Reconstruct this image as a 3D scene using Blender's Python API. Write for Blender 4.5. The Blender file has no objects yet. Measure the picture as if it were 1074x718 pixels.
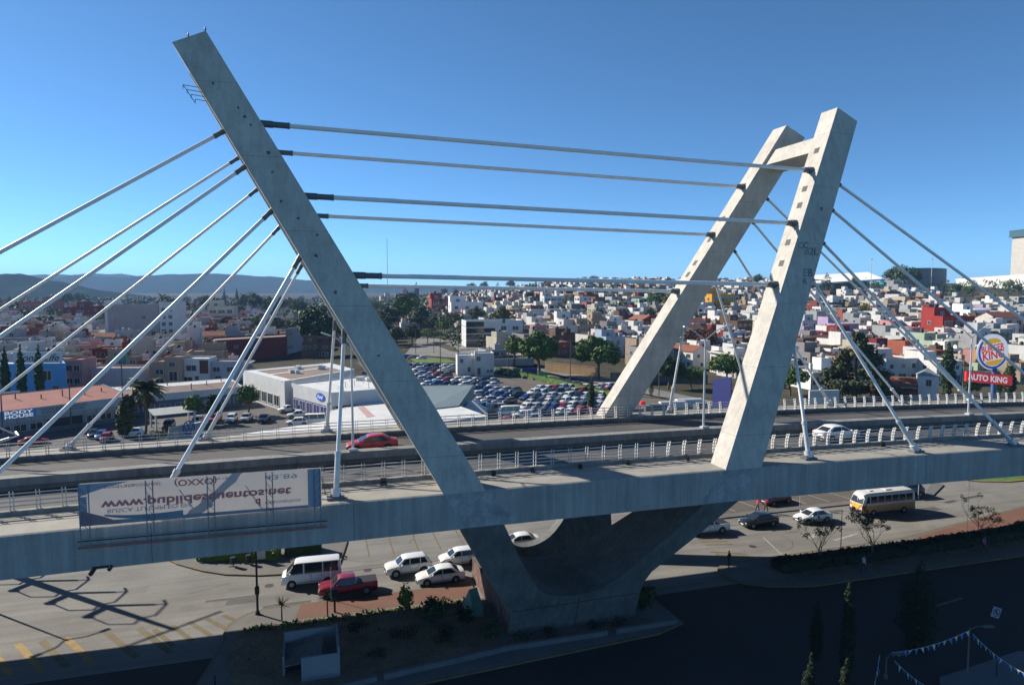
import bpy, bmesh, math, random
from mathutils import Vector, Matrix, noise as mnoise
SC = bpy.context.scene
COL = SC.collection
R = math.radians
# ------------------------------------------------------------------ camera
F, YH, H = 716.0, 306.0, 27.0
TH = math.atan((359 - YH) / F)
A = R(16.6)                                   # direction of the bridge against the picture plane
UX, UY = math.cos(A), math.sin(A)
def B(s, t, z=0.0):                            # bridge coordinates (along, across) -> world
    return Vector((s * UX - t * UY, s * UY + t * UX, z))
def ray(px, py):
    a = (px - 537) / F; b = (359 - py) / F
    return Vector((a, math.cos(TH) + b * math.sin(TH), -math.sin(TH) + b * math.cos(TH)))
def G(px, py, z=0.0):                          # where the sight line of a photo pixel meets height z
    r = ray(px, py); k = (z - H) / r.z
    return Vector((r.x * k, r.y * k, z))
def PX(p):
    dz = p[2] - H
    d = p[1] * math.cos(TH) - dz * math.sin(TH); w = p[1] * math.sin(TH) + dz * math.cos(TH)
    return 537 + F * p[0] / d, 359 - F * w / d
def ZD(s):                                     # crowned bridge deck
    return 13.2 - .0002 * (s - 21) ** 2
def sstep(a, b, x):
    x = max(0.0, min(1.0, (x - a) / (b - a))); return x * x * (3 - 2 * x)
def TZ(x, y):                                  # terrain height
    if y < 200: return 0.0
    ax = 537 + F * x / y
    side = sstep(370, 640, ax)
    h = 0.070 * max(0, y - 258); h = h if h < 30 else 30 + 11 * (1 - math.exp(-(h - 30) / 11))
    return side * h + (1 - side) * .004 * max(0, y - 300)
cam = bpy.data.cameras.new('camera'); camo = bpy.data.objects.new('camera', cam); COL.objects.link(camo)
cam.lens = F / 1074 * 36; cam.sensor_width = 36; cam.clip_start = .5; cam.clip_end = 40000
camo.location = (0, 0, H); camo.rotation_euler = (math.pi / 2 - TH, 0, 0)
SC.camera = camo
# ------------------------------------------------------------------ materials
MATS = {}
def mat(name, col=(.5, .5, .5), rough=.8, var=.12, sc=.6, bump=0, bsc=8, objcol=False, metal=0, spec=.4, streak=0, fine=0, fsc=6, coat=0, joint=0, wear=0):
    if name in MATS: return MATS[name]
    m = bpy.data.materials.new(name); MATS[name] = m; m.use_nodes = True
    nt = m.node_tree; n = nt.nodes; L = nt.links
    b = n['Principled BSDF']
    b.inputs['Roughness'].default_value = rough; b.inputs['Metallic'].default_value = metal
    b.inputs['Specular IOR Level'].default_value = spec; b.inputs['Coat Weight'].default_value = coat
    if objcol:
        src = n.new('ShaderNodeObjectInfo').outputs['Color']
    else:
        rgb = n.new('ShaderNodeRGB'); rgb.outputs[0].default_value = (*col, 1); src = rgb.outputs[0]
    geo = n.new('ShaderNodeNewGeometry')
    def vary(src, amount, scale, stretch=None, detail=5):
        vec = geo.outputs['Position']
        if stretch:
            mp = n.new('ShaderNodeMapping')
            if stretch == 'road': mp.vector_type = 'TEXTURE'; mp.inputs['Rotation'].default_value = (0, 0, A); mp.inputs['Scale'].default_value = (14, .8, 1)
            else: mp.inputs['Scale'].default_value = stretch
            L.new(vec, mp.inputs['Vector']); vec = mp.outputs['Vector']
        t = n.new('ShaderNodeTexNoise'); t.inputs['Scale'].default_value = scale; t.inputs['Detail'].default_value = detail
        t.inputs['Roughness'].default_value = .6
        L.new(vec, t.inputs['Vector'])
        mr = n.new('ShaderNodeMapRange'); mr.inputs[1].default_value = .3; mr.inputs[2].default_value = .7
        mr.inputs[3].default_value = 1 - amount; mr.inputs[4].default_value = 1 + amount
        L.new(t.outputs['Fac'], mr.inputs[0])
        h = n.new('ShaderNodeHueSaturation'); L.new(mr.outputs[0], h.inputs['Value']); L.new(src, h.inputs['Color'])
        return h.outputs['Color']
    if var: src = vary(src, var, sc)
    if fine: src = vary(src, fine, fsc, detail=3)
    if streak: src = vary(src, streak, 1.0, (2.6, 2.6, .12), 6)
    if wear: src = vary(src, wear, 1.0, 'road', 4)
    if joint:                                  # formwork joints: thin lines at equal heights
        sp = n.new('ShaderNodeSeparateXYZ'); L.new(geo.outputs['Position'], sp.inputs[0])
        md = n.new('ShaderNodeMath'); md.operation = 'WRAP'; md.inputs[1].default_value = joint; md.inputs[2].default_value = 0; L.new(sp.outputs[2], md.inputs[0])
        lt = n.new('ShaderNodeMath'); lt.operation = 'LESS_THAN'; lt.inputs[1].default_value = .045; L.new(md.outputs[0], lt.inputs[0])
        mr = n.new('ShaderNodeMapRange'); mr.inputs[3].default_value = 1; mr.inputs[4].default_value = .72; L.new(lt.outputs[0], mr.inputs[0])
        h = n.new('ShaderNodeHueSaturation'); L.new(mr.outputs[0], h.inputs['Value']); L.new(src, h.inputs['Color']); src = h.outputs['Color']
    L.new(src, b.inputs['Base Color'])
    if bump:
        t = n.new('ShaderNodeTexNoise'); t.inputs['Scale'].default_value = bsc; t.inputs['Detail'].default_value = 4
        L.new(geo.outputs['Position'], t.inputs['Vector'])
        bp = n.new('ShaderNodeBump'); bp.inputs['Strength'].default_value = bump; bp.inputs['Distance'].default_value = .05
        L.new(t.outputs['Fac'], bp.inputs['Height']); L.new(bp.outputs[0], b.inputs['Normal'])
    return m
M_conc = mat('pylon_concrete', (.41, .385, .345), .85, .13, .5, .3, 4, streak=.13, fine=.08, joint=5.2)
M_gird = mat('girder_concrete', (.305, .30, .285), .85, .14, .35, .25, 5, streak=.20, fine=.06)
M_slab = mat('walkway_concrete', (.27, .255, .225), .9, .14, .6, .2, 8, fine=.08)
M_barrier = mat('barrier_concrete', (.19, .19, .18), .9, .2, .5, .2, 6, streak=.25)
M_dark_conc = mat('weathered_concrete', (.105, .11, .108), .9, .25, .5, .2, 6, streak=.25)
M_deck = mat('deck_asphalt', (.072, .070, .070), .88, .16, .22, .15, 20, fine=.12, fsc=9)
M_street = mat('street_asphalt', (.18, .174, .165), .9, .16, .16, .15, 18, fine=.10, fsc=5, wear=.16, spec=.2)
M_near = mat('shade_darkened_asphalt', (.022, .021, .021), .9, .16, .2, .15, 18, fine=.1, fsc=5)  # darker than plain asphalt: the deck's shade is put into the colour
M_lot = mat('lot_paving', (.10, .085, .072), .95, .2, .1, .1, 10, fine=.12, fsc=2)
M_walk = mat('pavement_concrete', (.13, .125, .118), .9, .14, .4, .15, 10, fine=.1)
M_brick = mat('brick_paving', (.15, .075, .055), .9, .14, .5, .2, 14, fine=.16, fsc=7)
M_soil = mat('planter_soil', (.16, .12, .08), .98, .3, .5, .5, 6, fine=.25, fsc=5)
M_kerb = mat('kerb_concrete', (.13, .13, .135), .9, .15, .8)
M_yel = mat('yellow_road_paint', (.25, .165, .05), .8, .25, 1.5, fine=.2, fsc=8)
M_yelw = mat('worn_yellow_paint', (.13, .105, .055), .85, .22, 1.2, fine=.2, fsc=8)
M_wht = mat('white_road_paint', (.30, .295, .285), .8, .2, 1.5, fine=.2, fsc=8)
M_ground = mat('dry_ground', (.062, .058, .042), .97, .3, .03, fine=.25, fsc=.3, spec=.05)
M_steel = mat('galvanised_steel', (.50, .52, .53), .45, .1, 2, metal=.3)
M_cable = mat('cable_sheath', (.70, .71, .71), .42, .08, 1.0, metal=.0, spec=.5)
M_sleeve = mat('dark_sleeve_steel', (.10, .115, .13), .5, .15, 2)
M_rail = mat('painted_rail_grey', (.46, .46, .45), .55, .12, 2)
M_post = mat('painted_post_white', (.50, .49, .47), .6, .1, 2)
M_black = mat('black_metal', (.018, .018, .02), .5, .1, 3)
M_rust = mat('rusty_pipe', (.33, .12, .09), .7, .25, 3)
M_glass = mat('dark_glass', (.02, .026, .03), .08, 0, spec=.8)
M_hglass = mat('house_window_glass', (.03, .037, .045), .15, 0, spec=.6)
M_chrome = mat('lamp_chrome', (.6, .6, .6), .2, 0, metal=.9)
M_tyre = mat('tyre_rubber', (.016, .016, .017), .85, 0)
M_rim = mat('wheel_rim', (.32, .33, .34), .35, 0, metal=.7)
M_paint = mat('car_paint', objcol=True, rough=.3, var=0, spec=.5, coat=.6)
M_red = mat('red_lamp_lens', (.35, .01, .01), .3, 0)
M_lens = mat('headlamp_lens', (.65, .67, .7), .15, 0, spec=.8)
M_trim = mat('black_trim', (.02, .02, .022), .6, 0)
M_wall = mat('house_wall', objcol=True, rough=.9, spec=.15, var=.10, sc=.35, streak=.12, fine=.05, fsc=2)
M_roof = mat('house_roof', objcol=True, rough=.92, spec=.15, var=.20, sc=.3, fine=.12, fsc=2)
M_frame = mat('window_frame', (.45, .45, .44), .6, 0)
M_tank = mat('tank_plastic', objcol=True, rough=.6, var=.1, sc=2)
M_bark = mat('tree_bark', (.11, .085, .06), .95, .25, 3)
M_white = mat('white_panel', (.52, .525, .52), .6, .07, .4, streak=.06)
M_bright = mat('bright_white_cladding', (.78, .77, .74), .7, .05, .1, spec=.2)
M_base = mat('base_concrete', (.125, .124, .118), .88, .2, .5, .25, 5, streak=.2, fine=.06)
M_whroof = mat('white_roofing', (.56, .56, .55), .7, .10, .25, fine=.05, fsc=1)
M_brroof = mat('brown_roofing', (.20, .145, .12), .9, .16, .3, fine=.1, fsc=1.5)
M_rdroof = mat('red_roofing', (.27, .105, .085), .9, .16, .3, fine=.1, fsc=1.5)
M_tile = mat('clay_tile', (.20, .075, .045), .9, .22, .8, fine=.2, fsc=5)
M_greymetal = mat('grey_sheet_metal', (.19, .24, .25), .55, .1, .4, metal=.1, streak=.06)
M_blue = mat('blue_wall', (.09, .30, .58), .8, .1, .4, streak=.08)
M_dkblue = mat('deep_blue_panel', (.022, .03, .15), .5, .06, .6)
M_green = mat('green_paint', (.06, .24, .17), .7, .15, .6, streak=.15)
LEAF = {}
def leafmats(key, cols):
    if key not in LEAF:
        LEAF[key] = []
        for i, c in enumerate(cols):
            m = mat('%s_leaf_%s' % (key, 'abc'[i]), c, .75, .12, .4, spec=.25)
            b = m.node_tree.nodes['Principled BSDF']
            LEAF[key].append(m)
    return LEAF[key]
# ------------------------------------------------------------------ mesh builder
class MB:
    def __init__(s): s.v = []; s.f = []; s.m = []; s.mi = 0
    def mat(s, i): s.mi = i; return s
    def quad(s, *p):
        n = len(s.v); s.v += [tuple(q) for q in p]; s.f.append(tuple(range(n, n + len(p)))); s.m.append(s.mi); return s
    def hexa(s, b, t):                         # bottom loop (ccw from above) and top loop
        n = len(s.v); k = len(b); s.v += [tuple(q) for q in b] + [tuple(q) for q in t]
        s.f.append(tuple(range(n + k - 1, n - 1, -1))); s.f.append(tuple(range(n + k, n + 2 * k)))
        for i in range(k):
            j = (i + 1) % k; s.f.append((n + i, n + j, n + k + j, n + k + i))
        s.m += [s.mi] * (k + 2); return s
    def prism(s, poly, z0, z1):
        a = sum(poly[i][0] * poly[(i + 1) % len(poly)][1] - poly[(i + 1) % len(poly)][0] * poly[i][1] for i in range(len(poly)))
        if a < 0: poly = poly[::-1]
        return s.hexa([(p[0], p[1], z0) for p in poly], [(p[0], p[1], z1) for p in poly])
    def box(s, c, d, rz=0, M=None):
        x, y, z = d[0] / 2, d[1] / 2, d[2] / 2
        pts = [(-x, -y, -z), (x, -y, -z), (x, y, -z), (-x, y, -z), (-x, -y, z), (x, -y, z), (x, y, z), (-x, y, z)]
        m = M if M is not None else Matrix.Rotation(rz, 3, 'Z')
        pts = [m @ Vector(p) + Vector(c) for p in pts]
        return s.hexa(pts[:4], pts[4:])
    def tube(s, p, q, r0, r1=None, n=8, caps=True):
        p, q = Vector(p), Vector(q); r1 = r0 if r1 is None else r1
        d = (q - p).normalized(); a = d.orthogonal().normalized(); b = d.cross(a)
        k = len(s.v)
        for c, r in ((p, r0), (q, r1)):
            for i in range(n):
                an = 2 * math.pi * i / n; s.v.append(tuple(c + (a * math.cos(an) + b * math.sin(an)) * r))
        for i in range(n):
            j = (i + 1) % n; s.f.append((k + i, k + j, k + n + j, k + n + i)); s.m.append(s.mi)
        if caps:
            s.f.append(tuple(range(k + n - 1, k - 1, -1))); s.f.append(tuple(range(k + n, k + 2 * n))); s.m += [s.mi] * 2
        return s
    def path(s, pts, r, n=6):
        for a, b in zip(pts, pts[1:]): s.tube(a, b, r, n=n)
        return s
    def lathe(s, prof, c=(0, 0, 0), n=16):
        k = len(s.v); c = Vector(c)
        for r, z in prof:
            for i in range(n):
                an = 2 * math.pi * i / n; s.v.append(tuple(c + Vector((r * math.cos(an), r * math.sin(an), z))))
        for j in range(len(prof) - 1):
            for i in range(n):
                i2 = (i + 1) % n
                s.f.append((k + j * n + i, k + j * n + i2, k + (j + 1) * n + i2, k + (j + 1) * n + i)); s.m.append(s.mi)
        s.f.append(tuple(range(k + n - 1, k - 1, -1))); s.m.append(s.mi)
        e = k + (len(prof) - 1) * n; s.f.append(tuple(range(e, e + n))); s.m.append(s.mi)
        return s
    def add(s, o, off=(0, 0, 0), M=None, mi=None):
        k = len(s.v); off = Vector(off)
        s.v += [tuple((M @ Vector(p) if M is not None else Vector(p)) + off) for p in o.v]
        s.f += [tuple(i + k for i in f) for f in o.f]; s.m += [mi if mi is not None else x for x in o.m]
        return s
    def mesh(s, name, mats, smooth=None, off=None):
        me = bpy.data.meshes.new(name)
        v = s.v if off is None else [(p[0] - off[0], p[1] - off[1], p[2] - off[2]) for p in s.v]
        me.from_pydata(v, [], s.f)
        for m in (mats if isinstance(mats, (list, tuple)) else [mats]): me.materials.append(m)
        me.polygons.foreach_set('material_index', s.m)
        if smooth is not None:
            me.polygons.foreach_set('use_smooth', [True] * len(s.f))
            me.set_sharp_from_angle(angle=R(smooth))
        me.update(); return me
def link(name, me, parent=None, loc=(0, 0, 0), rz=0.0, color=None):
    o = bpy.data.objects.new(name, me); COL.objects.link(o)
    o.location = loc; o.rotation_euler = (0, 0, rz)
    if parent is not None: o.parent = parent
    if color is not None: o.color = (*color, 1)
    return o
def tag(o, label, cat, group=None):
    o['label'] = label; o['category'] = cat
    if group: o['group'] = group
    return o
def thing(name, label, cat, loc=(0, 0, 0), rz=0.0, group=None):
    o = bpy.data.objects.new(name, None); COL.objects.link(o); o.empty_display_size = .3
    o.location = loc; o.rotation_euler = (0, 0, rz)
    return tag(o, label, cat, group)
def part(name, mb, mats, root, smooth=None, world=True, color=None):   # world: builder holds world coordinates, root unrotated
    me = mb.mesh(name, mats, smooth, off=root.location if world and root is not None else None)
    return link(name, me, root, color=color)
def subpart(name, mb, mats, top, par, smooth=None):                     # par is a part whose own origin is at its thing
    me = mb.mesh(name, mats, smooth, off=top.location)
    return link(name, me, par)
def struct(name, mb, mats, smooth=None):
    o = link(name, mb.mesh(name, mats, smooth)); o['kind'] = 'structure'; return o
def dup(root, loc, rz=0.0, scale=1.0, label=None, group=None, color=None):
    r = root.copy(); COL.objects.link(r); r.location = loc; r.rotation_euler = (0, 0, rz); r.scale = (scale,) * 3
    if label: r['label'] = label
    if group: r['group'] = group
    if color is not None: r.color = (*color, 1)
    for ch in root.children:
        c = ch.copy(); COL.objects.link(c); c.parent = r
        if color is not None and c.get('tint'): c.color = (*color, 1)
        for g in ch.children:
            d = g.copy(); COL.objects.link(d); d.parent = c
            if color is not None and d.get('tint'): d.color = (*color, 1)
    return r
def text_mesh(s, size, bold=0.0, shear=0.0, space=1.0, ax='CENTER'):
    cu = bpy.data.curves.new('lettering', 'FONT'); cu.body = s; cu.size = size; cu.offset = bold; cu.shear = shear
    cu.space_character = space; cu.align_x = ax; cu.align_y = 'CENTER'; cu.extrude = .012; cu.resolution_u = 3
    o = bpy.data.objects.new('lettering', cu); COL.objects.link(o)
    dg = bpy.context.evaluated_depsgraph_get(); dg.update()
    me = bpy.data.meshes.new_from_object(o.evaluated_get(dg)); bpy.data.objects.remove(o)
    return me
def text_obj(s, size, m, origin, xdir, up, root, width=None, name='lettering', **k):
    """flat lettering in the plane of xdir/up, centred on origin (world)"""
    me = text_mesh(s, size, **k); me.materials.clear(); me.materials.append(m)
    xs = [v.co.x for v in me.vertices]; ys = [v.co.y for v in me.vertices]
    w = (max(xs) - min(xs)) or 1; cx = (max(xs) + min(xs)) / 2; cy = (max(ys) + min(ys)) / 2
    kx = (width / w) if width else 1
    x = Vector(xdir).normalized(); u_ = Vector(up).normalized(); nrm = x.cross(u_)
    o_ = Vector(origin) - (root.location if root is not None else Vector())
    for v in me.vertices:
        v.co = o_ + x * ((v.co.x - cx) * kx) + u_ * (v.co.y - cy) + nrm * v.co.z
    return link(name, me, root)
# ------------------------------------------------------------------ daylight
KS, KT = 1.23, -1.17                                       # how far a shadow runs along / across the bridge per metre of height
sd = B(KS, KT, -1.0); sd.normalize()
elev = math.asin(-sd.z); az = math.atan2(-sd.x, -sd.y)
w = bpy.data.worlds.new('World'); SC.world = w; w.use_nodes = True
nt = w.node_tree; bg = nt.nodes['Background']
sky = nt.nodes.new('ShaderNodeTexSky'); sky.sky_type = 'NISHITA'; sky.sun_disc = False
sky.sun_elevation = elev; sky.sun_rotation = az; sky.altitude = 2100; sky.air_density = .62; sky.dust_density = .35; sky.ozone_density = 6
tint = nt.nodes.new('ShaderNodeMix'); tint.data_type = 'RGBA'; tint.blend_type = 'MULTIPLY'; tint.inputs[0].default_value = 1; tint.inputs[7].default_value = (.75, .99, .95, 1)   # a clear highland sky, less violet
nt.links.new(sky.outputs[0], tint.inputs[6]); nt.links.new(tint.outputs[2], bg.inputs[0]); bg.inputs[1].default_value = .096
ld = bpy.data.lights.new('sun', 'SUN'); ld.energy = 4.6; ld.angle = R(.5); ld.color = (1, .92, .79)
so = bpy.data.objects.new('sun', ld); COL.objects.link(so); so.rotation_euler = sd.to_track_quat('-Z', 'Y').to_euler(); so.location = (-60, 30, 90)
SC.view_settings.view_transform = 'Standard'; SC.view_settings.look = 'None'; SC.view_settings.exposure = 0.92; SC.view_settings.gamma = 1
SC.view_settings.use_curve_mapping = False
SC.cycles.max_bounces = 6; SC.cycles.volume_bounces = 0; SC.cycles.volume_step_rate = 4
# ------------------------------------------------------------------ ground
def grid_mesh(name, m, ys, nx, half, zf, smooth=60):
    mb = MB(); n = nx + 1
    for y in ys:
        for i in range(n):
            x = (i / nx * 2 - 1) * half(y); mb.v.append((x, y, zf(x, y)))
    for j in range(len(ys) - 1):
        for i in range(nx):
            k = j * n + i; mb.f.append((k, k + 1, k + n + 1, k + n)); mb.m.append(0)
    return struct(name, mb, m, smooth)
ys = [-160, -80, -20, 30, 80, 120, 160, 200, 230, 258]
while ys[-1] < 1300: ys.append(ys[-1] + 9 + .015 * ys[-1])
while ys[-1] < 7800: ys.append(ys[-1] * 1.14)
grid_mesh('ground', M_ground, ys, 150, lambda y: 260 + 1.25 * max(0, y + 100), lambda x, y: TZ(x, y) - .03)
def sheet(name, m, pts, z, off=0.0):
    mb = MB(); mb.quad(*[(p[0], p[1], z) for p in pts]); return struct(name, mb, m)
def bq(l): return [B(*p) for p in l]
# the avenue that passes below the bridge and the frontage road in front of it
sheet('avenue', M_street, bq([(-120, 53), (-120, 77), (180, 77), (180, 53)]), .004)
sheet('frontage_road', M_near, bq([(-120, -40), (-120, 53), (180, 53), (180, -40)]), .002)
def raised(name, m, pts, h=.13, kerb=M_kerb, kw=.18):
    """pavement with a kerb: a kerb ring and the paving inside it"""
    n = len(pts); c = [Vector((p[0], p[1], 0)) for p in pts]
    ar = sum(c[i].x * c[(i + 1) % n].y - c[(i + 1) % n].x * c[i].y for i in range(n))
    if ar < 0: c = c[::-1]
    inn = []
    for i in range(n):
        a = (c[i] - c[i - 1]).normalized(); b = (c[(i + 1) % n] - c[i]).normalized()
        na = Vector((-a.y, a.x, 0)); nb = Vector((-b.y, b.x, 0)); m_ = (na + nb); m_.normalize()
        inn.append(c[i] + m_ * kw / max(.35, m_.dot(na)))
    k = MB()
    for i in range(n):
        j = (i + 1) % n
        k.hexa([(c[i].x, c[i].y, 0), (c[j].x, c[j].y, 0), (inn[j].x, inn[j].y, 0), (inn[i].x, inn[i].y, 0)],
               [(c[i].x, c[i].y, h), (c[j].x, c[j].y, h), (inn[j].x, inn[j].y, h), (inn[i].x, inn[i].y, h)])
    struct('kerb', k, kerb)
    q = MB(); q.quad(*[(p.x, p.y, h - .006) for p in inn]); struct(name, q, m)
    return inn
def arc(cs, ct, r, a0, a1, n=8):
    return [(cs + r * math.cos(R(a0 + (a1 - a0) * i / n)), ct + r * math.sin(R(a0 + (a1 - a0) * i / n))) for i in range(n + 1)]
# left block: concrete corner, brick band along the avenue, planted bed
raised('pavement', M_walk, bq([(-9.5, 41)] + arc(-3.5, 56.6, 3.5, 200, 100, 7) + [(-2.4, 60.1), (13.9, 60.1), (13.9, 56.7), (26.5, 56.4), (28.5, 54), (28.8, 47.6), (26, 46.6), (-4, 44.2)]), .13, M_yelw)
sheet('brick_pavement', M_brick, bq([(-1.6, 57.2), (-1.2, 59.85), (13.7, 59.85), (13.7, 57.2)]), .134)
# far side of the avenue: plaza corner left, pavement right with a parking court behind
raised('plaza', M_walk, bq([(-14, 74), (-13, 72.6), (-10.5, 70.2), (-8.2, 68.6), (-5, 67.4), (-1.6, 66.9), (2.5, 68.2), (3.5, 74), (3.6, 95), (-20, 95)]), .14, M_yelw)
sheet('parking_court', M_lot, bq([(48, 70.7), (48, 92), (82, 92), (78, 70.7)]), .012)
raised('far_pavement', M_walk, bq([(36, 69.2), (36, 70.4), (79, 70.4), (84, 74), (87, 80), (88.6, 80), (84.5, 72.5), (79, 69.2)]), .14)
raised('lawn', mat('lawn_grass', (.075, .135, .028), .95, .25, .5, fine=.25, fsc=4), bq([(89, 74.5), (91, 72.6), (95, 71.2), (130, 69.8), (130, 84), (92, 86)]), .14, M_yel, .35)
# right median: nose, brick band, hedge bed
raised('median', M_walk, bq([(37.2, 54.4)] + arc(39.2, 55.2, 1.9, 170, 100, 5) + [(42, 57.3), (62, 57.9), (75, 60.3), (100, 65.0), (140, 72), (140, 60), (100, 53.2), (72, 50.3), (44, 50.4), (40, 51.4), (38, 52.8)]), .14, M_yelw)
sheet('brick_pavement', M_brick, bq([(62, 56.0), (64, 57.7), (75, 60.0), (100, 64.7), (140, 71.6), (140, 68), (100, 61.2), (76, 57.2)]), .142)
sheet('hedge_bed', M_soil, bq([(42.5, 55.8), (62, 55.9), (76, 57.0), (100, 61.0), (140, 67.8), (140, 64), (100, 57.2), (72, 52.6), (46, 52.4), (42.8, 53.6)]), .142)
# road markings
def stripe(m, a, b, wd, z=.010):
    a, b = Vector((*a, 0)), Vector((*b, 0)); d = (b - a).normalized(); nrm = Vector((-d.y, d.x, 0)) * wd / 2
    pts = [a - nrm, b - nrm, b + nrm, a + nrm]
    q = MB(); q.quad(*[tuple(B(p.x, p.y, z)) for p in pts]); struct('road_marking', q, m)
for i, s in enumerate((-27.6, -25.6, -23.9, -22.0, -20.4, -18.76, -15.9, -13.6)):
    stripe(M_yel if i in (2, 3, 5) else M_yelw, (s, 59.5), (s + 3.2, 54.6), .52)
for i in range(5): stripe(M_yelw, (-12.4 + i * 1.25, 59.0 + .25 * i), (-10.4 + i * 1.25, 55.6 + .5 * i), .42)
for i in range(5): stripe(M_yelw if i < 4 else M_wht, (39.6 + .1 * i, 60.6 - i * .82), (42.9 + .12 * i, 58.9 - i * .82), .40)
for i in range(3): stripe(M_yelw, (40.4 - .1 * i, 64.2 - i * .9), (43.2, 63.6 - i * .9), .36)
stripe(M_wht, (47.6, 62.6), (46.2, 57.6), .16); stripe(M_wht, (54.5, 59.6), (58.5, 60.6), .35); stripe(M_wht, (52.3, 60.9), (54.4, 62.2), .6)
for s in (3, 5.5, 8, 10.6, 12.9, 15.5, 18): stripe(M_yelw, (s, 74.4), (s - .05, 69.2), .14)
for s in (50, 53.5, 57, 60.5, 64, 67.5, 71, 74.5): stripe(M_wht, (s, 71.2), (s - 1.0, 76.4), .14, .02)
stripe(M_wht, (49, 76.4), (76, 76.4), .14, .02)
stripe(mat('tar_seam', (.06, .058, .055), .8), (-1, 66.2), (48, 66.9), .16); stripe(MATS['tar_seam'], (-1, 66.9), (36, 67.5), .10)
stripe(MATS['tar_seam'], (-11, 65.2), (-7.5, 66.6), .05); stripe(MATS['tar_seam'], (78, 66.5), (80, 66.8), .6); stripe(MATS['tar_seam'], (82, 67.2), (85.5, 67.6), .6)
M_shdwht = mat('shade_dimmed_paint', (.075, .075, .078), .85, .3, 2)  # darker copy of the white paint, shade included in its colour
stripe(M_shdwht, (8, 31), (13, 31.4), .15); stripe(M_shdwht, (30, 33), (36, 33.6), .15); stripe(M_shdwht, (50, 44), (55, 44.8), .3)
M_patch = mat('asphalt_patch', (.085, .083, .08), .92, .2, .5, fine=.15, fsc=6); M_patch2 = mat('pale_asphalt_patch', (.15, .145, .135), .92, .2, .5, fine=.15, fsc=6); M_crack = mat('crack_sealant', (.035, .034, .033), .8)
random.seed(88)
for i in range(26):
    s, t = random.uniform(-22, 84), random.uniform(59.5, 68.3) + 0
    if 13 < s < 30 and t < 66: continue
    l, w_ = random.uniform(.8, 5), random.uniform(.5, 1.6); q = MB(); q.quad(*[tuple(B(s + a * l + random.uniform(-.15, .15), t + b * w_, .0075 + .00004 * i)) for a, b in ((-.5, -.5), (.5, -.5), (.5, .5), (-.5, .5))]); struct('asphalt_patch', q, random.choice((M_patch, M_patch2, M_patch2)))
for i in range(22):
    s, t = random.uniform(-22, 80), random.uniform(58.5, 74); an = random.choice((0, 0, math.pi / 2)) + random.uniform(-.3, .3); q = MB(); p = Vector((s, t, 0))
    for k in range(random.randint(5, 12)):
        n_ = p + Vector((math.cos(an), math.sin(an), 0)) * random.uniform(.3, .7); an += random.uniform(-.5, .5); d = (n_ - p).normalized(); c = Vector((-d.y, d.x, 0)) * .025
        q.quad(*[tuple(B(v.x, v.y, .0095)) for v in (p - c, n_ - c, n_ + c, p + c)]); p = n_
    struct('road_crack', q, M_crack)
for s, t in ((-4, 65), (5, 66.0), (16, 61.5), (34, 62), (44.8, 60.6), (62, 63), (41, 66)):
    q = MB(); n_ = 14; q.quad(*[tuple(B(s + .42 * math.cos(6.283 * i / n_), t + .42 * math.sin(6.283 * i / n_), .0105)) for i in range(n_)]); struct('manhole_cover', q, M_crack)
# asphalt behind the bridge
sheet('yard', mat('yard_asphalt', (.085, .08, .076), .95, .2, .12, fine=.12, fsc=2), [(-190, 96), (-20, 112), (-20, 205), (-95, 205), (-190, 170)], .006)
sheet('car_lot', M_lot, [(-24, 128), (46, 128), (44, 160), (-2, 252), (-60, 262), (-40, 205)], .010)
sheet('back_street', M_street, [(50, 150), (58, 150), (14, 245), (-30, 235), (-70, 420), (-82, 420), (-40, 322), (4, 245)], .012)
def lift(px, py): p = G(px, py); p = G(px, py, TZ(p.x, p.y)); return (p.x, p.y, TZ(p.x, p.y) + .28)
q = MB(); q.quad(*[lift(*p) for p in ((425, 372), (500, 377), (560, 366), (500, 356), (440, 352))]); struct('back_street', q, M_street)
q = MB(); q.quad(*[lift(*p) for p in ((425, 373), (470, 377), (480, 381), (436, 381))]); struct('grass_verge', q, MATS['lawn_grass'])
g = MB(); gp = [(500, 354), (556, 358), (560, 349), (505, 340)]; g.quad(*[lift(*p) for p in gp]); struct('grass_verge', g, MATS['lawn_grass'])
# ------------------------------------------------------------------ far hills
def ridge(name, m, pts, D, base_z, depth, seed):
    """a long hump: crest heights read along px, its own depth both ways"""
    rows = [(-1, 0), (-.8, .18), (-.6, .36), (-.45, .5), (-.3, .72), (-.15, .86), (0, 1), (.35, .7), (1, 0)]; mb = MB(); n = 240
    for (dy, hh) in rows:
        for i in range(n + 1):
            px = pts[0][0] + (pts[-1][0] - pts[0][0]) * i / n
            for (x0, y0), (x1, y1) in zip(pts, pts[1:]):
                if x0 <= px <= x1: yy = y0 + (y1 - y0) * sstep(0, 1, (px - x0) / (x1 - x0)); break
            top = H + (YH - yy) / F * D
            x = (px - 537) / F * D; y = D + dy * depth
            jag = mnoise.noise(Vector((x * .006, dy * 3, seed))) * .16 + mnoise.noise(Vector((x * .03, dy * 7, seed))) * .07
            z = base_z + (top - base_z) * hh * (1 + (jag if 0 < hh else 0) * (1 if hh < 1 else .35))
            mb.v.append((x, y, z if hh else base_z))
    for j in range(len(rows) - 1):
        for i in range(n):
            k = j * (n + 1) + i; mb.f.append((k, k + 1, k + n + 2, k + n + 1)); mb.m.append(0)
    struct(name, mb, m, 60)
M_hill = mat('wooded_hill', (.016, .030, .014), .95, .35, .012, fine=.45, fsc=.05, spec=0)
ridge('hill', M_hill, [(-260, 306), (-160, 296), (-60, 289), (20, 287), (60, 295), (100, 304), (150, 313), (230, 318), (320, 320)], 2500, 0, 420, 1)
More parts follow.
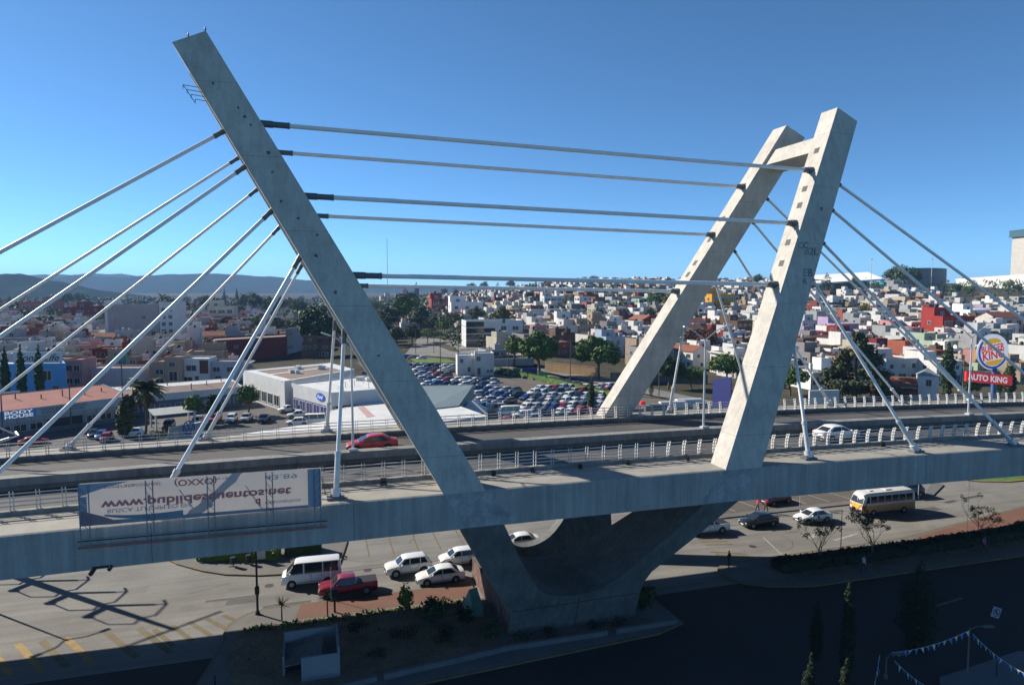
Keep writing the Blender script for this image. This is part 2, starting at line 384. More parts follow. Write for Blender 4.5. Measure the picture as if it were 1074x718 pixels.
ridge('hills', M_hill, [(-420, 300), (-200, 292), (30, 297), (80, 289), (130, 291), (180, 287.5), (230, 287), (280, 290), (330, 294), (400, 300), (470, 303), (600, 303), (900, 300)], 5400, 0, 900, 2)
ridge('hills', M_hill, [(-500, 290), (-100, 294), (60, 288), (110, 287), (180, 291), (260, 294), (420, 302), (700, 303)], 6900, 0, 700, 3)
# ------------------------------------------------------------------ the air
hz = MB(); hz.hexa([(-9000, -220, -1.2), (9000, -220, -1.2), (9000, 8000, -1.2), (-9000, 8000, -1.2)], [(-9000, -220, 235), (9000, -220, 235), (9000, 8000, 235), (-9000, 8000, 235)])
hm = bpy.data.materials.new('haze_air'); hm.use_nodes = True; hn = hm.node_tree
hn.nodes.remove(hn.nodes['Principled BSDF']); pv = hn.nodes.new('ShaderNodeVolumePrincipled')
pv.inputs['Color'].default_value = (.34, .58, .98, 1); pv.inputs['Density'].default_value = .00010; pv.inputs['Anisotropy'].default_value = 0
hn.links.new(pv.outputs[0], hn.nodes['Material Output'].inputs['Volume'])
ho = link('haze', hz.mesh('haze', hm)); ho['kind'] = 'stuff'
# ------------------------------------------------------------------ the bridge
br = thing('cable_stayed_bridge', 'concrete cable stayed road bridge with two leaning V pylons', 'bridge', B(20.6, 58, 0))
S0, S1 = -76, 168
def span(mb, t0, t1, zb, zt, s0=S0, s1=S1, step=6):
    s = s0
    while s < s1 - .01:
        e = min(s1, s + step); za, ze = ZD(s), ZD(e)
        mb.hexa([B(s, t0, za + zb), B(e, t0, ze + zb), B(e, t1, ze + zb), B(s, t1, za + zb)], [B(s, t0, za + zt), B(e, t0, ze + zt), B(e, t1, ze + zt), B(s, t1, za + zt)])
        s = e
    return mb
def strip(mb, prof, s0=S0, s1=S1, step=4):
    """sweep an open or closed (t, dz) profile along the crowned deck"""
    n = int((s1 - s0) / step) + 1; k = len(mb.v); m = len(prof)
    for i in range(n + 1):
        s = min(s1, s0 + i * step)
        for t, dz in prof: mb.v.append(tuple(B(s, t, ZD(s) + dz)))
    for i in range(n):
        for j in range(m):
            j2 = (j + 1) % m
            mb.f.append((k + i * m + j, k + i * m + j2, k + (i + 1) * m + j2, k + (i + 1) * m + j)); mb.m.append(mb.mi)
    mb.f.append(tuple(k + j for j in range(m))[::-1]); mb.f.append(tuple(k + n * m + j for j in range(m))); mb.m += [mb.mi] * 2
    return mb
gm = MB(); strip(gm, [(45.4, -2.6), (49.7, -2.6), (49.7, 0), (45.5, 0), (45.4, -.06)])
gm.mi = 1
part('edge_girder', gm, [M_gird, M_slab], br)
for s in (-9.5, 2.6, 38.4, 50.9, 62.3, 74):                # vertical pour joints on the face
    q = MB(); q.hexa([B(s - .02, 45.398, ZD(s) - 2.6), B(s + .02, 45.398, ZD(s) - 2.6), B(s + .02, 45.396, ZD(s) - 2.6), B(s - .02, 45.396, ZD(s) - 2.6)][::-1], [B(s - .02, 45.398, ZD(s) - .06), B(s + .02, 45.398, ZD(s) - .06), B(s + .02, 45.396, ZD(s) - .06), B(s - .02, 45.396, ZD(s) - .06)][::-1]); part('pour_joint', q, M_dark_conc, br)
tp = MB(); strip(tp, [(45.55, .004), (48.1, .004), (48.1, .01), (45.55, .01)]); strip(tp, [(48.2, .004), (49.3, .004), (49.3, .05), (48.2, .05)]); part('walkway', tp, M_slab, br)
gm = MB(); strip(gm, [(66.9, -.9), (70.5, -.9), (70.5, 0), (66.9, 0)]); part('edge_girder', gm, M_gird, br)
tp = MB(); strip(tp, [(67.3, .004), (70.4, .004), (70.4, .012), (67.3, .012)]); part('walkway', tp, M_slab, br)
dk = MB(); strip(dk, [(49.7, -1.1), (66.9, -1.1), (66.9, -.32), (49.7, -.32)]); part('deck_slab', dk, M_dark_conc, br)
k = MB(); strip(k, [(49.30, .04), (49.72, -.3), (49.72, .34), (49.30, .34)]); strip(k, [(66.9, -.3), (67.28, -.3), (67.28, .2), (66.9, .2)]); part('kerb_beam', k, M_barrier, br)
for t0, t1 in ((49.72, 56.5), (57.7, 66.88)):
    q = MB(); s = S0
    while s < S1: q.quad(B(s, t0, ZD(s) - .27), B(s + 4, t0, ZD(s + 4) - .27), B(s + 4, t1, ZD(s + 4) - .27), B(s, t1, ZD(s) - .27)); s += 4
    struct('bridge_road', q, M_deck)
for t in (53.1, 60.7, 63.8):                               # faint lane dashes
    s = -40
    while s < 110:
        q = MB(); q.quad(B(s, t - .06, ZD(s) - .262), B(s + 3, t - .06, ZD(s + 3) - .262), B(s + 3, t + .06, ZD(s + 3) - .262), B(s, t + .06, ZD(s) - .262))
        struct('road_marking', q, mat('worn_white_paint', (.17, .17, .17), .85, .3, 2)); s += 9
bm_ = MB(); strip(bm_, [(56.95, -.28), (57.7, -.28), (57.62, .78), (56.55, .78), (56.5, .2), (56.95, .2)])
mbar = tag(link('median_barrier', bm_.mesh('median_barrier', M_barrier)), 'solid concrete median barrier between the two bridge roadways', 'barrier')
# pylons above the deck: hexahedra that lean outward along the bridge and inward across it
def lerp(a, b, k): return tuple(a[i] + (b[i] - a[i]) * k for i in range(3))
LEGS = {}
def leg_pts(front, left):
    tb0, tb1 = (45.41, 47.5) if front else (68.5, 70.59)
    tt0, tt1 = (53.6, 55.7) if front else (60.7, 62.8)
    if left: so, si, to, ti = 8.65, 11.65, (-8.7, 44.3), (-6.5, 45.3)
    else: so, si, to, ti = 34.2, 30.9, (49.9, 43.0), (47.6, 44.1)
    zb = 13.12
    return dict(of=((so, tb0, zb), (to[0], tt0, to[1])), ob=((so, tb1, zb), (to[0], tt1, to[1])), if_=((si, tb0, zb), (ti[0], tt0, ti[1])), ib=((si, tb1, zb), (ti[0], tt1, ti[1])))
for front in (True, False):
    for left in (True, False):
        P = leg_pts(front, left); LEGS[front, left] = P; mb = MB()
        order = ['of', 'if_', 'ib', 'ob'] if left else ['if_', 'of', 'ob', 'ib']
        n = 14
        # one clean shell with rings so that the stain texture and bevels read
        k0 = len(mb.v)
        for i in range(n + 1):
            for q in order: mb.v.append(tuple(B(*lerp(*P[q], i / n))))
        for i in range(n):
            for j in range(4):
                j2 = (j + 1) % 4; mb.f.append((k0 + i * 4 + j, k0 + i * 4 + j2, k0 + i * 4 + 4 + j2, k0 + i * 4 + 4 + j)); mb.m.append(0)
        mb.f.append((k0 + 3, k0 + 2, k0 + 1, k0)); mb.f.append(tuple(k0 + n * 4 + j for j in range(4))); mb.m += [0, 0]
        lg = part('pylon_leg', mb, M_conc, br)
        if not left:                                       # dark plates painting the shade inside anchor pockets on the inner face
            for kk in (.86, .74, .69, .58, .52) if front else (.80, .69, .62, .54, .50):
                a = B(*lerp(lerp(*P['if_'], kk), lerp(*P['ib'], kk), .36)); b = B(*lerp(lerp(*P['if_'], kk), lerp(*P['ib'], kk), .66))
                c = B(*lerp(lerp(*P['if_'], kk + .017), lerp(*P['ib'], kk + .017), .66)); d = B(*lerp(lerp(*P['if_'], kk + .017), lerp(*P['ib'], kk + .017), .36))
                off = B(-1, 0) * .012 + Vector((0, 0, .006)); q = MB()
                q.hexa([a, b, c, d], [a + off, b + off, c + off, d + off]); subpart('pocket_shade', q, M_trim, br, lg)
        else:                                              # spalled anchor caps on the outer leg face
            if front:
                random.seed(4)
                for kk in (.90, .84, .82, .80, .74, .70, .64, .60, .56, .52, .44, .30):
                    f_ = random.uniform(.3, .75); a = B(*lerp(lerp(*P['of'], kk), lerp(*P['if_'], kk), f_)); q = MB()
                    n_ = 7; ps = []
                    for i in range(n_):
                        an = 2 * math.pi * i / n_; rr = random.uniform(.05, .17)
                        ps.append(a + B(math.cos(an) * rr, 0) + Vector((0, 0, math.sin(an) * rr)) + B(0, .26 * math.sin(an) * rr))
                    q.hexa(ps, [p + B(0, -.012) for p in ps]); subpart('chipped_patch', q, M_dark_conc, br, lg)
lg_ = [c for c in br.children if c.name.startswith('pylon_leg')][1]
def on_face(P, kk, f): return B(*lerp(lerp(*P['if_'], kk), lerp(*P['of'], kk), f))
P = LEGS[True, False]; ax = (B(*P['if_'][1]) - B(*P['if_'][0])).normalized(); upf = (ax - B(1, 0) * ax.dot(B(1, 0))).normalized()
M_graf = mat('faded_spray_paint', (.17, .175, .175), .85, .3, 3)
for s_, kk, f, sz in (('B2L', .575, .62, .95), ('CC', .585, .28, .8), ('EB', .515, .72, 1.0), ('R', .49, .70, .8), ('III', .70, .55, .5)):
    g_ = text_obj(s_, sz, M_graf, on_face(P, kk, f) - B(0, 1) * .02, B(1, 0), upf, br, shear=.2, name='graffiti')
for left in (True, False):                                 # crossbeams between the tips
    pf, pb = LEGS[True, left], LEGS[False, left]; mb = MB()
    def e(P, q0, q1, kk, m): return lerp(lerp(*P[q0], kk), lerp(*P[q1], kk), m)
    rf = [e(pf, 'ib', 'ob', .875, .12), e(pf, 'ib', 'ob', .875, .85), e(pf, 'ib', 'ob', .925, .85), e(pf, 'ib', 'ob', .925, .12)]
    rb = [e(pb, 'if_', 'of', .875, .12), e(pb, 'if_', 'of', .875, .85), e(pb, 'if_', 'of', .925, .85), e(pb, 'if_', 'of', .925, .12)]
    rf = [lerp(a, b, -.03) for a, b in zip(rf, rb)]; rb = [lerp(a, b, 1.03) for a, b in zip(rf, rb)]
    mb.hexa([B(*p) for p in rf], [B(*p) for p in rb]); part('crossbeam', mb, M_conc, br)
# the V frames below the deck
INN = [(12.95, 10.62), (14.47, 7.55), (16.1, 4.65), (16.85, 4.0), (17.6, 3.6), (18.6, 3.38), (19.8, 3.3), (21.2, 3.5), (22.5, 4.1), (23.9, 5.25), (26.6, 7.85), (29.0, 10.62)]
OUTR = [(32.1, 10.62), (29.5, 8.0), (27.1, 5.8), (25.9, 4.7), (25.45, 3.8), (25.3, 3.0), (25.3, 2.1), (25.3, 0)]
OUTL = [(9.85, 10.62), (11.5, 7.55), (13.8, 3.4), (14.3, 2.7), (14.4, 2.1), (14.4, 0)]
def vframe(inn, outl, outr, tf, tb):
    mb = MB(); poly_l = outl[::-1]; allp = inn + outr + poly_l[0:]   # inner curve left to right, down the right side, back up the left
    loop = inn + outr + outl[::-1]
    k = len(mb.v); n = len(loop)
    for s, z in loop: mb.v.append(tuple(B(s, tf(z), z)))
    for s, z in loop: mb.v.append(tuple(B(s, tb(z), z)))
    for i in range(n):
        j = (i + 1) % n; mb.f.append((k + i, k + j, k + n + j, k + n + i)); mb.m.append(0)
    # faces: strips between inner curve and outer sides
    def cap(o, flip):
        li = [k + o + i for i in range(len(inn))]; ri = [k + o + len(inn) + i for i in range(len(outr))]; le = [k + o + n - 1 - i for i in range(len(outl))]
        h = len(inn) // 2; f = []
        a = li[:h + 1]; b = le
        tri = a + b[::-1]; f.append(tri)
        a2 = li[h:]; f.append(a2 + ri); f.append([li[h], ri[-1], le[-1]])
        for x in f: mb.f.append(tuple(x[::-1]) if flip else tuple(x)); mb.m.append(0)
    cap(0, False); cap(n, True)
    return mb
TF = lambda z: 49.6 - z / 10.45 * 4.19
INN = [INN[0]] + [q for a, b in zip(INN, INN[1:]) for q in ((a[0] * .75 + b[0] * .25, a[1] * .75 + b[1] * .25), (a[0] * .25 + b[0] * .75, a[1] * .25 + b[1] * .75))] + [INN[-1]]
mbv = vframe(INN, OUTL, OUTR, TF, lambda z: 57.2 if z < 2.5 else 57.2 - (z - 2.5) * .82)
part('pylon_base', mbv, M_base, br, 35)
sh = lambda l, d: [(s, z if z > 9 else (z - d if z > .1 else z)) for s, z in l]
INR = [(13.9, 12.32), (15.2, 8.2), (16.2, 4.9), (17.0, 3.0), (17.8, 2.0), (19.0, 1.6), (20.2, 1.55), (21.4, 1.8), (22.7, 2.4), (24.0, 3.5), (25.3, 5.1), (28.8, 12.32)]
OTR = [(33.0, 12.32), (30.2, 8.0), (28.9, 5.0), (28.5, 3.5), (28.3, 2.0), (28.2, 0)]
OTL = [(11.6, 12.32), (13.6, 8.2), (15.6, 4), (16.2, 2.0), (16.4, 0)]
INR = [(s + (.7 if z < 5.5 else .2), z) for s, z in INR]; OTR = [(s + 1.6, z) for s, z in OTR]
def smooth(l):                                             # one round of corner cutting keeps the ends
    o = [l[0]]
    for a, b in zip(l, l[1:]): o += [(a[0] * .75 + b[0] * .25, a[1] * .75 + b[1] * .25), (a[0] * .25 + b[0] * .75, a[1] * .25 + b[1] * .75)]
    return o + [l[-1]]
INR = smooth(INR)
mbv = vframe(INR, OTL, OTR, lambda z: 62.7 + z * .50, lambda z: 63.9 + z * .53)
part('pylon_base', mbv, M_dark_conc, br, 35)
mb = MB(); mb.prism([B(14.42, 57.1)[:2], B(15.5, 57.1)[:2], B(15.5, 61.3)[:2], B(14.42, 61.3)[:2]], 0, 2.05); part('side_wall', mb, M_dark_conc, br)
mb = MB(); mb.prism([B(15.6, 57.15)[:2], B(25.0, 57.15)[:2], B(28.2, 62.9)[:2], B(16.2, 62.9)[:2]], 0, .5); part('footing', mb, M_dark_conc, br)
for p_, q_ in (((14.5, 2.55), (19.8, 2.62)), ((19.8, 2.62), (25.2, 2.7)), ((20.0, .05), (19.95, 3.25))):
    q = MB(); w_ = .03; (s0_, z0_), (s1_, z1_) = p_, q_; dx, dz = (0, w_) if abs(s1_ - s0_) > 1 else (w_, 0)
    q.hexa([B(s0_ - dx, TF(z0_ - dz) - .002, z0_ - dz), B(s1_ - dx, TF(z1_ - dz) - .002, z1_ - dz), B(s1_ + dx, TF(z1_ + dz) - .002, z1_ + dz), B(s0_ + dx, TF(z0_ + dz) - .002, z0_ + dz)], [B(s0_ - dx, TF(z0_ - dz) - .006, z0_ - dz), B(s1_ - dx, TF(z1_ - dz) - .006, z1_ - dz), B(s1_ + dx, TF(z1_ + dz) - .006, z1_ + dz), B(s0_ + dx, TF(z0_ + dz) - .006, z0_ + dz)]); part('pour_joint', q, M_black, br)
mur = MB(); a, b, c, d, e_ = (14.385, 49.7, 0), (14.385, 61.3, 0), (14.385, 61.3, 2.05), (14.385, 57, 2.1), (14.385, 48.8, 2.1)
off = B(-.02, 0)
mur.hexa([B(*q) for q in (a, b, c, d, e_)], [B(*q) + off for q in (a, b, c, d, e_)])
M_mural = mat('mural_paint', (.12, .07, .06), .8, .6, .9, fine=.5, fsc=2.2)
part('mural', mur, M_mural, br)
# joint patches where the legs pass the girder
for pl in ([(8.65, 13.14), (11.65, 13.14), (14.3, 10.66), (10.1, 10.66)], [(30.9, 13.12), (34.2, 13.12), (31.9, 10.66), (28.6, 10.66)]):
    q = MB(); q.hexa([B(s, 45.399, z) for s, z in pl], [B(s, 45.392, z) for s, z in pl]); part('joint_patch', q, mat('joint_concrete', (.29, .30, .305), .85, .35, .9, fine=.12, streak=.1), br)
# cables
def cable(a, b, r, top_sleeve, foot_sleeve, both_dark=False):
    a, b = Vector(a), Vector(b); d = (b - a).normalized(); x = d.orthogonal().normalized()
    lat = d.cross(Vector((0, 0, 1))).normalized(); upv = lat.cross(d)
    mb = MB(); mb.tube(a, b, r, n=10)
    c = part('cable', mb, M_cable, br, 50)
    if top_sleeve:
        s_ = MB(); s_.tube(a, a + d * top_sleeve, r * 1.3, n=10); s_.tube(a + d * (top_sleeve - .16), a + d * top_sleeve, r * 1.42, n=10); s_.tube(a, a + d * top_sleeve * .45, r * 1.5, n=10)
        subpart('sleeve', s_, M_sleeve, br, c, 50)
    if both_dark:
        s_ = MB(); s_.tube(b - d * 1.0, b, r * 1.5, n=10); s_.tube(b - d * .5, b, r * 1.9, n=10); subpart('sleeve', s_, M_sleeve, br, c, 50)
    if foot_sleeve:
        s_ = MB(); s_.tube(b - d * foot_sleeve, b, r * 1.4, n=10); s_.tube(b - d * foot_sleeve, b - d * (foot_sleeve - .25), r * 1.7, n=10)
        s_.tube(b - d * .55, b, r * 2.4, n=10); subpart('foot_sleeve', s_, M_steel, br, c, 50)
        f_ = MB(); q = b + Vector((0, 0, -.06)); f_.box(q, (1.15, .7, .16), A); f_.box(q + Vector((0, 0, .1)), (.7, .34, .3), A); subpart('anchor_block', f_, M_sleeve, br, c)
ANCH = [39.6, 50.7, 62.1, 73.4, 84.8]                       # from the steepest outward
KF = [.36, .525, .63, .73, .81]
for front in (True, False):
    for left in (True, False):
        P = LEGS[front, left]
        for i in range(5):
            kk = KF[i]; a = lerp(lerp(*P['of'], kk), lerp(*P['ob'], kk), .5)
            s = ANCH[i]; s = 41.1 - s if left else s; t = (46.5 if i == 0 else 46.3) if front else 69.4
            b = (s, t, ZD(s) + .16); a = lerp(a, b, -.004)
            cable(B(*a), B(*b), .135 if front else .125, 1.05, 3.0)
    for kk in (.805, .644, .468) if front else (.805, .644, .450):
        a = lerp(lerp(*LEGS[front, True]['if_'], kk), lerp(*LEGS[front, True]['ib'], kk), .5); b = lerp(lerp(*LEGS[front, False]['if_'], kk), lerp(*LEGS[front, False]['ib'], kk), .45)
        cable(B(*lerp(a, b, -.003)), B(*lerp(a, b, 1.003)), .17, 2.1, 0, True)
# railings: kerb-mounted paired plates with rails
def plate(mb, s, t, z, out, curved, hgt=1.22):
    """a post: two thin plates, cranked outward at the top"""
    for ds in (-.10, .10):
        pr = [(0, 0), (.0, .45), (.05, .85), (.17, hgt)] if curved else [(0, 0), (0, .45), (0, .85), (.05, hgt)]
        th, wd = (.055, .20) if curved else (.03, .12)
        for (a0, z0), (a1, z1) in zip(pr, pr[1:]):
            w0 = wd * (1 - .25 * z0 / hgt); w1 = wd * (1 - .25 * z1 / hgt)
            bt = [B(s + ds - th / 2, t + out * a0 - w0 / 2, z + z0), B(s + ds + th / 2, t + out * a0 - w0 / 2, z + z0), B(s + ds + th / 2, t + out * a0 + w0 / 2, z + z0), B(s + ds - th / 2, t + out * a0 + w0 / 2, z + z0)]
            tp_ = [B(s + ds - th / 2, t + out * a1 - w1 / 2, z + z1), B(s + ds + th / 2, t + out * a1 - w1 / 2, z + z1), B(s + ds + th / 2, t + out * a1 + w1 / 2, z + z1), B(s + ds - th / 2, t + out * a1 + w1 / 2, z + z1)]
            mb.hexa(bt, tp_)
def railing(name, label, t, dz, out, s0, s1, mid, flip):
    root = thing(name, label, 'railing', B(s0, t, ZD(s0) + dz))
    rl = MB()
    for (o_, h) in ((.0, .28), (.0, .55), (.03, .82), (.12, 1.10)):
        s = s0
        while s < s1 - .1:
            e = min(s + 6, s1); rl.tube(B(s, t + out * o_, ZD(s) + dz + h), B(e, t + out * o_, ZD(e) + dz + h), .042, n=6, caps=False); s = e
    part('rail', rl, M_rail, root, 60)
    n = int((s1 - s0) / 1.45)
    for i in range(n + 1):
        s = s0 + i * 1.45; cur = s > mid
        p = MB(); plate(p, s, t, ZD(s) + dz, out, cur); part('post', p, M_post if cur else M_rail, root)
railing('guard_railing', 'grey paired plate guard railing along the near roadway edge', 49.5, .34, -1, -24, 92, 28, 1)
railing('guard_railing', 'pale guard railing with outward cranked posts along the far roadway edge', 67.1, .2, 1, -32, 111, 14, 1)
# floodlights lying on the near girder top
fl = None
for s, nm in ((4.9, 'small black floodlight on the girder left of the front mast foot'), (13.1, 'black floodlight tilted on the girder just right of the front mast foot'), (16.2, 'squat black floodlight between front mast foot and mast shadow'), (20.1, 'black floodlight in the mast shadow on the girder top'),
              (24.2, 'dark floodlight on sunlit girder left of the right pylon foot'), (29.6, 'dark floodlight close beside the right pylon foot'), (36.9, 'dark floodlight on girder between right pylon foot and first cable foot'), (41.3, 'black floodlight just right of the steep cable foot'), (49.6, 'black floodlight beside the second cable foot on the girder')):
    z = ZD(s) + .05
    if fl is None:
        fl = thing('floodlight', nm, 'floodlight', B(s, 48.75, z), A, 'floodlights on the girder top')
        m_ = MB(); m_.box((0, 0, .03), (.5, .3, .06)); m_.tube((-.2, 0, .03), (-.2, 0, .3), .025); m_.tube((.2, 0, .03), (.2, 0, .3), .025); link('bracket', m_.mesh('bracket', M_black), fl)
        m_ = MB(); m_.box((0, .05, .3), (.4, .32, .26), M=Matrix.Rotation(R(35), 3, 'X')); link('lamp_head', m_.mesh('lamp_head', M_black), fl)
    else: dup(fl, B(s, 48.75, z), A + (s * 1.7 % 1.2 - .6), .72, nm)
# lamp posts on the median
def lamp_post(s, label, hgt=8.6):
    root = thing('street_lamp', label, 'street lamp', B(s, 57.1, ZD(s) + .78), A, 'twin arm street lamps on the bridge median')
    m_ = MB(); m_.tube((0, 0, 0), (0, 0, hgt), .11, .065, 10); link('pole', m_.mesh('pole', M_steel, 50), root)
    m_ = MB(); m_.box((0, 0, .08), (.5, .5, .16)); m_.box((0, -.3, .14), (.7, .22, .2)); link('base_plate', m_.mesh('base_plate', M_steel), root)
    for sg in (-1, 1):
        m_ = MB(); m_.path([(0, 0, hgt - .15), (sg * 1.2, 0, hgt + .75), (sg * 1.75, 0, hgt + 1.0)], .045); ar = link('arm', m_.mesh('arm', M_steel, 50), root)
        m_ = MB(); m_.box((sg * 2.0, 0, hgt + 1.08), (.75, .24, .12), M=Matrix.Rotation(-sg * R(20), 3, 'Y')); link('lamp_head', m_.mesh('lamp_head', M_steel), ar)
lamp_post(3.3, 'twin arm street lamp half hidden behind the left mast')
lamp_post(36.3, 'twin arm street lamp between the two right pylon legs')
lamp_post(69.6, 'twin arm street lamp beside the round hamburger sign')
# rod rack and beacons on the left mast
P = LEGS[True, True]
rk = thing('rod_rack', 'small rack of thin rods sticking out near the left mast top', 'rack', B(*lerp(*P['of'], .915)))
m_ = MB(); a0 = B(*lerp(*P['of'], .925)) + B(0, .6)
for i in range(4):
    q = B(*lerp(*P['of'], .903 - .0105 * i)) + B(0, .5); m_.path([q + B(.1, 0), q + B(-1.0 + .08 * i, -.1, .08), q + B(-1.02 + .08 * i, -.1, -.2)], .022)
m_.path([B(*lerp(*P['of'], .903)) + B(-1.0, .4, .08), B(*lerp(*P['of'], .8715)) + B(-.76, .4, -.2)], .025); part('rods', m_, M_black, rk)
for kk, c, nm in ((.45, (.45, .03, .06), 'tiny red beacon on the tip of the left mast'), (.96, (.02, .02, .03), 'tiny black beacon at the right corner of the left mast tip')):
    q = B(*lerp(P['of'][1], P['if_'][1], kk)) + B(0, .5); bc = thing('beacon', nm, 'beacon', q)
    m_ = MB(); m_.tube((0, 0, -.05), (0, 0, .22), .05); link('stem', m_.mesh('stem', M_black), bc)
    m_ = MB(); m_.lathe([(.04, .2), (.06, .28), (.06, .4), (.03, .45)], n=10); link('lamp', m_.mesh('lamp', mat('beacon_%s' % ('red' if c[0] > .1 else 'black'), c, .4, 0), 50), bc)
# the back of the hung banner on the near girder
bn = thing('banner', 'faded translucent banner seen from behind, lettering upside down, hung on the near girder', 'banner', B(-15.4, 45.1, 10.6))
b0, b1 = -13.15, .58
zt = lambda s: 15.75 - .003 * (s - b0); zl = lambda s: zt(s) - 2.6
def bt(s): return 45.02 + .05 * math.sin(s * .9)
c_ = MB(); n = 60; rows = 16
for j in range(rows + 1):
    for i in range(n + 1):
        s = b0 + (b1 - b0) * i / n; f = j / rows; x = (s - b0)
        wr = .05 * math.sin((x - 4.2 * f) * 3.1) * math.exp(-((x % 3.9) - 1.6) ** 2) + .02 * mnoise.noise(Vector((s * 1.3 - 2 * f, f * 2.5, 3)))
        c_.v.append(tuple(B(s, 45.12 + wr - .05 * math.sin(math.pi * f), zt(s) * (1 - f) + zl(s) * f)))
for j in range(rows):
    for i in range(n): k = j * (n + 1) + i; c_.f.append((k, k + n + 1, k + n + 2, k + 1)); c_.m.append(0)
M_ban = mat('banner_vinyl', (.43, .38, .37), .6, .08, .6, fine=.05, fsc=2)
tn = M_ban.node_tree; pb_ = tn.nodes['Principled BSDF']; tr = tn.nodes.new('ShaderNodeBsdfTranslucent'); tr.inputs[0].default_value = (.40, .38, .37, 1); mx = tn.nodes.new('ShaderNodeMixShader'); mx.inputs[0].default_value = .30
tn.links.new(pb_.outputs[0], mx.inputs[1]); tn.links.new(tr.outputs[0], mx.inputs[2]); tn.links.new(mx.outputs[0], tn.nodes['Material Output'].inputs[0])
part('vinyl_sheet', c_, M_ban, bn, 80)
def flat(name, pts, m, d=0.0):
    q = MB(); q.hexa([B(s, 45.0 - d, z) for s, z in pts], [B(s, 44.99 - d, z) for s, z in pts]); part(name, q, m, bn)
M_bblue = mat('banner_blue', (.30, .34, .40), .6, .12, .8); M_bcy = mat('banner_cyan', (.14, .22, .27), .6, .1, .8); M_bpk = mat('banner_pink', (.26, .17, .20), .6, .1, .8); M_bred = mat('banner_red', (.55, .20, .20), .6, .12, 2); M_btx = mat('banner_grey_blue', (.33, .40, .43), .6, .12, 2)
def curve(p0, p1, p2, w0, w1, n=12):
    a, b = [], []
    for i in range(n + 1):
        f = i / n; x = (1 - f) ** 2 * p0[0] + 2 * f * (1 - f) * p1[0] + f * f * p2[0]; y = (1 - f) ** 2 * p0[1] + 2 * f * (1 - f) * p1[1] + f * f * p2[1]
        dx = 2 * (1 - f) * (p1[0] - p0[0]) + 2 * f * (p2[0] - p1[0]); dy = 2 * (1 - f) * (p1[1] - p0[1]) + 2 * f * (p2[1] - p1[1]); l = math.hypot(dx, dy); w_ = (w0 + (w1 - w0) * f) / 2
        a.append((x - dy / l * w_, y + dx / l * w_)); b.append((x + dy / l * w_, y - dx / l * w_))
    return a, b
def band(name, p0, p1, p2, w0, w1, m, d):
    a, b = curve(p0, p1, p2, w0, w1); q = MB()
    for i in range(len(a) - 1):
        l = [a[i], b[i], b[i + 1], a[i + 1]]; q.hexa([B(s, 45.0 - d, z) for s, z in l], [B(s, 44.992 - d, z) for s, z in l])
    part(name, q, m, bn)
def zz(x, f): s = b0 + x * .853; return (s, zt(s) - 2.6 * f)
flat('printed_border', [zz(0, .005), zz(0, .3), zz(.6, .22), zz(1.8, .1), zz(3.0, .02), zz(3.2, .005)], M_bblue)
flat('printed_border', [zz(0, .3), zz(0, .98), zz(.45, .98), zz(.45, .3)], M_bblue)
flat('printed_border', [zz(15.1, .01), zz(15.1, .98), zz(16.05, .98), zz(16.05, .01)], M_bblue)
flat('printed_border', [zz(.46, .88), zz(.46, .98), zz(15.09, .98), zz(15.09, .91), zz(8, .90)], mat('banner_lilac', (.24, .235, .29), .6, .1, .8))
flat('printed_border', [zz(.05, .62), zz(.05, .97), zz(2.6, .97), zz(1.4, .78)], M_bpk, .014)
band('printed_border', zz(1.5, .76), zz(3.4, .9), zz(6.5, .86), .1, .4, M_bcy, .016)
up = (0, 0, -1); xd = B(1, 0) + Vector((0, 0, -.003))
def ban_text(s_, x, f, size, m, width=None, **k):
    p = zz(x, f); return text_obj(s_, size * .67, m, B(p[0], 44.955, p[1]), xd, up, bn, width * .853 if width else None, **k)
ban_text('www.publidescuentos.net', 7.6, .50, 1.05, M_bred, 12.6, bold=.02)
ban_text('BUSCA TU EMPLEO EN:', 4.4, .67, .52, M_btx, 5.4)
ban_text('contrataciones!', 3.3, .12, .55, mat('banner_pale_red', (.52, .24, .23), .6, .1, 2), 3.6)
ban_text('(OXXO)', 7.4, .11, .8, M_bred, 2.8, bold=.01); ban_text('43.89', 13.2, .15, .62, M_btx, 2.3)
ban_text('d', 11.55, .74, .9, M_bred, bold=.03); ban_text('descuentos', 13.3, .78, .55, M_btx, 2.5)
ban_text('de red', 9.2, .1, .4, M_bblue, 1.2)
for x in (.0, 4.15, 8.15, 12.15, 16.0):
    s = b0 + x * .853; q = MB()
    for ds in (0, .38) if x > 1 else (.0, .5):
        q.tube(B(s + ds if x < 15 else s - ds, 44.93, zt(s) - .02), B(s + ds if x < 15 else s - ds, 44.93, 11.95), .035)
    for i in range(5): z0 = zt(s) - .2 - i * .5; q.tube(B(s, 44.93, z0), B(s + (.38 if x < 15 else -.38), 44.93, z0 - .5), .015, n=4)
    part('frame_post', q, mat('frame_steel', (.16, .20, .25), .6, .1, 2), bn)
for z0, dz, m, r_ in ((12.3, 0, M_black, .035), (11.9, 0, M_rust, .06)):
    q = MB(); q.tube(B(b0 - .2, 45.0, z0), B(b1 + .3, 45.0, z0 - .12), r_); part('frame_rail', q, m, bn)
for x in (6.0, 10.4, 16.1):
    q = MB(); s = b0 + x * .853; q.tube(B(s, 45.3, zt(s) - .6), B(s + (.0 if x < 16 else .3), 47.6, ZD(s) + .05), .03); part('brace', q, M_black, bn)
br_ = MB(); br_.box(B(-12.75, 45.5, 10.28), (.22, .2, .62), 0, Matrix.Rotation(R(35), 3, 'Y')); br_.box(B(-12.3, 45.5, 10.5), (.9, .2, .14), A); br_.box(B(-11.8, 45.5, 10.38), (.2, .2, .4), 0, Matrix.Rotation(R(35), 3, 'Y'))
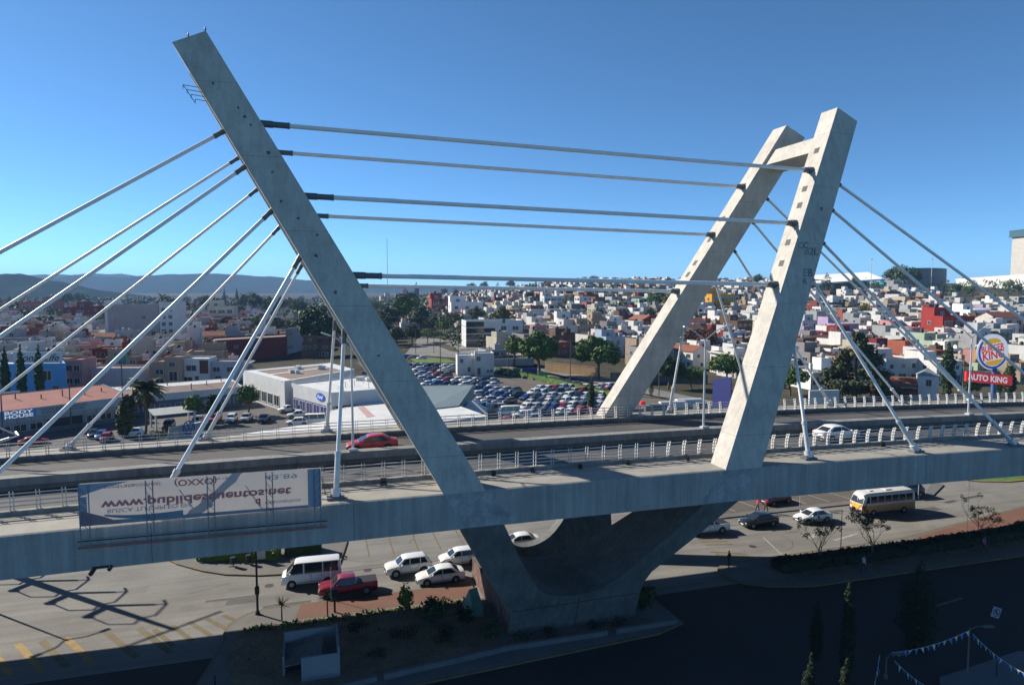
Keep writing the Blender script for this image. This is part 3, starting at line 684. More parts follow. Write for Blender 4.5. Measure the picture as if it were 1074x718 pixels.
q = thing('drain_bracket', 'dark bent bracket hanging under the near girder below the banner', 'bracket', B(-12.3, 45.5, 10.6)); part('bracket', br_, M_black, q)
# ------------------------------------------------------------------ vehicles (x forward, origin on the road under the middle)
def loft(st, ring):
    """stations along x; ring(st) gives a half section from bottom centre to top centre (y>=0)"""
    mb = MB(); rings = []
    for s in st:
        h = ring(s); full = h + [(-y, z) for y, z in h[::-1] if y > 1e-6]
        rings.append([(s[0], y, z) for y, z in full])
    m = len(rings[0])
    for r_ in rings: mb.v += r_
    for i in range(len(rings) - 1):
        for j in range(m):
            j2 = (j + 1) % m; mb.f.append((i * m + j, i * m + j2, (i + 1) * m + j2, (i + 1) * m + j)[::-1]); mb.m.append(0)
    mb.f.append(tuple(range(m))); mb.f.append(tuple((len(rings) - 1) * m + j for j in range(m))[::-1]); mb.m += [0, 0]
    return mb
KIND = {  # length, width, ground clearance, stations (x, top, width factor), glasshouse x1..x4, belt z, roof z, wheel x, radius
    'sedan': dict(L=4.5, W=1.76, st=[(2.25, .62, .74), (2.1, .72, .88), (1.7, .84, .97), (.95, .95, 1), (-1.35, 1.0, 1), (-1.95, .99, .96), (-2.2, .92, .88), (-2.25, .7, .78)], g=(1.25, .22, -1.0, -1.86), belt=.95, roof=1.44, wx=(1.38, -1.32), r=.315),
    'hatch': dict(L=4.0, W=1.72, st=[(2.0, .65, .74), (1.88, .78, .88), (1.55, .9, .97), (.95, 1.0, 1), (-1.3, 1.05, 1), (-1.85, 1.03, .95), (-2.0, .8, .84)], g=(1.15, .38, -1.25, -1.86), belt=1.0, roof=1.52, wx=(1.22, -1.22), r=.31),
    'suv': dict(L=4.4, W=1.84, st=[(2.2, .75, .76), (2.08, .92, .9), (1.7, 1.03, .97), (1.0, 1.1, 1), (-1.5, 1.14, 1), (-2.1, 1.12, .95), (-2.2, .85, .86)], g=(1.15, .45, -1.6, -2.1), belt=1.1, roof=1.68, wx=(1.34, -1.34), r=.36),
    'pickup': dict(L=5.1, W=1.8, st=[(2.55, .8, .8), (2.45, .93, .92), (2.0, 1.03, .98), (1.3, 1.08, 1), (-.5, 1.1, 1), (-2.4, 1.1, 1), (-2.55, 1.06, .97)], g=(1.4, .75, -.55, -.75), belt=1.08, roof=1.68, wx=(1.6, -1.55), r=.37),
    'van': dict(L=5.3, W=1.88, st=[(2.65, .9, .78), (2.5, 1.12, .92), (2.1, 1.25, .98), (1.5, 1.28, 1), (-2.4, 1.28, 1), (-2.65, 1.26, .95)], g=(2.28, 1.35, -2.45, -2.62), belt=1.25, roof=2.25, wx=(1.75, -1.45), r=.34),
}
def car_meshes(kind, single=False):
    k = KIND[kind]; W = k['W'] / 2; zb = .22 if kind in ('sedan', 'hatch') else .3
    def ring(s):
        x, tp, wf = s; w = W * wf
        return [(0, zb), (w * .86, zb), (w * .97, zb + .10), (w, zb + .32), (w, tp - .16), (w * .975, tp - .05), (w * .90, tp), (0, tp + .03)]
    body = loft(k['st'], ring); x1, x2, x3, x4 = k['g']; be, ro = k['belt'] - .02, k['roof']
    wb, wr = W * .93, W * (.74 if kind != 'van' else .82)
    gh = MB()
    bot = [(x1, wb * .9, be), (x2 - (x2 - x1) * 0 - .25, wb, be), (x3, wb, be), (x4, wb * .93, be)]
    top = [(x2 + .05, wr * .93, ro - .05), (x2 - .35, wr, ro), (x3 + .12, wr, ro - .005), (x3 - .04, wr * .95, ro - .06)]
    def cs(b, t): return [b, (b[0] * .35 + t[0] * .65, b[1] * .42 + t[1] * .58, b[2] * .35 + t[2] * .65), t, (t[0], t[1] * .78, t[2] + .035), (t[0], 0, t[2] + .05)]
    rows = [cs(b, t) for b, t in zip(bot, top)]; n = 0
    for r_ in rows:
        full = r_ + [(x, -y, z) for x, y, z in r_[::-1][1:]]; gh.v += full; m = len(full)
    for i in range(len(rows) - 1):
        for j in range(m - 1): gh.f.append((i * m + j, i * m + j + 1, (i + 1) * m + j + 1, (i + 1) * m + j)[::-1]); gh.m.append(0)
    gh.f.append(tuple(range(m))); gh.f.append(tuple((len(rows) - 1) * m + j for j in range(m))[::-1]); gh.m += [0, 0]
    body.add(gh)
    def bl(P, u_, v_):
        a, b, c, d = [Vector(p) for p in P]; return (a * (1 - u_) + b * u_) * (1 - v_) + (d * (1 - u_) + c * u_) * v_
    def pane(P, u0, u1, v0, v1, off=.014):
        q = [bl(P, u0, v0), bl(P, u1, v0), bl(P, u1, v1), bl(P, u0, v1)]
        nrm = (q[1] - q[0]).cross(q[3] - q[0]).normalized(); mid = sum(q, Vector()) / 4
        if nrm.dot(mid - Vector((mid.x * .5, 0, be))) < 0: nrm = -nrm
        mb = MB(); mb.hexa([p - nrm * .03 for p in q], [p + nrm * off for p in q]); return mb
    wind = []
    fw = [rows[0][0], (rows[0][0][0], -rows[0][0][1], be), (top[0][0], -top[0][1], top[0][2]), top[0]]
    wind.append(('windscreen', pane(fw, .07, .93, .06, .93)))
    rw = [bot[3], (bot[3][0], -bot[3][1], bot[3][2]), (top[3][0], -top[3][1], top[3][2]), top[3]]
    wind.append(('rear_window', pane(rw, .08, .92, .12 if kind != 'van' else .1, .9)))
    for sg in (1, -1):
        lo = [bot[0], bot[1], bot[2], bot[3]]; hi = [top[0], top[1], top[2], top[3]]
        f = lambda p: Vector((p[0], p[1] * sg * 1.0, p[2]))
        mk = lambda b, t: Vector((b[0] * .35 + t[0] * .65, (b[1] * .42 + t[1] * .58) * sg, b[2] * .35 + t[2] * .65))
        def side(xa, xb):
            # quad between belt and roof for x range, taken on the straight mid panel
            def edge(x, z0, up):
                xs0, xs1 = bot[0][0], bot[3][0]; u_ = (x - xs0) / (xs1 - xs0)
                return Vector((x, (wb * 1.0 if not up else wr * 1.02) * sg, z0))
            return [edge(xa[0], be + .06, 0), edge(xb[0], be + .06, 0), edge(xb[1], ro - .08, 1), edge(xa[1], ro - .08, 1)]
        xm = (x1 + x4) / 2 - .1
        fa = (x1 - .32, x2 - .12)
        if kind == 'van': segs = [((x1 - .35, x2 + .2), (.75, .75)), ((.62, .62), (-.95, -.95)), ((-1.05, -1.05), (x4 + .25, x4 + .25))]
        elif kind == 'pickup': segs = [(fa, (.12, .12)), ((.04, .04), (x3 + .02, x3 + .06))]
        elif kind == 'suv': segs = [(fa, (.0, .0)), ((-.08, -.08), (-1.0, -1.0)), ((-1.08, -1.08), (x4 + .35, x3 + .12))]
        else: segs = [(fa, (-.05, -.05)), ((-.13, -.13), (x4 + .5, x3 + .1))]
        for xa, xb in segs:
            q = side(xa, xb); mb = MB(); nrm = Vector((0, sg, .3)).normalized()
            mb.hexa([p - nrm * .10 for p in (q if sg < 0 else q[::-1])], [p + nrm * .022 for p in (q if sg < 0 else q[::-1])]); wind.append(('side_window', mb))
    whs = []
    for wx in k['wx']:
        for sg in (1, -1):
            t = MB(); y = sg * (W - .10); t.mat(0).tube((wx, y - .1 * sg, k['r']), (wx, y + .115 * sg, k['r']), k['r'], n=16)
            rm = MB(); rm.tube((wx, y + .08 * sg, k['r']), (wx, y + .125 * sg, k['r']), k['r'] * .62, n=10)
            ar = MB(); ar.tube((wx, y - .02 * sg, k['r'] + .03), (wx, y + .105 * sg, k['r'] + .03), k['r'] + .075, n=16)
            whs.append((t, rm, ar))
    x0 = k['st'][0][0]; xe = k['st'][-1][0]; zt_ = k['st'][1][1]
    hl, tl = [], []
    for sg in (1, -1):
        h = MB(); h.box((x0 - .13, sg * W * .66, zt_ - .12), (.22, W * .3, .13)); hl.append(h)
        t = MB(); zz_ = (k['st'][-2][1] - .16) if kind != 'van' else 1.1; t.box((xe + .08, sg * W * .72, zz_), (.14, W * .26, .16 if kind not in ('van', 'pickup') else .36)); tl.append(t)
    bp = MB(); bp.box((x0 - .1, 0, zb + .13), (.26, W * 1.45, .2)); bp.box((xe + .09, 0, zb + .16), (.24, W * 1.5, .2)); bp.box((x0 - .03, 0, zb + .33), (.1, W * .8, .13))
    mir = MB()
    for sg in (1, -1): mir.box((x1 - .38, sg * (W + .09), be + .1), (.12, .2, .14))
    bed = MB()
    if kind == 'pickup': bed.box((-1.64, 0, 1.118), (1.62, W * 1.62, .03))
    return dict(body=body, windows=wind, wheels=whs, head=hl, tail=tl, bump=bp, mirror=mir, bed=bed)
def make_car(kind, name, label, cat, loc, rz, color, group=None):
    d = car_meshes(kind); root = thing(name, label, cat, loc, rz, group)
    b = link('body', d['body'].mesh('body', M_paint, 38), root, color=color); b['tint'] = 1
    for nm, mb in d['windows']: link(nm, mb.mesh(nm, M_glass), root)
    for t, rm, ar in d['wheels']:
        link('wheel_arch', ar.mesh('wheel_arch', M_trim), root)
        w_ = link('wheel', t.mesh('tyre', M_tyre, 50), root); link('rim', rm.mesh('rim', M_rim), w_)
    for h in d['head']: link('headlight', h.mesh('headlight', M_lens), root)
    for t in d['tail']: link('tail_light', t.mesh('tail_light', M_red), root)
    link('bumper', d['bump'].mesh('bumper', M_trim), root)
    mr = link('mirror', d['mirror'].mesh('mirror', M_paint), root, color=color); mr['tint'] = 1
    k = KIND[kind]; W = k['W'] / 2; sm = MB()
    for x_ in ((k['g'][0] - .30, -.08, k['g'][3] + .62) if kind not in ('pickup', 'van') else (k['g'][0] - .34, .0, k['g'][2] + .02)):
        for sg in (1, -1): sm.box((x_, sg * (W + .002), k['belt'] * .66), (.022, .012, k['belt'] * .52))
    for sg in (1, -1): sm.box((0, sg * (W + .003), k['belt'] * .40), (k['L'] * .48, .02, .035)); sm.box((.1, sg * (W * .985 + .012), k['belt'] * .84), (.2, .03, .035)); sm.box((-.85, sg * (W * .985 + .012), k['belt'] * .84), (.2, .03, .035))
    link('door_seam', sm.mesh('door_seam', M_trim), root)
    pl_ = MB(); pl_.box((k['st'][0][0] + .035, 0, .42), (.02, .5, .13)); pl_.box((k['st'][-1][0] - .035, 0, .55), (.02, .5, .13)); link('number_plate', pl_.mesh('number_plate', M_lens), root)
    gr_ = MB(); gr_.box((k['st'][0][0] + .005, 0, k['st'][0][1] - .06), (.03, W * .8, .12)); link('grille', gr_.mesh('grille', M_trim), root)
    if d['bed'].f: link('cargo_bed', d['bed'].mesh('cargo_bed', M_trim), root)
    return root
SIMPLE = {}
def simple_car(kind):
    """the same car as one mesh, for the rows seen from afar"""
    if kind not in SIMPLE:
        d = car_meshes(kind); m = MB(); m.add(d['body'], mi=0)
        for _, x in d['windows']: m.add(x, mi=1)
        for t, rm, ar in d['wheels']: m.add(t, mi=2); m.add(ar, mi=2); m.add(rm, mi=3)
        for h in d['head']: m.add(h, mi=4)
        for h in d['tail']: m.add(h, mi=5)
        m.add(d['bump'], mi=2); m.add(d['bed'], mi=2)
        SIMPLE[kind] = m.mesh('car', [M_paint, M_glass, M_tyre, M_rim, M_lens, M_red], 38)
    return SIMPLE[kind]
WHT, SIL, BLK, RED, DRED, BLU, NAVY, GRY, MAROON = (.72, .72, .71), (.42, .43, .44), (.012, .012, .014), (.42, .02, .03), (.22, .012, .025), (.03, .08, .26), (.015, .025, .06), (.10, .105, .11), (.05, .011, .045)
def road(px, py): return G(px, py, .006)
def on_ave(name, kind, s, t, col, label, cat, yaw=180):
    return make_car(kind, name, label, cat, B(s, t, .006), A + R(yaw), col, None)
on_ave('passenger_van', 'van', -.2, 64.6, WHT, 'white high roof passenger van on the avenue, beside the red pickup', 'van', 178)
on_ave('pickup_truck', 'pickup', 2.9, 61.4, DRED, 'dark red pickup with empty open bed below the bridge', 'pickup', 181)
on_ave('car', 'suv', 8.7, 64.3, WHT, 'white hatchback suv with black roof panel, left of the white sedan below the bridge', 'car', 184)
on_ave('car', 'sedan', 11.3, 61.5, WHT, 'white sedan nearest the brick kerb below the front left leg', 'car', 181)
on_ave('car', 'hatch', 13.9, 65.1, WHT, 'white hatchback half hidden behind the front left leg of the bridge', 'car', 182)
on_ave('car', 'sedan', 20.9, 67.6, WHT, 'white car seen through the gap under the V of the bridge', 'car', 180)
on_ave('car', 'sedan', 34.3, 66.6, RED, 'red car peeping out behind the dark curved bridge base', 'car', 180)
on_ave('pickup_truck', 'pickup', 42.4, 65.8, WHT, 'white pickup partly hidden by the right bridge leg', 'pickup', 178)
on_ave('car', 'sedan', 49.6, 66.1, BLK, 'black sedan between white pickup and white sedan on the avenue', 'car', 181)
on_ave('car', 'sedan', 56.6, 65.5, WHT, 'white sedan following the black sedan, ahead of the bus', 'car', 181)
on_ave('car', 'sedan', 57.0, 72.7, MAROON, 'maroon car parked in the marked court beside the avenue', 'car', 12)
on_ave('car', 'suv', 75.6, 70.2, NAVY, 'dark car standing in for a bridge shadow right behind the small bus', 'car', 180)  # car added in place of a shadow cast by the bridge
make_car('sedan', 'car', 'red sedan driving on the far bridge roadway beside the left mast', 'car', B(5.2, 61.3, ZD(5) - .265), A + R(180), RED)
make_car('sedan', 'car', 'white sedan driving on the near bridge roadway right of the pylon', 'car', B(48.6, 53.4, ZD(48) - .265), A + R(2), WHT)
# roof details
# small bus
bs = thing('city_bus', 'small city bus with white roof, orange and purple painted front below the bridge', 'bus', B(67.2, 65.9, .006), A + R(179))
b_ = loft([(3.9, 1.35, .86), (3.8, 1.5, .95), (3.5, 1.52, 1), (-3.8, 1.52, 1), (-3.9, 1.5, .97)], lambda s: [(0, .38), (1.08 * s[2], .38), (1.13 * s[2], .5), (1.14 * s[2], .85), (1.14 * s[2], .86), (1.14 * s[2], s[1] - .2), (1.13 * s[2], s[1]), (0, s[1])])
M_orange = mat('bus_orange', (.40, .19, .065), .45, .15, 1.5); M_purple = mat('bus_purple', (.06, .035, .10), .45, .15, 2)
nb = 15
for i, f in enumerate(b_.f):
    zc = sum(b_.v[q][2] for q in f) / len(f); b_.m[i] = 1 if zc < .60 else 0
link('body', b_.mesh('body', [M_orange, M_purple], 40), bs)
c_ = loft([(3.55, 2.55, .80), (3.2, 2.72, .90), (2.6, 2.78, .94), (-3.6, 2.78, .94), (-3.85, 2.7, .9)], lambda s: [(0, 1.5), (1.12 * min(1, s[2] + .1), 1.5), (1.12 * (s[2] + .04), 2.2), (1.1 * s[2], s[1] - .2), (.9 * s[2], s[1]), (0, s[1] + .05)])
c_.v = [(x + (.3 if z < 1.6 and x > 3.4 else 0), y, z) for x, y, z in c_.v]
link('cabin', c_.mesh('cabin', M_white, 40), bs)
for sg in (1, -1):
    for i in range(6):
        x1_ = 2.75 - i * 1.05; q = MB(); q.hexa([(x1_, sg * 1.06, 1.62), (x1_ - .95, sg * 1.06, 1.62), (x1_ - .95, sg * 1.0, 2.42), (x1_, sg * 1.0, 2.42)][::sg], [(x1_, sg * 1.15, 1.62), (x1_ - .95, sg * 1.15, 1.62), (x1_ - .95, sg * 1.095, 2.42), (x1_, sg * 1.095, 2.42)][::sg]); link('side_window', q.mesh('side_window', M_glass), bs)
    for wx in (2.35, -2.2):
        q = MB(); q.tube((wx, sg * .9, .42), (wx, sg * 1.16, .42), .42, n=16); w_ = link('wheel', q.mesh('tyre', M_tyre, 50), bs); q = MB(); q.tube((wx, sg * 1.1, .42), (wx, sg * 1.175, .42), .2, n=10); link('rim', q.mesh('rim', M_rim), w_)
    q = MB(); q.box((3.86, sg * .78, .92), (.12, .3, .26)); link('headlight', q.mesh('headlight', M_lens), bs)
    q = MB(); q.hexa([(3.42, sg * 1.02, 1.62), (2.9, sg * 1.07, 1.62), (2.9, sg * .99, 2.4), (3.15, sg * .97, 2.4)][::sg], [(3.42, sg * 1.12, 1.62), (2.9, sg * 1.15, 1.62), (2.9, sg * 1.09, 2.4), (3.15, sg * 1.06, 2.4)][::sg]); link('cab_window', q.mesh('cab_window', M_glass), bs)
q = MB()
for sg in (1, -1): q.hexa([(3.84, sg * .06, 1.58), (3.8, sg * .92, 1.58), (3.36, sg * .82, 2.42), (3.4, sg * .06, 2.42)][::-sg], [(3.92, sg * .06, 1.58), (3.88, sg * .92, 1.58), (3.46, sg * .82, 2.42), (3.5, sg * .06, 2.42)][::-sg])
link('windscreen', q.mesh('windscreen', M_glass), bs)
q = MB(); q.box((3.9, 0, 1.18), (.06, 1.25, .42)); q.box((3.91, 0, .98), (.06, .8, .2)); link('front_panel', q.mesh('front_panel', mat('bus_yellow', (.55, .36, .05), .5, .3, 3)), bs)
q = MB(); q.box((3.88, 0, .55), (.2, 2.1, .26)); q.box((-3.92, 0, .55), (.15, 2.1, .26)); link('bumper', q.mesh('bumper', M_purple), bs)
q = MB()
for sg in (1, -1): q.box((0, sg * 1.146, 1.42), (7.4, .03, .08))
link('side_stripe', q.mesh('side_stripe', M_white), bs)
q = MB(); q.box((-.5, 0, 2.86), (.9, .8, .12)); q.box((2.0, 0, 2.85), (.5, .6, .1)); link('roof_vent', q.mesh('roof_vent', M_white), bs)
# ------------------------------------------------------------------ people
M_skin = mat('skin', (.30, .17, .11), .6, 0); M_hair = mat('hair', (.02, .014, .01), .7, 0); M_shoe = mat('shoe', (.02, .02, .02), .6, 0)
def person(label, loc, rz, shirt, trousers, stride=.16, carry=None):
    J = {'pel': ((0, 0, .93), .125), 'waist': ((0, 0, 1.08), .115), 'chest': ((0, .01, 1.30), .14), 'neck': ((0, .0, 1.46), .055), 'chin': ((.0, .03, 1.54), .07), 'head': ((0, .02, 1.63), .098), 'crown': ((0, .005, 1.71), .07)}
    E_ = [('pel', 'waist'), ('waist', 'chest'), ('chest', 'neck'), ('neck', 'chin'), ('chin', 'head'), ('head', 'crown')]
    for sg, n in ((1, 'l'), (-1, 'r')):
        st = stride * sg
        J.update({n + 'hip': ((.09 * sg, 0, .88), .095), n + 'kn': ((.10 * sg, st * .6 + .02, .48), .06), n + 'an': ((.10 * sg, st - .02, .09), .042), n + 'toe': ((.11 * sg, st + .13, .035), .035),
                  n + 'sh': ((.17 * sg, 0, 1.39), .062), n + 'el': ((.235 * sg, -st * .5, 1.12), .045), n + 'wr': ((.235 * sg, -st * .5 + .12, .90), .034), n + 'ha': ((.225 * sg, -st * .5 + .15, .80), .036)})
        E_ += [('pel', n + 'hip'), (n + 'hip', n + 'kn'), (n + 'kn', n + 'an'), (n + 'an', n + 'toe'), ('chest', n + 'sh'), (n + 'sh', n + 'el'), (n + 'el', n + 'wr'), (n + 'wr', n + 'ha')]
    ks = list(J); me = bpy.data.meshes.new('body'); me.from_pydata([J[k_][0] for k_ in ks], [(ks.index(a), ks.index(b)) for a, b in E_], [])
    o = bpy.data.objects.new('body', me); COL.objects.link(o)
    sk = o.modifiers.new('skin', 'SKIN'); sk.use_smooth_shade = True
    for i, k_ in enumerate(ks): me.skin_vertices[0].data[i].radius = (J[k_][1],) * 2
    me.skin_vertices[0].data[0].use_root = True
    o.modifiers.new('sub', 'SUBSURF').levels = 1
    dg = bpy.context.evaluated_depsgraph_get(); dg.update(); m2 = bpy.data.meshes.new_from_object(o.evaluated_get(dg)); bpy.data.objects.remove(o)
    m2.materials.clear()
    for m in (mat('cloth_%s' % '_'.join('%d' % (c * 99) for c in shirt), shirt, .85, .1, 5), mat('cloth_%s' % '_'.join('%d' % (c * 99) for c in trousers), trousers, .85, .1, 5), M_skin, M_hair, M_shoe): m2.materials.append(m)
    for p in m2.polygons:
        c = p.center; i = 1 if c.z < .96 else 0
        if c.z < .96 and abs(c.x) > .18 and c.z > .72: i = 2 if c.z < .9 else 0
        if c.z > 1.47: i = 2
        if c.z > 1.66 or (c.z > 1.54 and c.y < -.02): i = 3
        if c.z < .075: i = 4
        p.material_index = i
    r_ = thing('person', label, 'person', loc, rz); link('body', m2, r_)
    fc = MB()
    for sg in (1, -1): fc.box((sg * .035, .112, 1.64), (.022, .012, .014))
    fc.box((0, .125, 1.605), (.02, .03, .035)); fc.box((0, .108, 1.565), (.045, .012, .01)); link('face', fc.mesh('face', M_hair), r_)
    return r_
person('person in dark clothes standing on the median nose at the shadow edge', B(38.9, 56.2, .13), R(40), (.02, .02, .025), (.03, .035, .05), .05)
person('person in red top walking beside the parking court', B(52.2, 69.85, .135), R(100), (.50, .02, .06), (.03, .03, .04), .2)
person('person in dark red jacket walking behind the black sedan', B(53.3, 69.7, .135), R(100), (.20, .015, .03), (.02, .02, .03), .2)
person('person in pale shirt walking along the shaded hedge', B(50.6, 51.5, .135), R(-70), (.45, .5, .58), (.03, .035, .06), .2)
person('person in pink top by the hedge at the right edge', B(66.4, 52.0, .135), R(-80), (.50, .12, .28), (.04, .04, .06), .16)
# ------------------------------------------------------------------ trees
def leaves(mb, lobes, n, size, shell=.55, flat=0.0, nm=3):
    tot = sum(l[3] * l[4] * l[5] for l in lobes)
    for l in lobes:
        k = int(n * l[3] * l[4] * l[5] / tot) + 4
        for _ in range(k):
            d = Vector((random.gauss(0, 1), random.gauss(0, 1), random.gauss(0, 1))).normalized(); r_ = shell + (1 - shell) * random.random() ** .6
            r_ *= 1 + .18 * mnoise.noise(d * 2.3 + Vector(l[:3]))
            c = Vector((l[0] + d.x * l[3] * r_, l[1] + d.y * l[4] * r_, l[2] + d.z * l[5] * r_))
            nr = (d * .7 + Vector((random.uniform(-1, 1), random.uniform(-1, 1), random.uniform(-.3, 1))) * .8).normalized(); a = nr.orthogonal().normalized(); b = nr.cross(a)
            an = random.random() * 6.28; a, b = a * math.cos(an) + b * math.sin(an), b * math.cos(an) - a * math.sin(an); s = size * random.uniform(.6, 1.3)
            mb.mi = min(nm - 1, int(random.random() * nm)); mb.quad(c - a * s - b * s * .25, c - b * s * .55, c + a * s - b * s * .1, c + b * s * .6)
    return mb
def limb(mb, p, q, r0, r1, depth, spread=.5, tips=None):
    p, q = Vector(p), Vector(q); mid = (p + q) / 2 + Vector((random.uniform(-1, 1), random.uniform(-1, 1), 0)) * (q - p).length * .06
    mb.tube(p, mid, r0, (r0 + r1) / 2, 6, False); mb.tube(mid, q, (r0 + r1) / 2, r1, 6, False)
    if tips is not None and depth == 0: tips.append(q)
    if depth:
        d = (q - p)
        for i in range(random.randint(2, 3)):
            e = Vector((random.uniform(-1, 1), random.uniform(-1, 1), random.uniform(.1, .9))).normalized() * d.length * .75
            limb(mb, q, q + d * .35 + e * spread * 1.3, r1, r1 * .5, depth - 1, spread, tips)
GREEN = leafmats('green', [(.065, .125, .024), (.10, .165, .034), (.045, .09, .02)])
DARKG = leafmats('dark_green', [(.03, .06, .02), (.045, .08, .026), (.022, .045, .018)])
OLIVE = leafmats('olive', [(.075, .085, .03), (.06, .075, .028), (.09, .09, .04)])
RUSSET = leafmats('russet', [(.15, .05, .02), (.11, .04, .02), (.06, .05, .02)])
YELG = leafmats('lime', [(.11, .17, .03), (.085, .14, .025), (.07, .11, .02)])
DRY = leafmats('dry_frond', [(.16, .10, .045), (.13, .08, .04), (.10, .07, .035)])
def tree(name, label, cat, loc, kind, h=8.0, seed=0, group=None, w=None, n=None, leafset=None, rz=0.0):
    random.seed(seed); root = thing(name, label, cat, loc, rz, group); tk = MB(); cr = MB(); LS = leafset or GREEN; sm = None
    if kind == 'broad':
        w = w or h * .55; tips = []
        limb(tk, (0, 0, -.1), (random.uniform(-.2, .2), random.uniform(-.2, .2), h * .32), h * .035, h * .026, 2, .55, tips)
        lobes = [(0, 0, h * .64, w * .62, w * .62, h * .27)]
        for i in range(7):
            a = i * 6.28 / 7 + random.uniform(-.3, .3); q = w * random.uniform(.45, .72)
            lobes.append((q * math.cos(a), q * math.sin(a), h * random.uniform(.5, .74), w * random.uniform(.3, .46), w * random.uniform(.3, .46), h * random.uniform(.15, .23)))
        for i in range(3): lobes.append((random.uniform(-.3, .3) * w, random.uniform(-.3, .3) * w, h * random.uniform(.8, .88), w * .34, w * .34, h * .13))
        leaves(cr, lobes, n or 2600, h * .042, .5)
    elif kind == 'column':
        w = w or h * .11; tk.tube((0, 0, -.1), (0, 0, h * .5), h * .018, h * .01, 6)
        lobes = []
        for i in range(9):
            f = i / 8; r_ = w * (math.sin(math.pi * (.16 + .80 * f)) ** .8) * random.uniform(.9, 1.1); lobes.append((random.uniform(-.1, .1) * w, random.uniform(-.1, .1) * w, h * (.07 + .88 * f), r_, r_, h * .085))
        lobes.append((0, 0, h * .97, w * .18, w * .18, h * .05))
        leaves(cr, lobes, int((n or 1500) * 1.6), h * (.022 if (n or 0) < 3000 else .014), .6)
    elif kind == 'cone':
        w = w or h * .34; tk.tube((0, 0, -.1), (0, 0, h * .9), h * .03, h * .006, 7)
        lobes = []
        for i in range(46):
            f = random.random() ** 1.15; a = random.random() * 6.28; q = w * (1 - f) ** .75 * random.uniform(.55, .95); z = h * (.1 + .84 * f)
            lobes.append((q * math.cos(a), q * math.sin(a), z, w * .34 * (1.15 - f * .8), w * .34 * (1.15 - f * .8), h * .065))
            if i % 2 == 0: tk.tube((0, 0, z), (q * math.cos(a), q * math.sin(a), z + .1), h * .006, h * .002, 5, False)
        leaves(cr, lobes, n or 5200, h * .024, .2)
    elif kind == 'sparse':
        tips = []
        for i in range(3): limb(tk, (0, 0, -.1 + .3 * i), (random.uniform(-.6, .6) * h * .2, random.uniform(-.6, .6) * h * .2, h * .36), h * .014, h * .009, 3, .62, tips)
        for t in tips: leaves(cr, [(t.x, t.y, t.z, h * .07, h * .07, h * .06)], n or 24, h * .021, .2)
    elif kind == 'palm':
        pts = [Vector((.25 * math.sin(i * .35), .1 * i * .2, h * .8 * i / 8)) for i in range(9)]
        for i in range(8): tk.tube(pts[i], pts[i + 1], .24 - .012 * i, .23 - .012 * i, 8, False)
        top = pts[-1]
        def frond(mb, az_, el_, ln, droop):
            d = Vector((math.cos(az_), math.sin(az_), 0)); p = top.copy(); e_ = el_
            side = Vector((-d.y, d.x, 0)); prev = p
            for j in range(7):
                nx = prev + (d * math.cos(e_) + Vector((0, 0, math.sin(e_)))) * ln / 7; wd = ln * .16 * math.sin(math.pi * (.15 + .8 * (j + .5) / 7)); dz = Vector((0, 0, -wd * .45))
                mb.mi = random.randrange(3); mb.quad(prev, nx, nx + side * wd + dz, prev + side * wd * .9 + dz); mb.mi = random.randrange(3); mb.quad(prev, prev - side * wd * .9 + dz, nx - side * wd + dz, nx)
                prev = nx; e_ -= droop
        for i in range(34): frond(cr, random.random() * 6.28, random.uniform(-.1, 1.25), h * .40 * random.uniform(.85, 1.1), random.uniform(.14, .24))
        sm = MB()
        for i in range(34): frond(sm, random.random() * 6.28, random.uniform(-1.3, -.5), h * .34 * random.uniform(.8, 1.1), random.uniform(.02, .12))
    elif kind == 'bush':
        w = w or h * .7; lobes = []
        for i in range(6): lobes.append((random.uniform(-.5, .5) * w, random.uniform(-.5, .5) * w, h * random.uniform(.3, .62), w * .42, w * .42, h * .34))
        leaves(cr, lobes, n or 700, h * .07, .4); tk.tube((0, 0, -.05), (0, 0, h * .5), h * .04, h * .02, 6)
    elif kind == 'agave':
        tk.tube((0, 0, -.05), (0, 0, h * .62), .07, .05, 7)
        for i in range(34):
            az_ = random.random() * 6.28; el_ = random.uniform(-.5, 1.4); d = Vector((math.cos(az_) * math.cos(el_), math.sin(az_) * math.cos(el_), math.sin(el_))); p = Vector((0, 0, h * .66)); s_ = d.orthogonal().normalized() * .035
            cr.mi = random.randrange(3); cr.quad(p - s_, p + s_, p + d * h * .38)
    link('trunk', tk.mesh('trunk', M_bark, 60), root); link('crown', cr.mesh('crown', LS), root)
    if sm is not None: link('dead_fronds', sm.mesh('dead_fronds', DRY), root)
    return root
# plants near the bridge
tree('sparse_tree', 'thin leaved young tree on the median in front of the small bus', 'tree', B(53.8, 53.6, .14), 'sparse', 4.5, 11, 'young trees on the median', leafset=OLIVE)
tree('sparse_tree', 'low bare young tree on the median between white sedan and person', 'tree', B(48.0, 54.2, .14), 'sparse', 4.4, 5, 'young trees on the median', leafset=OLIVE, n=16)
tree('sparse_tree', 'small bare treetop on the median near the right edge', 'tree', B(69.5, 54.6, .14), 'sparse', 3.9, 8, 'young trees on the median', leafset=OLIVE, n=16)
tree('agave', 'spiky agave on a stem beside the black lamp post', 'plant', B(-2.6, 57.1, .134), 'agave', 2.2, 3, leafset=OLIVE)
tree('agave', 'spiky agave on a stem in front of the red pickup', 'plant', B(1.0, 57.0, .134), 'agave', 2.5, 6, leafset=OLIVE)
tree('broad_shrub', 'leafy sapling at the brick edge in front of the white sedan', 'shrub', B(7.6, 55.9, .134), 'bush', 2.7, 7, leafset=YELG, w=1.1, n=260)
tree('broad_shrub', 'dark rounded bush in the bed beside the green wedge', 'shrub', B(9.6, 54.2, .134), 'bush', 2.3, 8, leafset=DARKG, w=1.5, n=700)
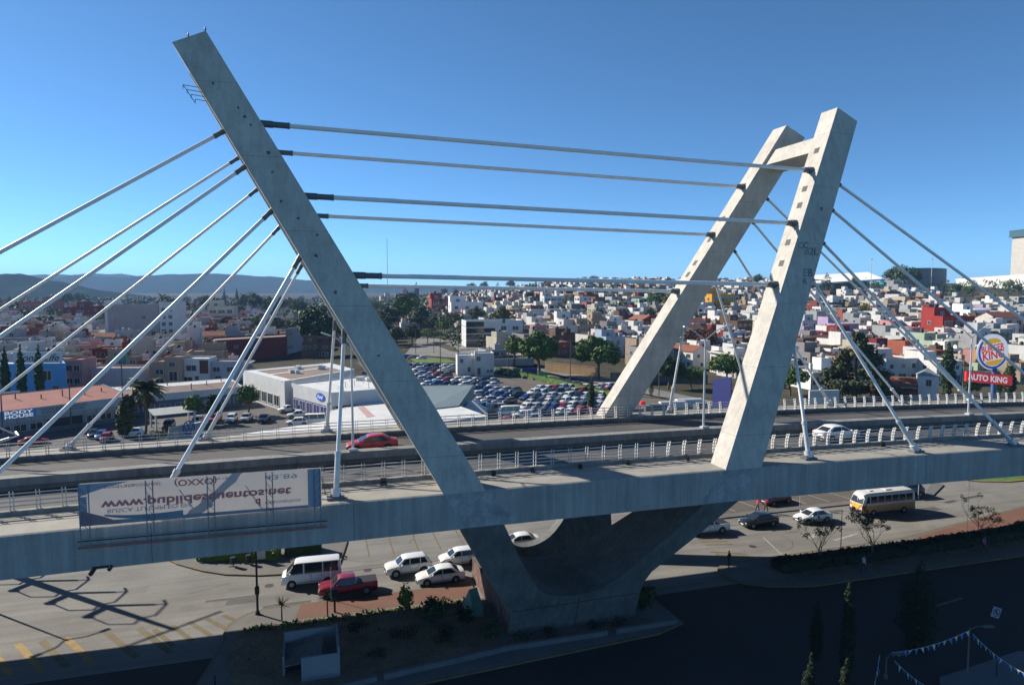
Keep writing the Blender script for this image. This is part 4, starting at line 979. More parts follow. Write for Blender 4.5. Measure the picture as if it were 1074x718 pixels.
tree('broad_shrub', 'low dark bush at the foot of the bridge base front', 'shrub', B(13.2, 50.3, .134), 'bush', 1.6, 9, leafset=DARKG, w=1.2, n=500)
tree('broad_shrub', 'dark bush at the right end of the bridge base', 'shrub', B(26.6, 50.8, .134), 'bush', 2.6, 10, leafset=DARKG, w=1.3, n=700)
for i, (s, t, h, w_) in enumerate(((-1.5, 52.5, 1.0, 1.2), (3.2, 53.6, 1.2, 1.3), (6.4, 51.5, 1.1, 1.5), (9.8, 50.2, 1.3, 1.4), (11.6, 52.6, 1.6, 1.1), (4.6, 49.2, .9, 1.3))):
    tree('broad_shrub', ('low dark shrub in the shaded bed right beside the booth', 'round dark shrub in the bed below the red pickup', 'spreading dark shrub in the middle of the shaded bed', 'dark shrub near the kerb wall left of the bridge base', 'tallest dark shrub beside the mural wall', 'small dark shrub close to the white kerb wall')[i], 'shrub', B(s, t, .134), 'bush', h, 60 + i, leafset=leafmats('shade_green', [(.012, .022, .009), (.018, .03, .012), (.010, .018, .008)]), w=w_, n=420)  # leaf greens darkened to carry the shade of the deck
for i, s in enumerate((15.4, 17.6, 21.6, 23.6)):
    tree('broad_shrub', ('low shrub against the base front beside the mural corner', 'low shrub against the base front just before its centre joint', 'low shrub against the base front just past its centre joint', 'low shrub against the base front near the kerb gap')[i], 'shrub', B(s, 48.6, .136), 'bush', .85 + .1 * (i % 2), 80 + i, leafset=LEAF['shade_green'], w=1.1, n=320)
random.seed(21)
bed = MB(); bed.quad(*[tuple(p) for p in bq([(-6.5, 53.6, .136), (-5.5, 56.8, .136), (13.6, 57.0, .136), (13.8, 48.4, .136), (-5.2, 46.0, .136)])]); struct('planting_bed', bed, M_soil)
bed = MB(); bed.quad(*[tuple(p) for p in bq([(14.5, 49.2, .136), (26.8, 49.2, .136), (27.6, 47.9, .136), (13.8, 48.39, .136)])]); struct('planting_bed', bed, M_soil)
gc = MB()
for _ in range(620):
    s = random.uniform(-5.4, 13.4); t = random.choice((random.gauss(56.3, .35), random.gauss(56.5, .2), random.uniform(49, 56)))
    if not 47.5 < t < 56.95: continue
    h = random.uniform(.05, .26); p = B(s, t, .134); d = Vector((random.uniform(-1, 1), random.uniform(-1, 1), 0)) * .22; q = Vector((d.y, -d.x, 0)) * .5
    gc.mi = random.randrange(3); gc.quad(p - q, p + q, p + d + Vector((0, 0, h)) + q * .6, p + d + Vector((0, 0, h)) - q * .6)
o = link('ground_cover', gc.mesh('ground_cover', YELG)); o['kind'] = 'stuff'
def hedge(label, pts, wd, h, seed, LS=DARKG, n=900, name='hedge', z=.14):
    random.seed(seed); root = thing(name, label, 'hedge', Vector((pts[0][0], pts[0][1], z)))
    mb = MB()
    for (a, b) in zip(pts, pts[1:]):
        a, b = Vector((a[0], a[1], z)), Vector((b[0], b[1], z)); d = (b - a).normalized(); nr = Vector((-d.y, d.x, 0)) * wd * .40; mb.mi = 0; mb.hexa([a - nr, b - nr, b + nr, a + nr], [p + Vector((0, 0, h * .86)) for p in (a - nr * .85, b - nr * .85, b + nr * .85, a + nr * .85)]); L_ = (b - a).length; d = (b - a).normalized(); nr = Vector((-d.y, d.x, 0))
        for _ in range(int(n * L_ / 10)):
            u_ = random.random() * L_; v_ = random.uniform(-1, 1); wv = random.random()
            if abs(v_) < .75 and wv < .75: wv = random.uniform(.78, 1)
            c = a + d * u_ + nr * v_ * wd / 2 * (1 - .2 * wv) + Vector((0, 0, h * wv * (1 + .1 * mnoise.noise(Vector((u_ * .8, v_, seed))))))
            e_ = Vector((random.uniform(-1, 1), random.uniform(-1, 1), random.uniform(-1, 1))).normalized(); f_ = e_.orthogonal().normalized(); s = .16 * random.uniform(.6, 1.4) * (1 if h < 2 else 1.6)
            mb.mi = random.randrange(3); mb.quad(c - e_ * s, c - f_ * s * .6, c + e_ * s, c + f_ * s * .6)
    part('foliage', mb, LS, root); return root
hedge('long dark hedge in the bridge shade along the right median', [B(43, 54.4)[:2], B(62, 54.3)[:2], B(74, 54.8)[:2], B(100, 59.2)[:2], B(120, 62.6)[:2]], 2.4, 1.0, 3, LS=leafmats('shade_green', [(.012, .022, .009), (.018, .03, .012), (.010, .018, .008)]), n=900)  # hedge foliage coloured with the shade already in it
hedge('bright clipped hedge on the plaza behind the parked van', [B(-11, 73.5)[:2], B(-3.4, 71.6)[:2]], 2.2, 1.1, 4, LS=YELG, n=1500)
hedge('dark hedge behind the benches on the plaza', [B(-2.8, 72.4)[:2], B(.8, 72.2)[:2]], 2.0, 1.9, 5, LS=DARKG, n=900)
# benches / bins on the plaza
for i, (s, t, l) in enumerate(((-7.6, 70.3, 'dark litter bin on the plaza edge, left of the hedge gap'), (-6.2, 70.5, 'slim litter bin on the plaza beside the standing sign'))):
    r_ = thing('litter_bin', l, 'litter bin', B(s, t, .14)); m_ = MB(); m_.lathe([(.22, .3), (.27, .9), (.24, .95)], n=10); link('drum', m_.mesh('drum', M_black, 40), r_); m_ = MB(); m_.tube((0, 0, 0), (0, 0, .3), .05); m_.box((0, 0, .02), (.8, .12, .04)); link('stand', m_.mesh('stand', M_black), r_)
r_ = thing('notice_board', 'white notice board standing among plaza shrubs', 'sign', B(-5.1, 71.0, .14), A); m_ = MB(); m_.box((0, 0, .95), (.9, .06, 1.5)); link('panel', m_.mesh('panel', M_white), r_); m_ = MB(); m_.box((-.4, .05, .5), (.06, .06, 1.0)); m_.box((.4, .05, .5), (.06, .06, 1.0)); link('leg', m_.mesh('leg', M_black), r_)
# low white front wall of the planted bed
for pts, l in (([(-5.0, 44.9), (-.9, 45.6), (4, 46.3)], 'low white kerb wall in front of the shaded bed, left stretch'), ([(4.5, 46.35), (13.9, 47.6), (22, 47.6)], 'low white kerb wall in front of the bridge base'), ([(22.8, 47.6), (28.2, 47.7)], 'short low white kerb wall right of the bridge base')):
    r_ = thing('kerb_wall', l, 'wall', B(*pts[0], .1)); mb = MB()
    for a, b in zip(pts, pts[1:]):
        p, q = B(*a), B(*b); d = (q - p).normalized(); nr = Vector((-d.y, d.x, 0)) * .14
        mb.hexa([p - nr + Vector((0, 0, .1)), q - nr + Vector((0, 0, .1)), q + nr + Vector((0, 0, .1)), p + nr + Vector((0, 0, .1))], [p - nr + Vector((0, 0, .5)), q - nr + Vector((0, 0, .5)), q + nr + Vector((0, 0, .5)), p + nr + Vector((0, 0, .5))])
    part('wall', mb, M_kerb, r_)
# pale booth with sloping roof in the shaded bed
bx = G(318, 706, .13); bo = thing('ramp_booth', 'pale walled booth with sloping grey slab in the dark planted bed', 'booth', (bx.x, bx.y, .13), A)
m_ = MB(); m_.box((1.2, -1.0, .85), (2.6, .16, 1.7)); m_.box((2.42, .8, 1.05), (.16, 3.6, 2.1)); m_.box((-1.3, 1.3, .7), (.16, 2.4, 1.4)); m_.box((.5, 2.5, 1.0), (3.6, .16, 2.0)); link('wall', m_.mesh('wall', mat('booth_plaster', (.22, .23, .24), .9, .12, .6)), bo)
m_ = MB(); m_.hexa([(-1.2, -.2, .75), (1.2, -.9, 1.35), (1.5, 1.6, 1.75), (-1.2, 2.2, 1.1)], [(-1.2, -.2, .87), (1.2, -.9, 1.47), (1.5, 1.6, 1.87), (-1.2, 2.2, 1.22)]); link('slab', m_.mesh('slab', M_dark_conc), bo)
# green wedge block beside the base
wg = thing('concrete_wedge', 'pale green painted concrete wedge at the left of the bridge base', 'concrete block', B(12.95, 54.8, .13), A)
m_ = MB(); m_.hexa([(-.9, -1.2, 0), (.5, -1.5, 0), (.5, 1.2, 0), (-.7, 1.2, 0)], [(-.35, -.9, .75), (.5, -1.2, .75), (.5, 1.0, 1.45), (-.2, 1.0, 1.3)]); link('block', m_.mesh('block', mat('pale_green_paint', (.14, .29, .22), .8, .15, 1.2)), wg)
# lamp posts, signs and bollards below
def pole_lamp(name, label, loc, h, m=M_black, arms=(), r0=.10, collar=True, rz=0.0, head=True):
    r_ = thing(name, label, 'lamp post', loc, rz); mb = MB(); mb.tube((0, 0, 0), (0, 0, h), r0, r0 * .6, 10); mb.tube((0, 0, 0), (0, 0, .25), r0 * 2.0, r0 * 1.7, 10)
    if collar: mb.tube((0, 0, 1.75), (0, 0, 2.35), r0 * 1.9, r0 * 1.9, 10)
    link('pole', mb.mesh('pole', m, 50), r_)
    for (dx, dz) in arms:
        mb = MB(); mb.path([(0, 0, h - .2), (dx * .5, 0, h + dz * .8), (dx, 0, h + dz)], r0 * .45); a_ = link('arm', mb.mesh('arm', m, 50), r_)
        if head: mb = MB(); mb.box((dx + .3 * (1 if dx > 0 else -1), 0, h + dz), (.7, .26, .13)); link('lamp_head', mb.mesh('lamp_head', m), a_)
    return r_
pole_lamp('lamp_post', 'slim black lamp post on the concrete corner beside the agaves', B(-4.6, 59.1, .13), 9.0, arms=((-1.2, .3), (1.2, .3)), rz=A)
q = pole_lamp('street_pole', 'thin grey post on the pavement edge beside the red pickup', B(1.4, 60.0, .13), 3.0, M_steel, r0=.04, collar=False)
r_ = thing('meter_post', 'short dark post with a box on the brick edge left of the red pickup', 'post', B(1.6, 57.6, .13), A); m_ = MB(); m_.tube((0, 0, 0), (0, 0, 1.5), .09); link('post', m_.mesh('post', M_black), r_); m_ = MB(); m_.box((0, 0, 1.75), (.55, .35, .6)); link('box', m_.mesh('box', M_black), r_)
for i, (s, t) in enumerate(((-7.6, 46.2), (-7.0, 47.3), (-6.6, 48.4), (-5.6, 45.6))): 
    r_ = thing('bollard', 'slim dark bollard on the shaded concrete corner beside the booth', 'bollard', B(s, t, .13), 0, 'bollards beside the booth'); m_ = MB(); m_.tube((0, 0, 0), (0, 0, .9), .05); m_.lathe([(.05, .9), (.065, .93), (.03, 1.0)], n=8); link('post', m_.mesh('post', M_black), r_)
for s, t, h, l in ((47.1, 70.0, 2.8, 'sign post with small pale plate behind the black sedan'), (58.5, 70.0, 2.6, 'thin grey post beside the parked maroon car')):
    r_ = thing('sign_post', l, 'sign', B(s, t, .14), A); m_ = MB(); m_.tube((0, 0, 0), (0, 0, h), .035); link('pole', m_.mesh('pole', M_steel), r_); m_ = MB(); m_.box((0, -.05, h - .3), (.45, .02, .5)); link('plate', m_.mesh('plate', M_white), r_)
pole_lamp('street_pole', 'thin dark pole rising from the right median beside the sparse tree', B(52.2, 56.2, .14), 4.6, M_black, r0=.045, collar=False)
pole_lamp('street_pole', 'pale slender pole on the avenue side right of the bus', B(75.8, 68.6, .14), 5.5, M_steel, r0=.05, collar=False)
pole_lamp('street_pole', 'very thin wire like pole on the median near the right edge', B(67.7, 55.0, .14), 7.5, M_steel, r0=.02, collar=False)
pole_lamp('street_pole', 'thin pole on the verge beside the yellow edged lawn', B(87.2, 71.2, .14), 6.5, M_steel, r0=.02, collar=False)
rw = thing('garden_wall', 'red brick low wall behind the parking court left of the bus', 'wall', B(71, 78.2, 0), A); m_ = MB(); m_.box((4.2, 0, .6), (9.5, .3, 1.2)); link('wall', m_.mesh('wall', mat('red_brick', (.25, .05, .03), .9, .2, 2)), rw)
# tall lamp masts beyond the left edge whose shadows cross the junction
mt = thing('floodlight_mast', 'tall mast with tiers of forked arms beyond the junction edge, shadow across the zebra', 'lamp mast', (-52.8, 66.0, 0)); H_ = 17.0
m_ = MB(); m_.tube((0, 0, 0), (0, 0, 12.6), .50, .32, 12); m_.tube((0, 0, 12.6), (0, 0, H_), .32, .20, 12); link('pole', m_.mesh('pole', M_steel, 50), mt)
for zi in (1.8, 5.1, 8.4, 11.6):
    m_ = MB(); ap = Vector((3.6, 1.2, zi + 1.1)); m_.tube((0, 0, zi), (2.9, .95, zi + .9), .17, .15); m_.path([(2.9, .95, zi + .9), ap, (1.6, .2, zi + 2.5), (0, 0, zi + 2.9)], .08); m_.path([ap, ap + Vector((-.9, .9, .2))], .10); link('forked_arm', m_.mesh('forked_arm', M_steel, 50), mt)
    m_ = MB(); m_.tube((0, 0, zi + .3), (-.9, -1.5, zi + .5), .26, .24); m_.path([(-.9, -1.5, zi + .5), (-.2, -2.0, zi + 1.7), (.5, -1.2, zi + 2.6), (0, 0, zi + 2.9)], .08); m_.box((-.9, -1.6, zi + .55), (.7, .35, .3)); link('hooked_arm', m_.mesh('hooked_arm', M_steel, 50), mt)
m_ = MB(); m_.tube((-2.6, -3.1, H_ - .1), (2.6, 3.1, H_ - .1), .10); link('cross_arm', m_.mesh('cross_arm', M_steel), mt)
pole_lamp('lamp_post', 'twin arm lamp post beyond the junction edge with its shadow beside the zebra', (-49.9, 59.0, 0), 10.2, M_steel, arms=((-2.1, .3), (2.1, .3)), rz=R(53), collar=False, r0=.13)
# ------------------------------------------------------------------ foreground right: shaded forecourt with pennants, sign and cypresses
def XYD(px, D): return (px - 537) / F * D
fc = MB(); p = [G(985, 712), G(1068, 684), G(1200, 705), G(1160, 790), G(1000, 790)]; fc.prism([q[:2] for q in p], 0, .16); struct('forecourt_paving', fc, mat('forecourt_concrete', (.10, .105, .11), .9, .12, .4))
for px, ytop, D, seed, hh, l in ((902, 617, 45.5, 41, None, 'slim dark cypress with sunlit tip in the right foreground'), (978, 597, 50, 42, None, 'broad dark cypress in the shaded right foreground'), (868, 640, 48.5, 43, None, 'faint slim cypress left of the sunlit tipped one'), (862, 700, 40, 44, None, 'short sunlit tipped conifer at the bottom edge'), (901, 705, 39, 45, None, 'thin conifer tip at the bottom edge under the slim cypress')):
    x = XYD(px, D); z = H - (ytop - YH) / F * D * (1.0); hgt = z
    tree('cypress', l, 'tree', (x, D, 0), 'column', hgt, seed, w=(1.5 if px == 978 else .5), leafset=leafmats('shade_green', [(.012, .022, .009), (.018, .03, .012), (.010, .018, .008)]), n=4200)  # same shade-darkened greens for the cypress leaves
def pennants(label, a, b, sag, n, seed):
    random.seed(seed); r_ = thing('pennant_string', label, 'pennants', a, 0); a_, b_ = Vector(a), Vector(b); mb = MB(); pts = []
    for i in range(n + 1):
        f = i / n; p = a_.lerp(b_, f); p.z -= sag * 4 * f * (1 - f); pts.append(p)
    for p, q in zip(pts, pts[1:]): mb.tube(p, q, .012, n=4)
    part('cord', mb, M_white, r_)
    for i in range(n):
        p, q = pts[i].lerp(pts[i + 1], .15), pts[i].lerp(pts[i + 1], .75); d = (q - p); t = (p + q) / 2 + Vector((random.uniform(-.12, .12), random.uniform(-.15, .15), -.38)); nr = d.cross(Vector((0, 0, 1))).normalized() * .006
        mb = MB(); mb.hexa([p - nr, q - nr, t - nr], [p + nr, q + nr, t + nr]); part('flag', mb, M_white if i % 2 else mat('blue_flag', (.04, .16, .42), .7, 0), r_)
def AT(px, py, D): r = ray(px, py); k = D / r.y; return r * k + Vector((0, 0, H))
pennants('white and blue pennants hanging down left of the lit lamp head', AT(915, 728, 44), AT(923, 686, 46), .1, 9, 1)
pennants('pennant string from the lit lamp head down to the lower edge', AT(938, 692, 46), AT(985, 726, 43), .25, 11, 2)
pennants('faint pennant string rising from the lamp head to the grey pole', AT(935, 684, 46), AT(1018, 660, 46.5), .3, 14, 3)
pennants('pennant string from the grey pole to the right edge', AT(1020, 664, 46.5), AT(1080, 708, 43), .3, 14, 4)
pl = AT(930, 684, 46); pole_lamp('lamp_post', 'short post with a pale flat lamp head among the pennants', (pl.x, pl.y, 0), pl.z - .3, M_dark_conc, arms=((.5, .25),), r0=.07, collar=False)
pl = AT(1017, 657, 46.5); pole_lamp('lamp_post', 'grey post with curved arm above the shaded forecourt', (pl.x, pl.y, 0), pl.z, M_dark_conc, arms=((1.0, .05),), r0=.07, collar=False)
sp = G(1046, 700); sp = AT(1046, 690, 46); ns = thing('parking_sign', 'small tilted square parking sign with letter E in a ring, shaded right foreground', 'sign', (sp.x, sp.y, 0), R(12))
zt_ = AT(1040, 641, 46).z; m_ = MB(); m_.tube((0, 0, 0), (0, 0, zt_ - .7), .04); link('post', m_.mesh('post', M_black), ns)
m_ = MB(); m_.box((-.35, -.04, zt_), (.72, .03, .72), M=Matrix.Rotation(R(20), 3, 'Y')); link('plate', m_.mesh('plate', mat('sign_face', (.26, .28, .34), .5, .05, 1)), ns)
m_ = MB(); n = 28
for i in range(n):
    a0, a1 = 6.2832 * i / n, 6.2832 * (i + 1) / n
    m_.quad((-.35 + .29 * math.cos(a0), -.062, zt_ + .29 * math.sin(a0)), (-.35 + .29 * math.cos(a1), -.062, zt_ + .29 * math.sin(a1)), (-.35 + .23 * math.cos(a1), -.062, zt_ + .23 * math.sin(a1)), (-.35 + .23 * math.cos(a0), -.062, zt_ + .23 * math.sin(a0)))
m_.hexa([(-.55, -.064, zt_ + .15), (-.50, -.064, zt_ + .20), (-.15, -.064, zt_ - .15), (-.20, -.064, zt_ - .20)], [(-.55, -.068, zt_ + .15), (-.50, -.068, zt_ + .20), (-.15, -.068, zt_ - .15), (-.20, -.068, zt_ - .20)])
link('ring', m_.mesh('ring', mat('sign_navy', (.02, .025, .09), .5, 0)), ns)
me_ = text_mesh('E', .40, bold=.02); me_.materials.clear(); me_.materials.append(MATS['sign_navy'])
for v in me_.vertices: v.co = Vector((v.co.x - .35, -.06 + v.co.z * .1, v.co.y + zt_))
link('lettering', me_, ns)
# ------------------------------------------------------------------ buildings
OCC = []                                       # discs already built on: x, y, r
def occ(x, y, r): OCC.append((x, y, r))
def free(x, y, r): return all((x - a) ** 2 + (y - b) ** 2 > (r + c) ** 2 for a, b, c in OCC)
_wm = MB(); _wm.mi = 1; _wm.box((0, .02, 0), (.9, .08, .9)); _wm.mi = 0
for c, d in (((-.47, -.02, 0), (.06, .12, 1)), ((.47, -.02, 0), (.06, .12, 1)), ((0, -.02, .47), (.88, .12, .06)), ((0, -.04, -.48), (1.06, .2, .05)), ((0, -.02, 0), (.04, .11, .88))): _wm.box(c, d)
WIN = _wm.mesh('window', [M_frame, M_hglass])
def window(root, x, y, z, w_, h_, rz=0.0, name='window'):
    o = link(name, WIN, root, (x, y, z), rz); o.scale = (w_, 1.0, h_); return o
def shell(fp, z0, hs, par=.5, pw=.25):
    """walls with an inner parapet round a flat roof; fp counter-clockwise, hs one height per corner"""
    a = sum(fp[i][0] * fp[(i + 1) % len(fp)][1] - fp[(i + 1) % len(fp)][0] * fp[i][1] for i in range(len(fp)))
    if a < 0: fp, hs = fp[::-1], hs[::-1]
    n = len(fp); cx = sum(p[0] for p in fp) / n; cy = sum(p[1] for p in fp) / n
    inn = []
    for p in fp:
        d = math.hypot(p[0] - cx, p[1] - cy); k = max(.4, 1 - pw * 1.3 / d); inn.append((cx + (p[0] - cx) * k, cy + (p[1] - cy) * k))
    wl, rf = MB(), MB()
    for i in range(n):
        j = (i + 1) % n; o0, o1, i0, i1 = fp[i], fp[j], inn[i], inn[j]; h0, h1 = hs[i], hs[j]
        wl.quad((*o0, z0), (*o1, z0), (*o1, h1), (*o0, h0)); wl.quad((*o0, h0), (*o1, h1), (*i1, h1), (*i0, h0)); wl.quad((*i0, h0), (*i1, h1), (*i1, h1 - par), (*i0, h0 - par))
    rf.quad(*[(*inn[i], hs[i] - par + .004) for i in range(n)])
    return wl, rf
def bpoly(name, label, cat, pts, h, wm, rm, par=.4, z0=0.0, wcol=None, rcol=None, group=None):
    hs = h if isinstance(h, (list, tuple)) else [h] * len(pts)
    cx = sum(p[0] for p in pts) / len(pts); cy = sum(p[1] for p in pts) / len(pts)
    root = thing(name, label, cat, (cx, cy, z0), 0, group)
    wl, rf = shell([(p[0], p[1]) for p in pts], z0 - .3, [z0 + q for q in hs], par)
    part('wall', wl, wm, root, color=wcol); part('roof', rf, rm, root, color=rcol)
    r = max(math.hypot(p[0] - cx, p[1] - cy) for p in pts); occ(cx, cy, r * .8)
    return root
def along(root, a, b, items, rzoff=0.0):
    """windows along wall a->b (world): (offset, z, w, h)"""
    a, b = Vector((a[0], a[1], 0)), Vector((b[0], b[1], 0)); d = (b - a).normalized(); rz = math.atan2(d.y, d.x)
    for o_, z, w_, h_ in items:
        p = a + d * o_ + Vector((d.y, -d.x, 0)) * .03 - Vector((root.location.x, root.location.y, 0)); window(root, p.x, p.y, z - root.location.z + root.location.z, w_, h_, rz)
def panel(root, a, b, o0, o1, z0, z1, m, name, d=.06):
    a, b = Vector((a[0], a[1], 0)), Vector((b[0], b[1], 0)); u_ = (b - a).normalized(); nr = Vector((u_.y, -u_.x, 0))
    p, q = a + u_ * o0, a + u_ * o1; mb = MB(); mb.hexa([p + Vector((0, 0, z0)), p + nr * d + Vector((0, 0, z0)), q + nr * d + Vector((0, 0, z0)), q + Vector((0, 0, z0))], [p + Vector((0, 0, z1)), p + nr * d + Vector((0, 0, z1)), q + nr * d + Vector((0, 0, z1)), q + Vector((0, 0, z1))])
    return part(name, mb, m, root)
def wall_text(root, a, b, s, o_, z, size, m, width=None, d=.09, **k):
    a, b = Vector((a[0], a[1], 0)), Vector((b[0], b[1], 0)); u_ = (b - a).normalized(); nr = Vector((u_.y, -u_.x, 0))
    return text_obj(s, size, m, a + u_ * o_ + nr * d + Vector((0, 0, z)), u_, (0, 0, 1), root, width, **k)
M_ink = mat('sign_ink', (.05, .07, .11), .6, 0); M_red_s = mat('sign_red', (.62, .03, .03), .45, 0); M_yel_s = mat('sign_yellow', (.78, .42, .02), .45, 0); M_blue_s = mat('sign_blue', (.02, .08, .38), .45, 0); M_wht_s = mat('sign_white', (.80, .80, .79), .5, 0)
for m_, c_ in ((M_red_s, (.62, .03, .03, 1)), (M_yel_s, (.78, .42, .02, 1)), (M_blue_s, (.02, .08, .38, 1)), (M_wht_s, (.8, .8, .79, 1))):   # glow added to brighten the sign colours; no lamp behind them
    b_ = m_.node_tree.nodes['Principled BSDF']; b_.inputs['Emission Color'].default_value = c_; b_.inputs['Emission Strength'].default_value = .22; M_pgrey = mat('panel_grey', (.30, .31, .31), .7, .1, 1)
# body shop: long building with a red roof, sign fascia and workshop door
d1 = Vector((.58, .815)); n1 = Vector((-.815, .58)); p0 = Vector((-107, 105.7)); p1 = p0 + d1 * 46
bsp = bpoly('workshop', 'long body shop with red roof and lettered grey fascia', 'workshop', [p0, p1, p1 + n1 * 13, p0 + n1 * 13], [5.1, 5.1, 6.6, 6.6], M_greymetal, M_rdroof, .12)
panel(bsp, p0, p1, 0, 46, 3.45, 5.0, mat('fascia_grey', (.36, .40, .43), .7, .06, .6), 'fascia'); panel(bsp, p0, p1, 19.5, 28.2, 3.5, 5.0, M_blue, 'sign_panel', .10)
panel(bsp, p0, p1, 30, 36.2, .0, 2.5, M_black, 'workshop_door'); panel(bsp, p0, p1, .2, 45.8, -.1, .9, mat('slate_blue_wall', (.11, .14, .18), .8, .1, .6), 'wall_base')
for i in range(16): panel(bsp, p0, p1, 9 + i * 2.3, 11.1 + i * 2.3, 2.55, 3.4, M_pgrey, 'cladding_panel')
along(bsp, p0, p1, [(12.5 + i * 2.6, 1.6, 2.3, 1.3) for i in range(7)] + [(38 + i * 2.6, 1.6, 2.3, 1.3) for i in range(3)])
wall_text(bsp, p0, p1, 'CENTRO ESPECIALIZADO EN', 32.9, 4.52, .7, M_ink, 8.2); wall_text(bsp, p0, p1, 'HOJALATERIA Y PINTURA', 32.9, 3.86, .7, M_ink, 7.6)
wall_text(bsp, p0, p1, 'BODY', 25.4, 4.62, .85, M_wht_s, 4.6, .13, bold=.02); wall_text(bsp, p0, p1, 'HOUSE', 25.4, 3.88, .85, M_wht_s, 4.6, .13, bold=.02)
random.seed(3)
for i in range(11):
    q = p0 + d1 * (5 + i * 3.8) + n1 * random.uniform(1, 10); zz_ = 5.1 + 1.5 * ((q - p0).dot(n1)) / 13
    m_ = MB(); m_.tube((q.x, q.y, zz_ - .2), (q.x, q.y, zz_ + random.uniform(.6, 1.3)), .12); part('roof_vent', m_, M_rust, bsp)
# annexe with white and brown roof
d2 = Vector((.78, .626)); n2 = Vector((-.626, .78)); q0 = Vector((-84.5, 145.5)); q1 = q0 + d2 * 26
anx = bpoly('workshop', 'workshop annexe with white and brown striped roof beside the palm', 'workshop', [q0, q1, q1 + n2 * 9.5, q0 + n2 * 9.5], [4.5, 4.5, 5.6, 5.6], M_white, M_brroof, .12)
m_ = MB(); m_.hexa([(q0 + n2 * 6).to_3d() + Vector((0, 0, 5.08)), (q1 + n2 * 6).to_3d() + Vector((0, 0, 5.08)), (q1 + n2 * 9.3).to_3d() + Vector((0, 0, 5.46)), (q0 + n2 * 9.3).to_3d() + Vector((0, 0, 5.46))], [(q0 + n2 * 6).to_3d() + Vector((0, 0, 5.14)), (q1 + n2 * 6).to_3d() + Vector((0, 0, 5.14)), (q1 + n2 * 9.3).to_3d() + Vector((0, 0, 5.52)), (q0 + n2 * 9.3).to_3d() + Vector((0, 0, 5.52))]); part('roof_sheet', m_, M_whroof, anx)
panel(anx, q0, q1, .3, 25.7, 0, 2.9, mat('slate_blue_wall'), 'wall_base'); along(anx, q0, q1, [(2.5 + i * 3.2, 1.5, 2.4, 1.3) for i in range(8)])
for i in range(6):
    q = q0 + d2 * (3 + i * 4) + n2 * (2 + 2.5 * (i % 3)); m_ = MB(); m_.tube((q.x, q.y, 4.6), (q.x, q.y, 6.0), .11); part('roof_vent', m_, M_rust, anx)
# open carport
c0 = G(164, 452); cp_ = thing('carport', 'small carport with grey sheet roof beside the palm', 'carport', c0, R(38)); m_ = MB(); m_.hexa([(-.4, -.4, 3.0), (7.4, -.4, 3.0), (7.4, 5.4, 3.5), (-.4, 5.4, 3.5)], [(-.4, -.4, 3.14), (7.4, -.4, 3.14), (7.4, 5.4, 3.64), (-.4, 5.4, 3.64)]); link('roof', m_.mesh('roof', M_pgrey), cp_)
for x, y in ((0, 0), (7, 0), (0, 5), (7, 5)): m_ = MB(); m_.box((x, y, 1.55), (.3, .3, 3.1)); link('post', m_.mesh('post', M_white), cp_)
# emblem monument sign
e0 = G(178, 463); e1 = G(212, 456); vs = bpoly('monument_sign', 'low white monument sign with ringed V over W emblem', 'sign', [e0, e1, e1 + Vector((-.5, .6, 0)), e0 + Vector((-.5, .6, 0))], 2.5, M_pgrey, M_white, .02)
Lw = (e1 - e0).length; u_ = (e1 - e0).normalized(); nr = Vector((u_.y, -u_.x, 0)); mb = MB(); cc = e0 + u_ * Lw * .58 + nr * .05 + Vector((0, 0, 1.95))
def ringseg(mb, c, x, y, nr, r0, r1, a0=0, a1=360, n=32, d=.02):
    for i in range(n):
        A0, A1 = R(a0 + (a1 - a0) * i / n), R(a0 + (a1 - a0) * (i + 1) / n); f = lambda r_, a_: c + x * r_ * math.cos(a_) + y * r_ * math.sin(a_)
        l = [f(r0, A0), f(r1, A0), f(r1, A1), f(r0, A1)]; mb.hexa(l, [p + nr * d for p in l])
UPV = Vector((0, 0, 1)); ringseg(mb, cc, u_, UPV, nr, 1.08, 1.3)
def bar2(mb, c, x, y, nr, p, q, w_, d=.02):
    p = c + x * p[0] + y * p[1]; q = c + x * q[0] + y * q[1]; t = (q - p).normalized().cross(nr) * w_ / 2; mb.hexa([p - t, q - t, q + t, p + t], [p - t + nr * d, q - t + nr * d, q + t + nr * d, p + t + nr * d])
for a, b in (((-.42, 1.0), (0, .12)), ((.42, 1.0), (0, .12)), ((-.92, .55), (-.45, -.9)), ((-.45, -.9), (0, .0)), ((0, .0), (.45, -.9)), ((.45, -.9), (.92, .55))): bar2(mb, cc, u_, UPV, nr, a, b, .2)
part('emblem', mb, mat('emblem_blue', (.03, .09, .28), .5, 0), vs)
# showrooms
W0, W1, W2, W3 = [Vector(p) for p in ((-69, 174), (-51.2, 152.5), (-40.8, 176), (-52, 193))]
shw = bpoly('showroom', 'large flat showroom with white edged roof and brown roof patches', 'showroom', [W0, W1, W2, W3], 7, M_white, M_brroof, .25)
for a, b, wd in ((W0, W1, 2.6), (W3, W2, 3.2), (W0.lerp(W1, .5), W3.lerp(W2, .5), 1.6), (W0, W3, 3.0), (W1, W2, 1.6)):
    dd = (b - a).normalized(); nn = Vector((-dd.y, dd.x)); cen = (W0 + W1 + W2 + W3) / 4; sg = 1 if (cen - a).dot(nn) > 0 else -1; z = 6.80 + .012 * (wd * 10 % 7)
    l = [a + dd * .5 + nn * sg * .35, b - dd * .5 + nn * sg * .35, b - dd * .5 + nn * sg * wd, a + dd * .5 + nn * sg * wd]; m_ = MB(); m_.prism(l, z - .03, z + .02); part('roof_strip', m_, M_whroof, shw)
along(shw, W0, W1, [(3 + i * 4, 2.0, 3.2, 2.6) for i in range(6)])
F0, F1, F2, F3 = [Vector(p) for p in ((-49.5, 152), (-36.8, 137.6), (-22, 147), (-34, 168))]
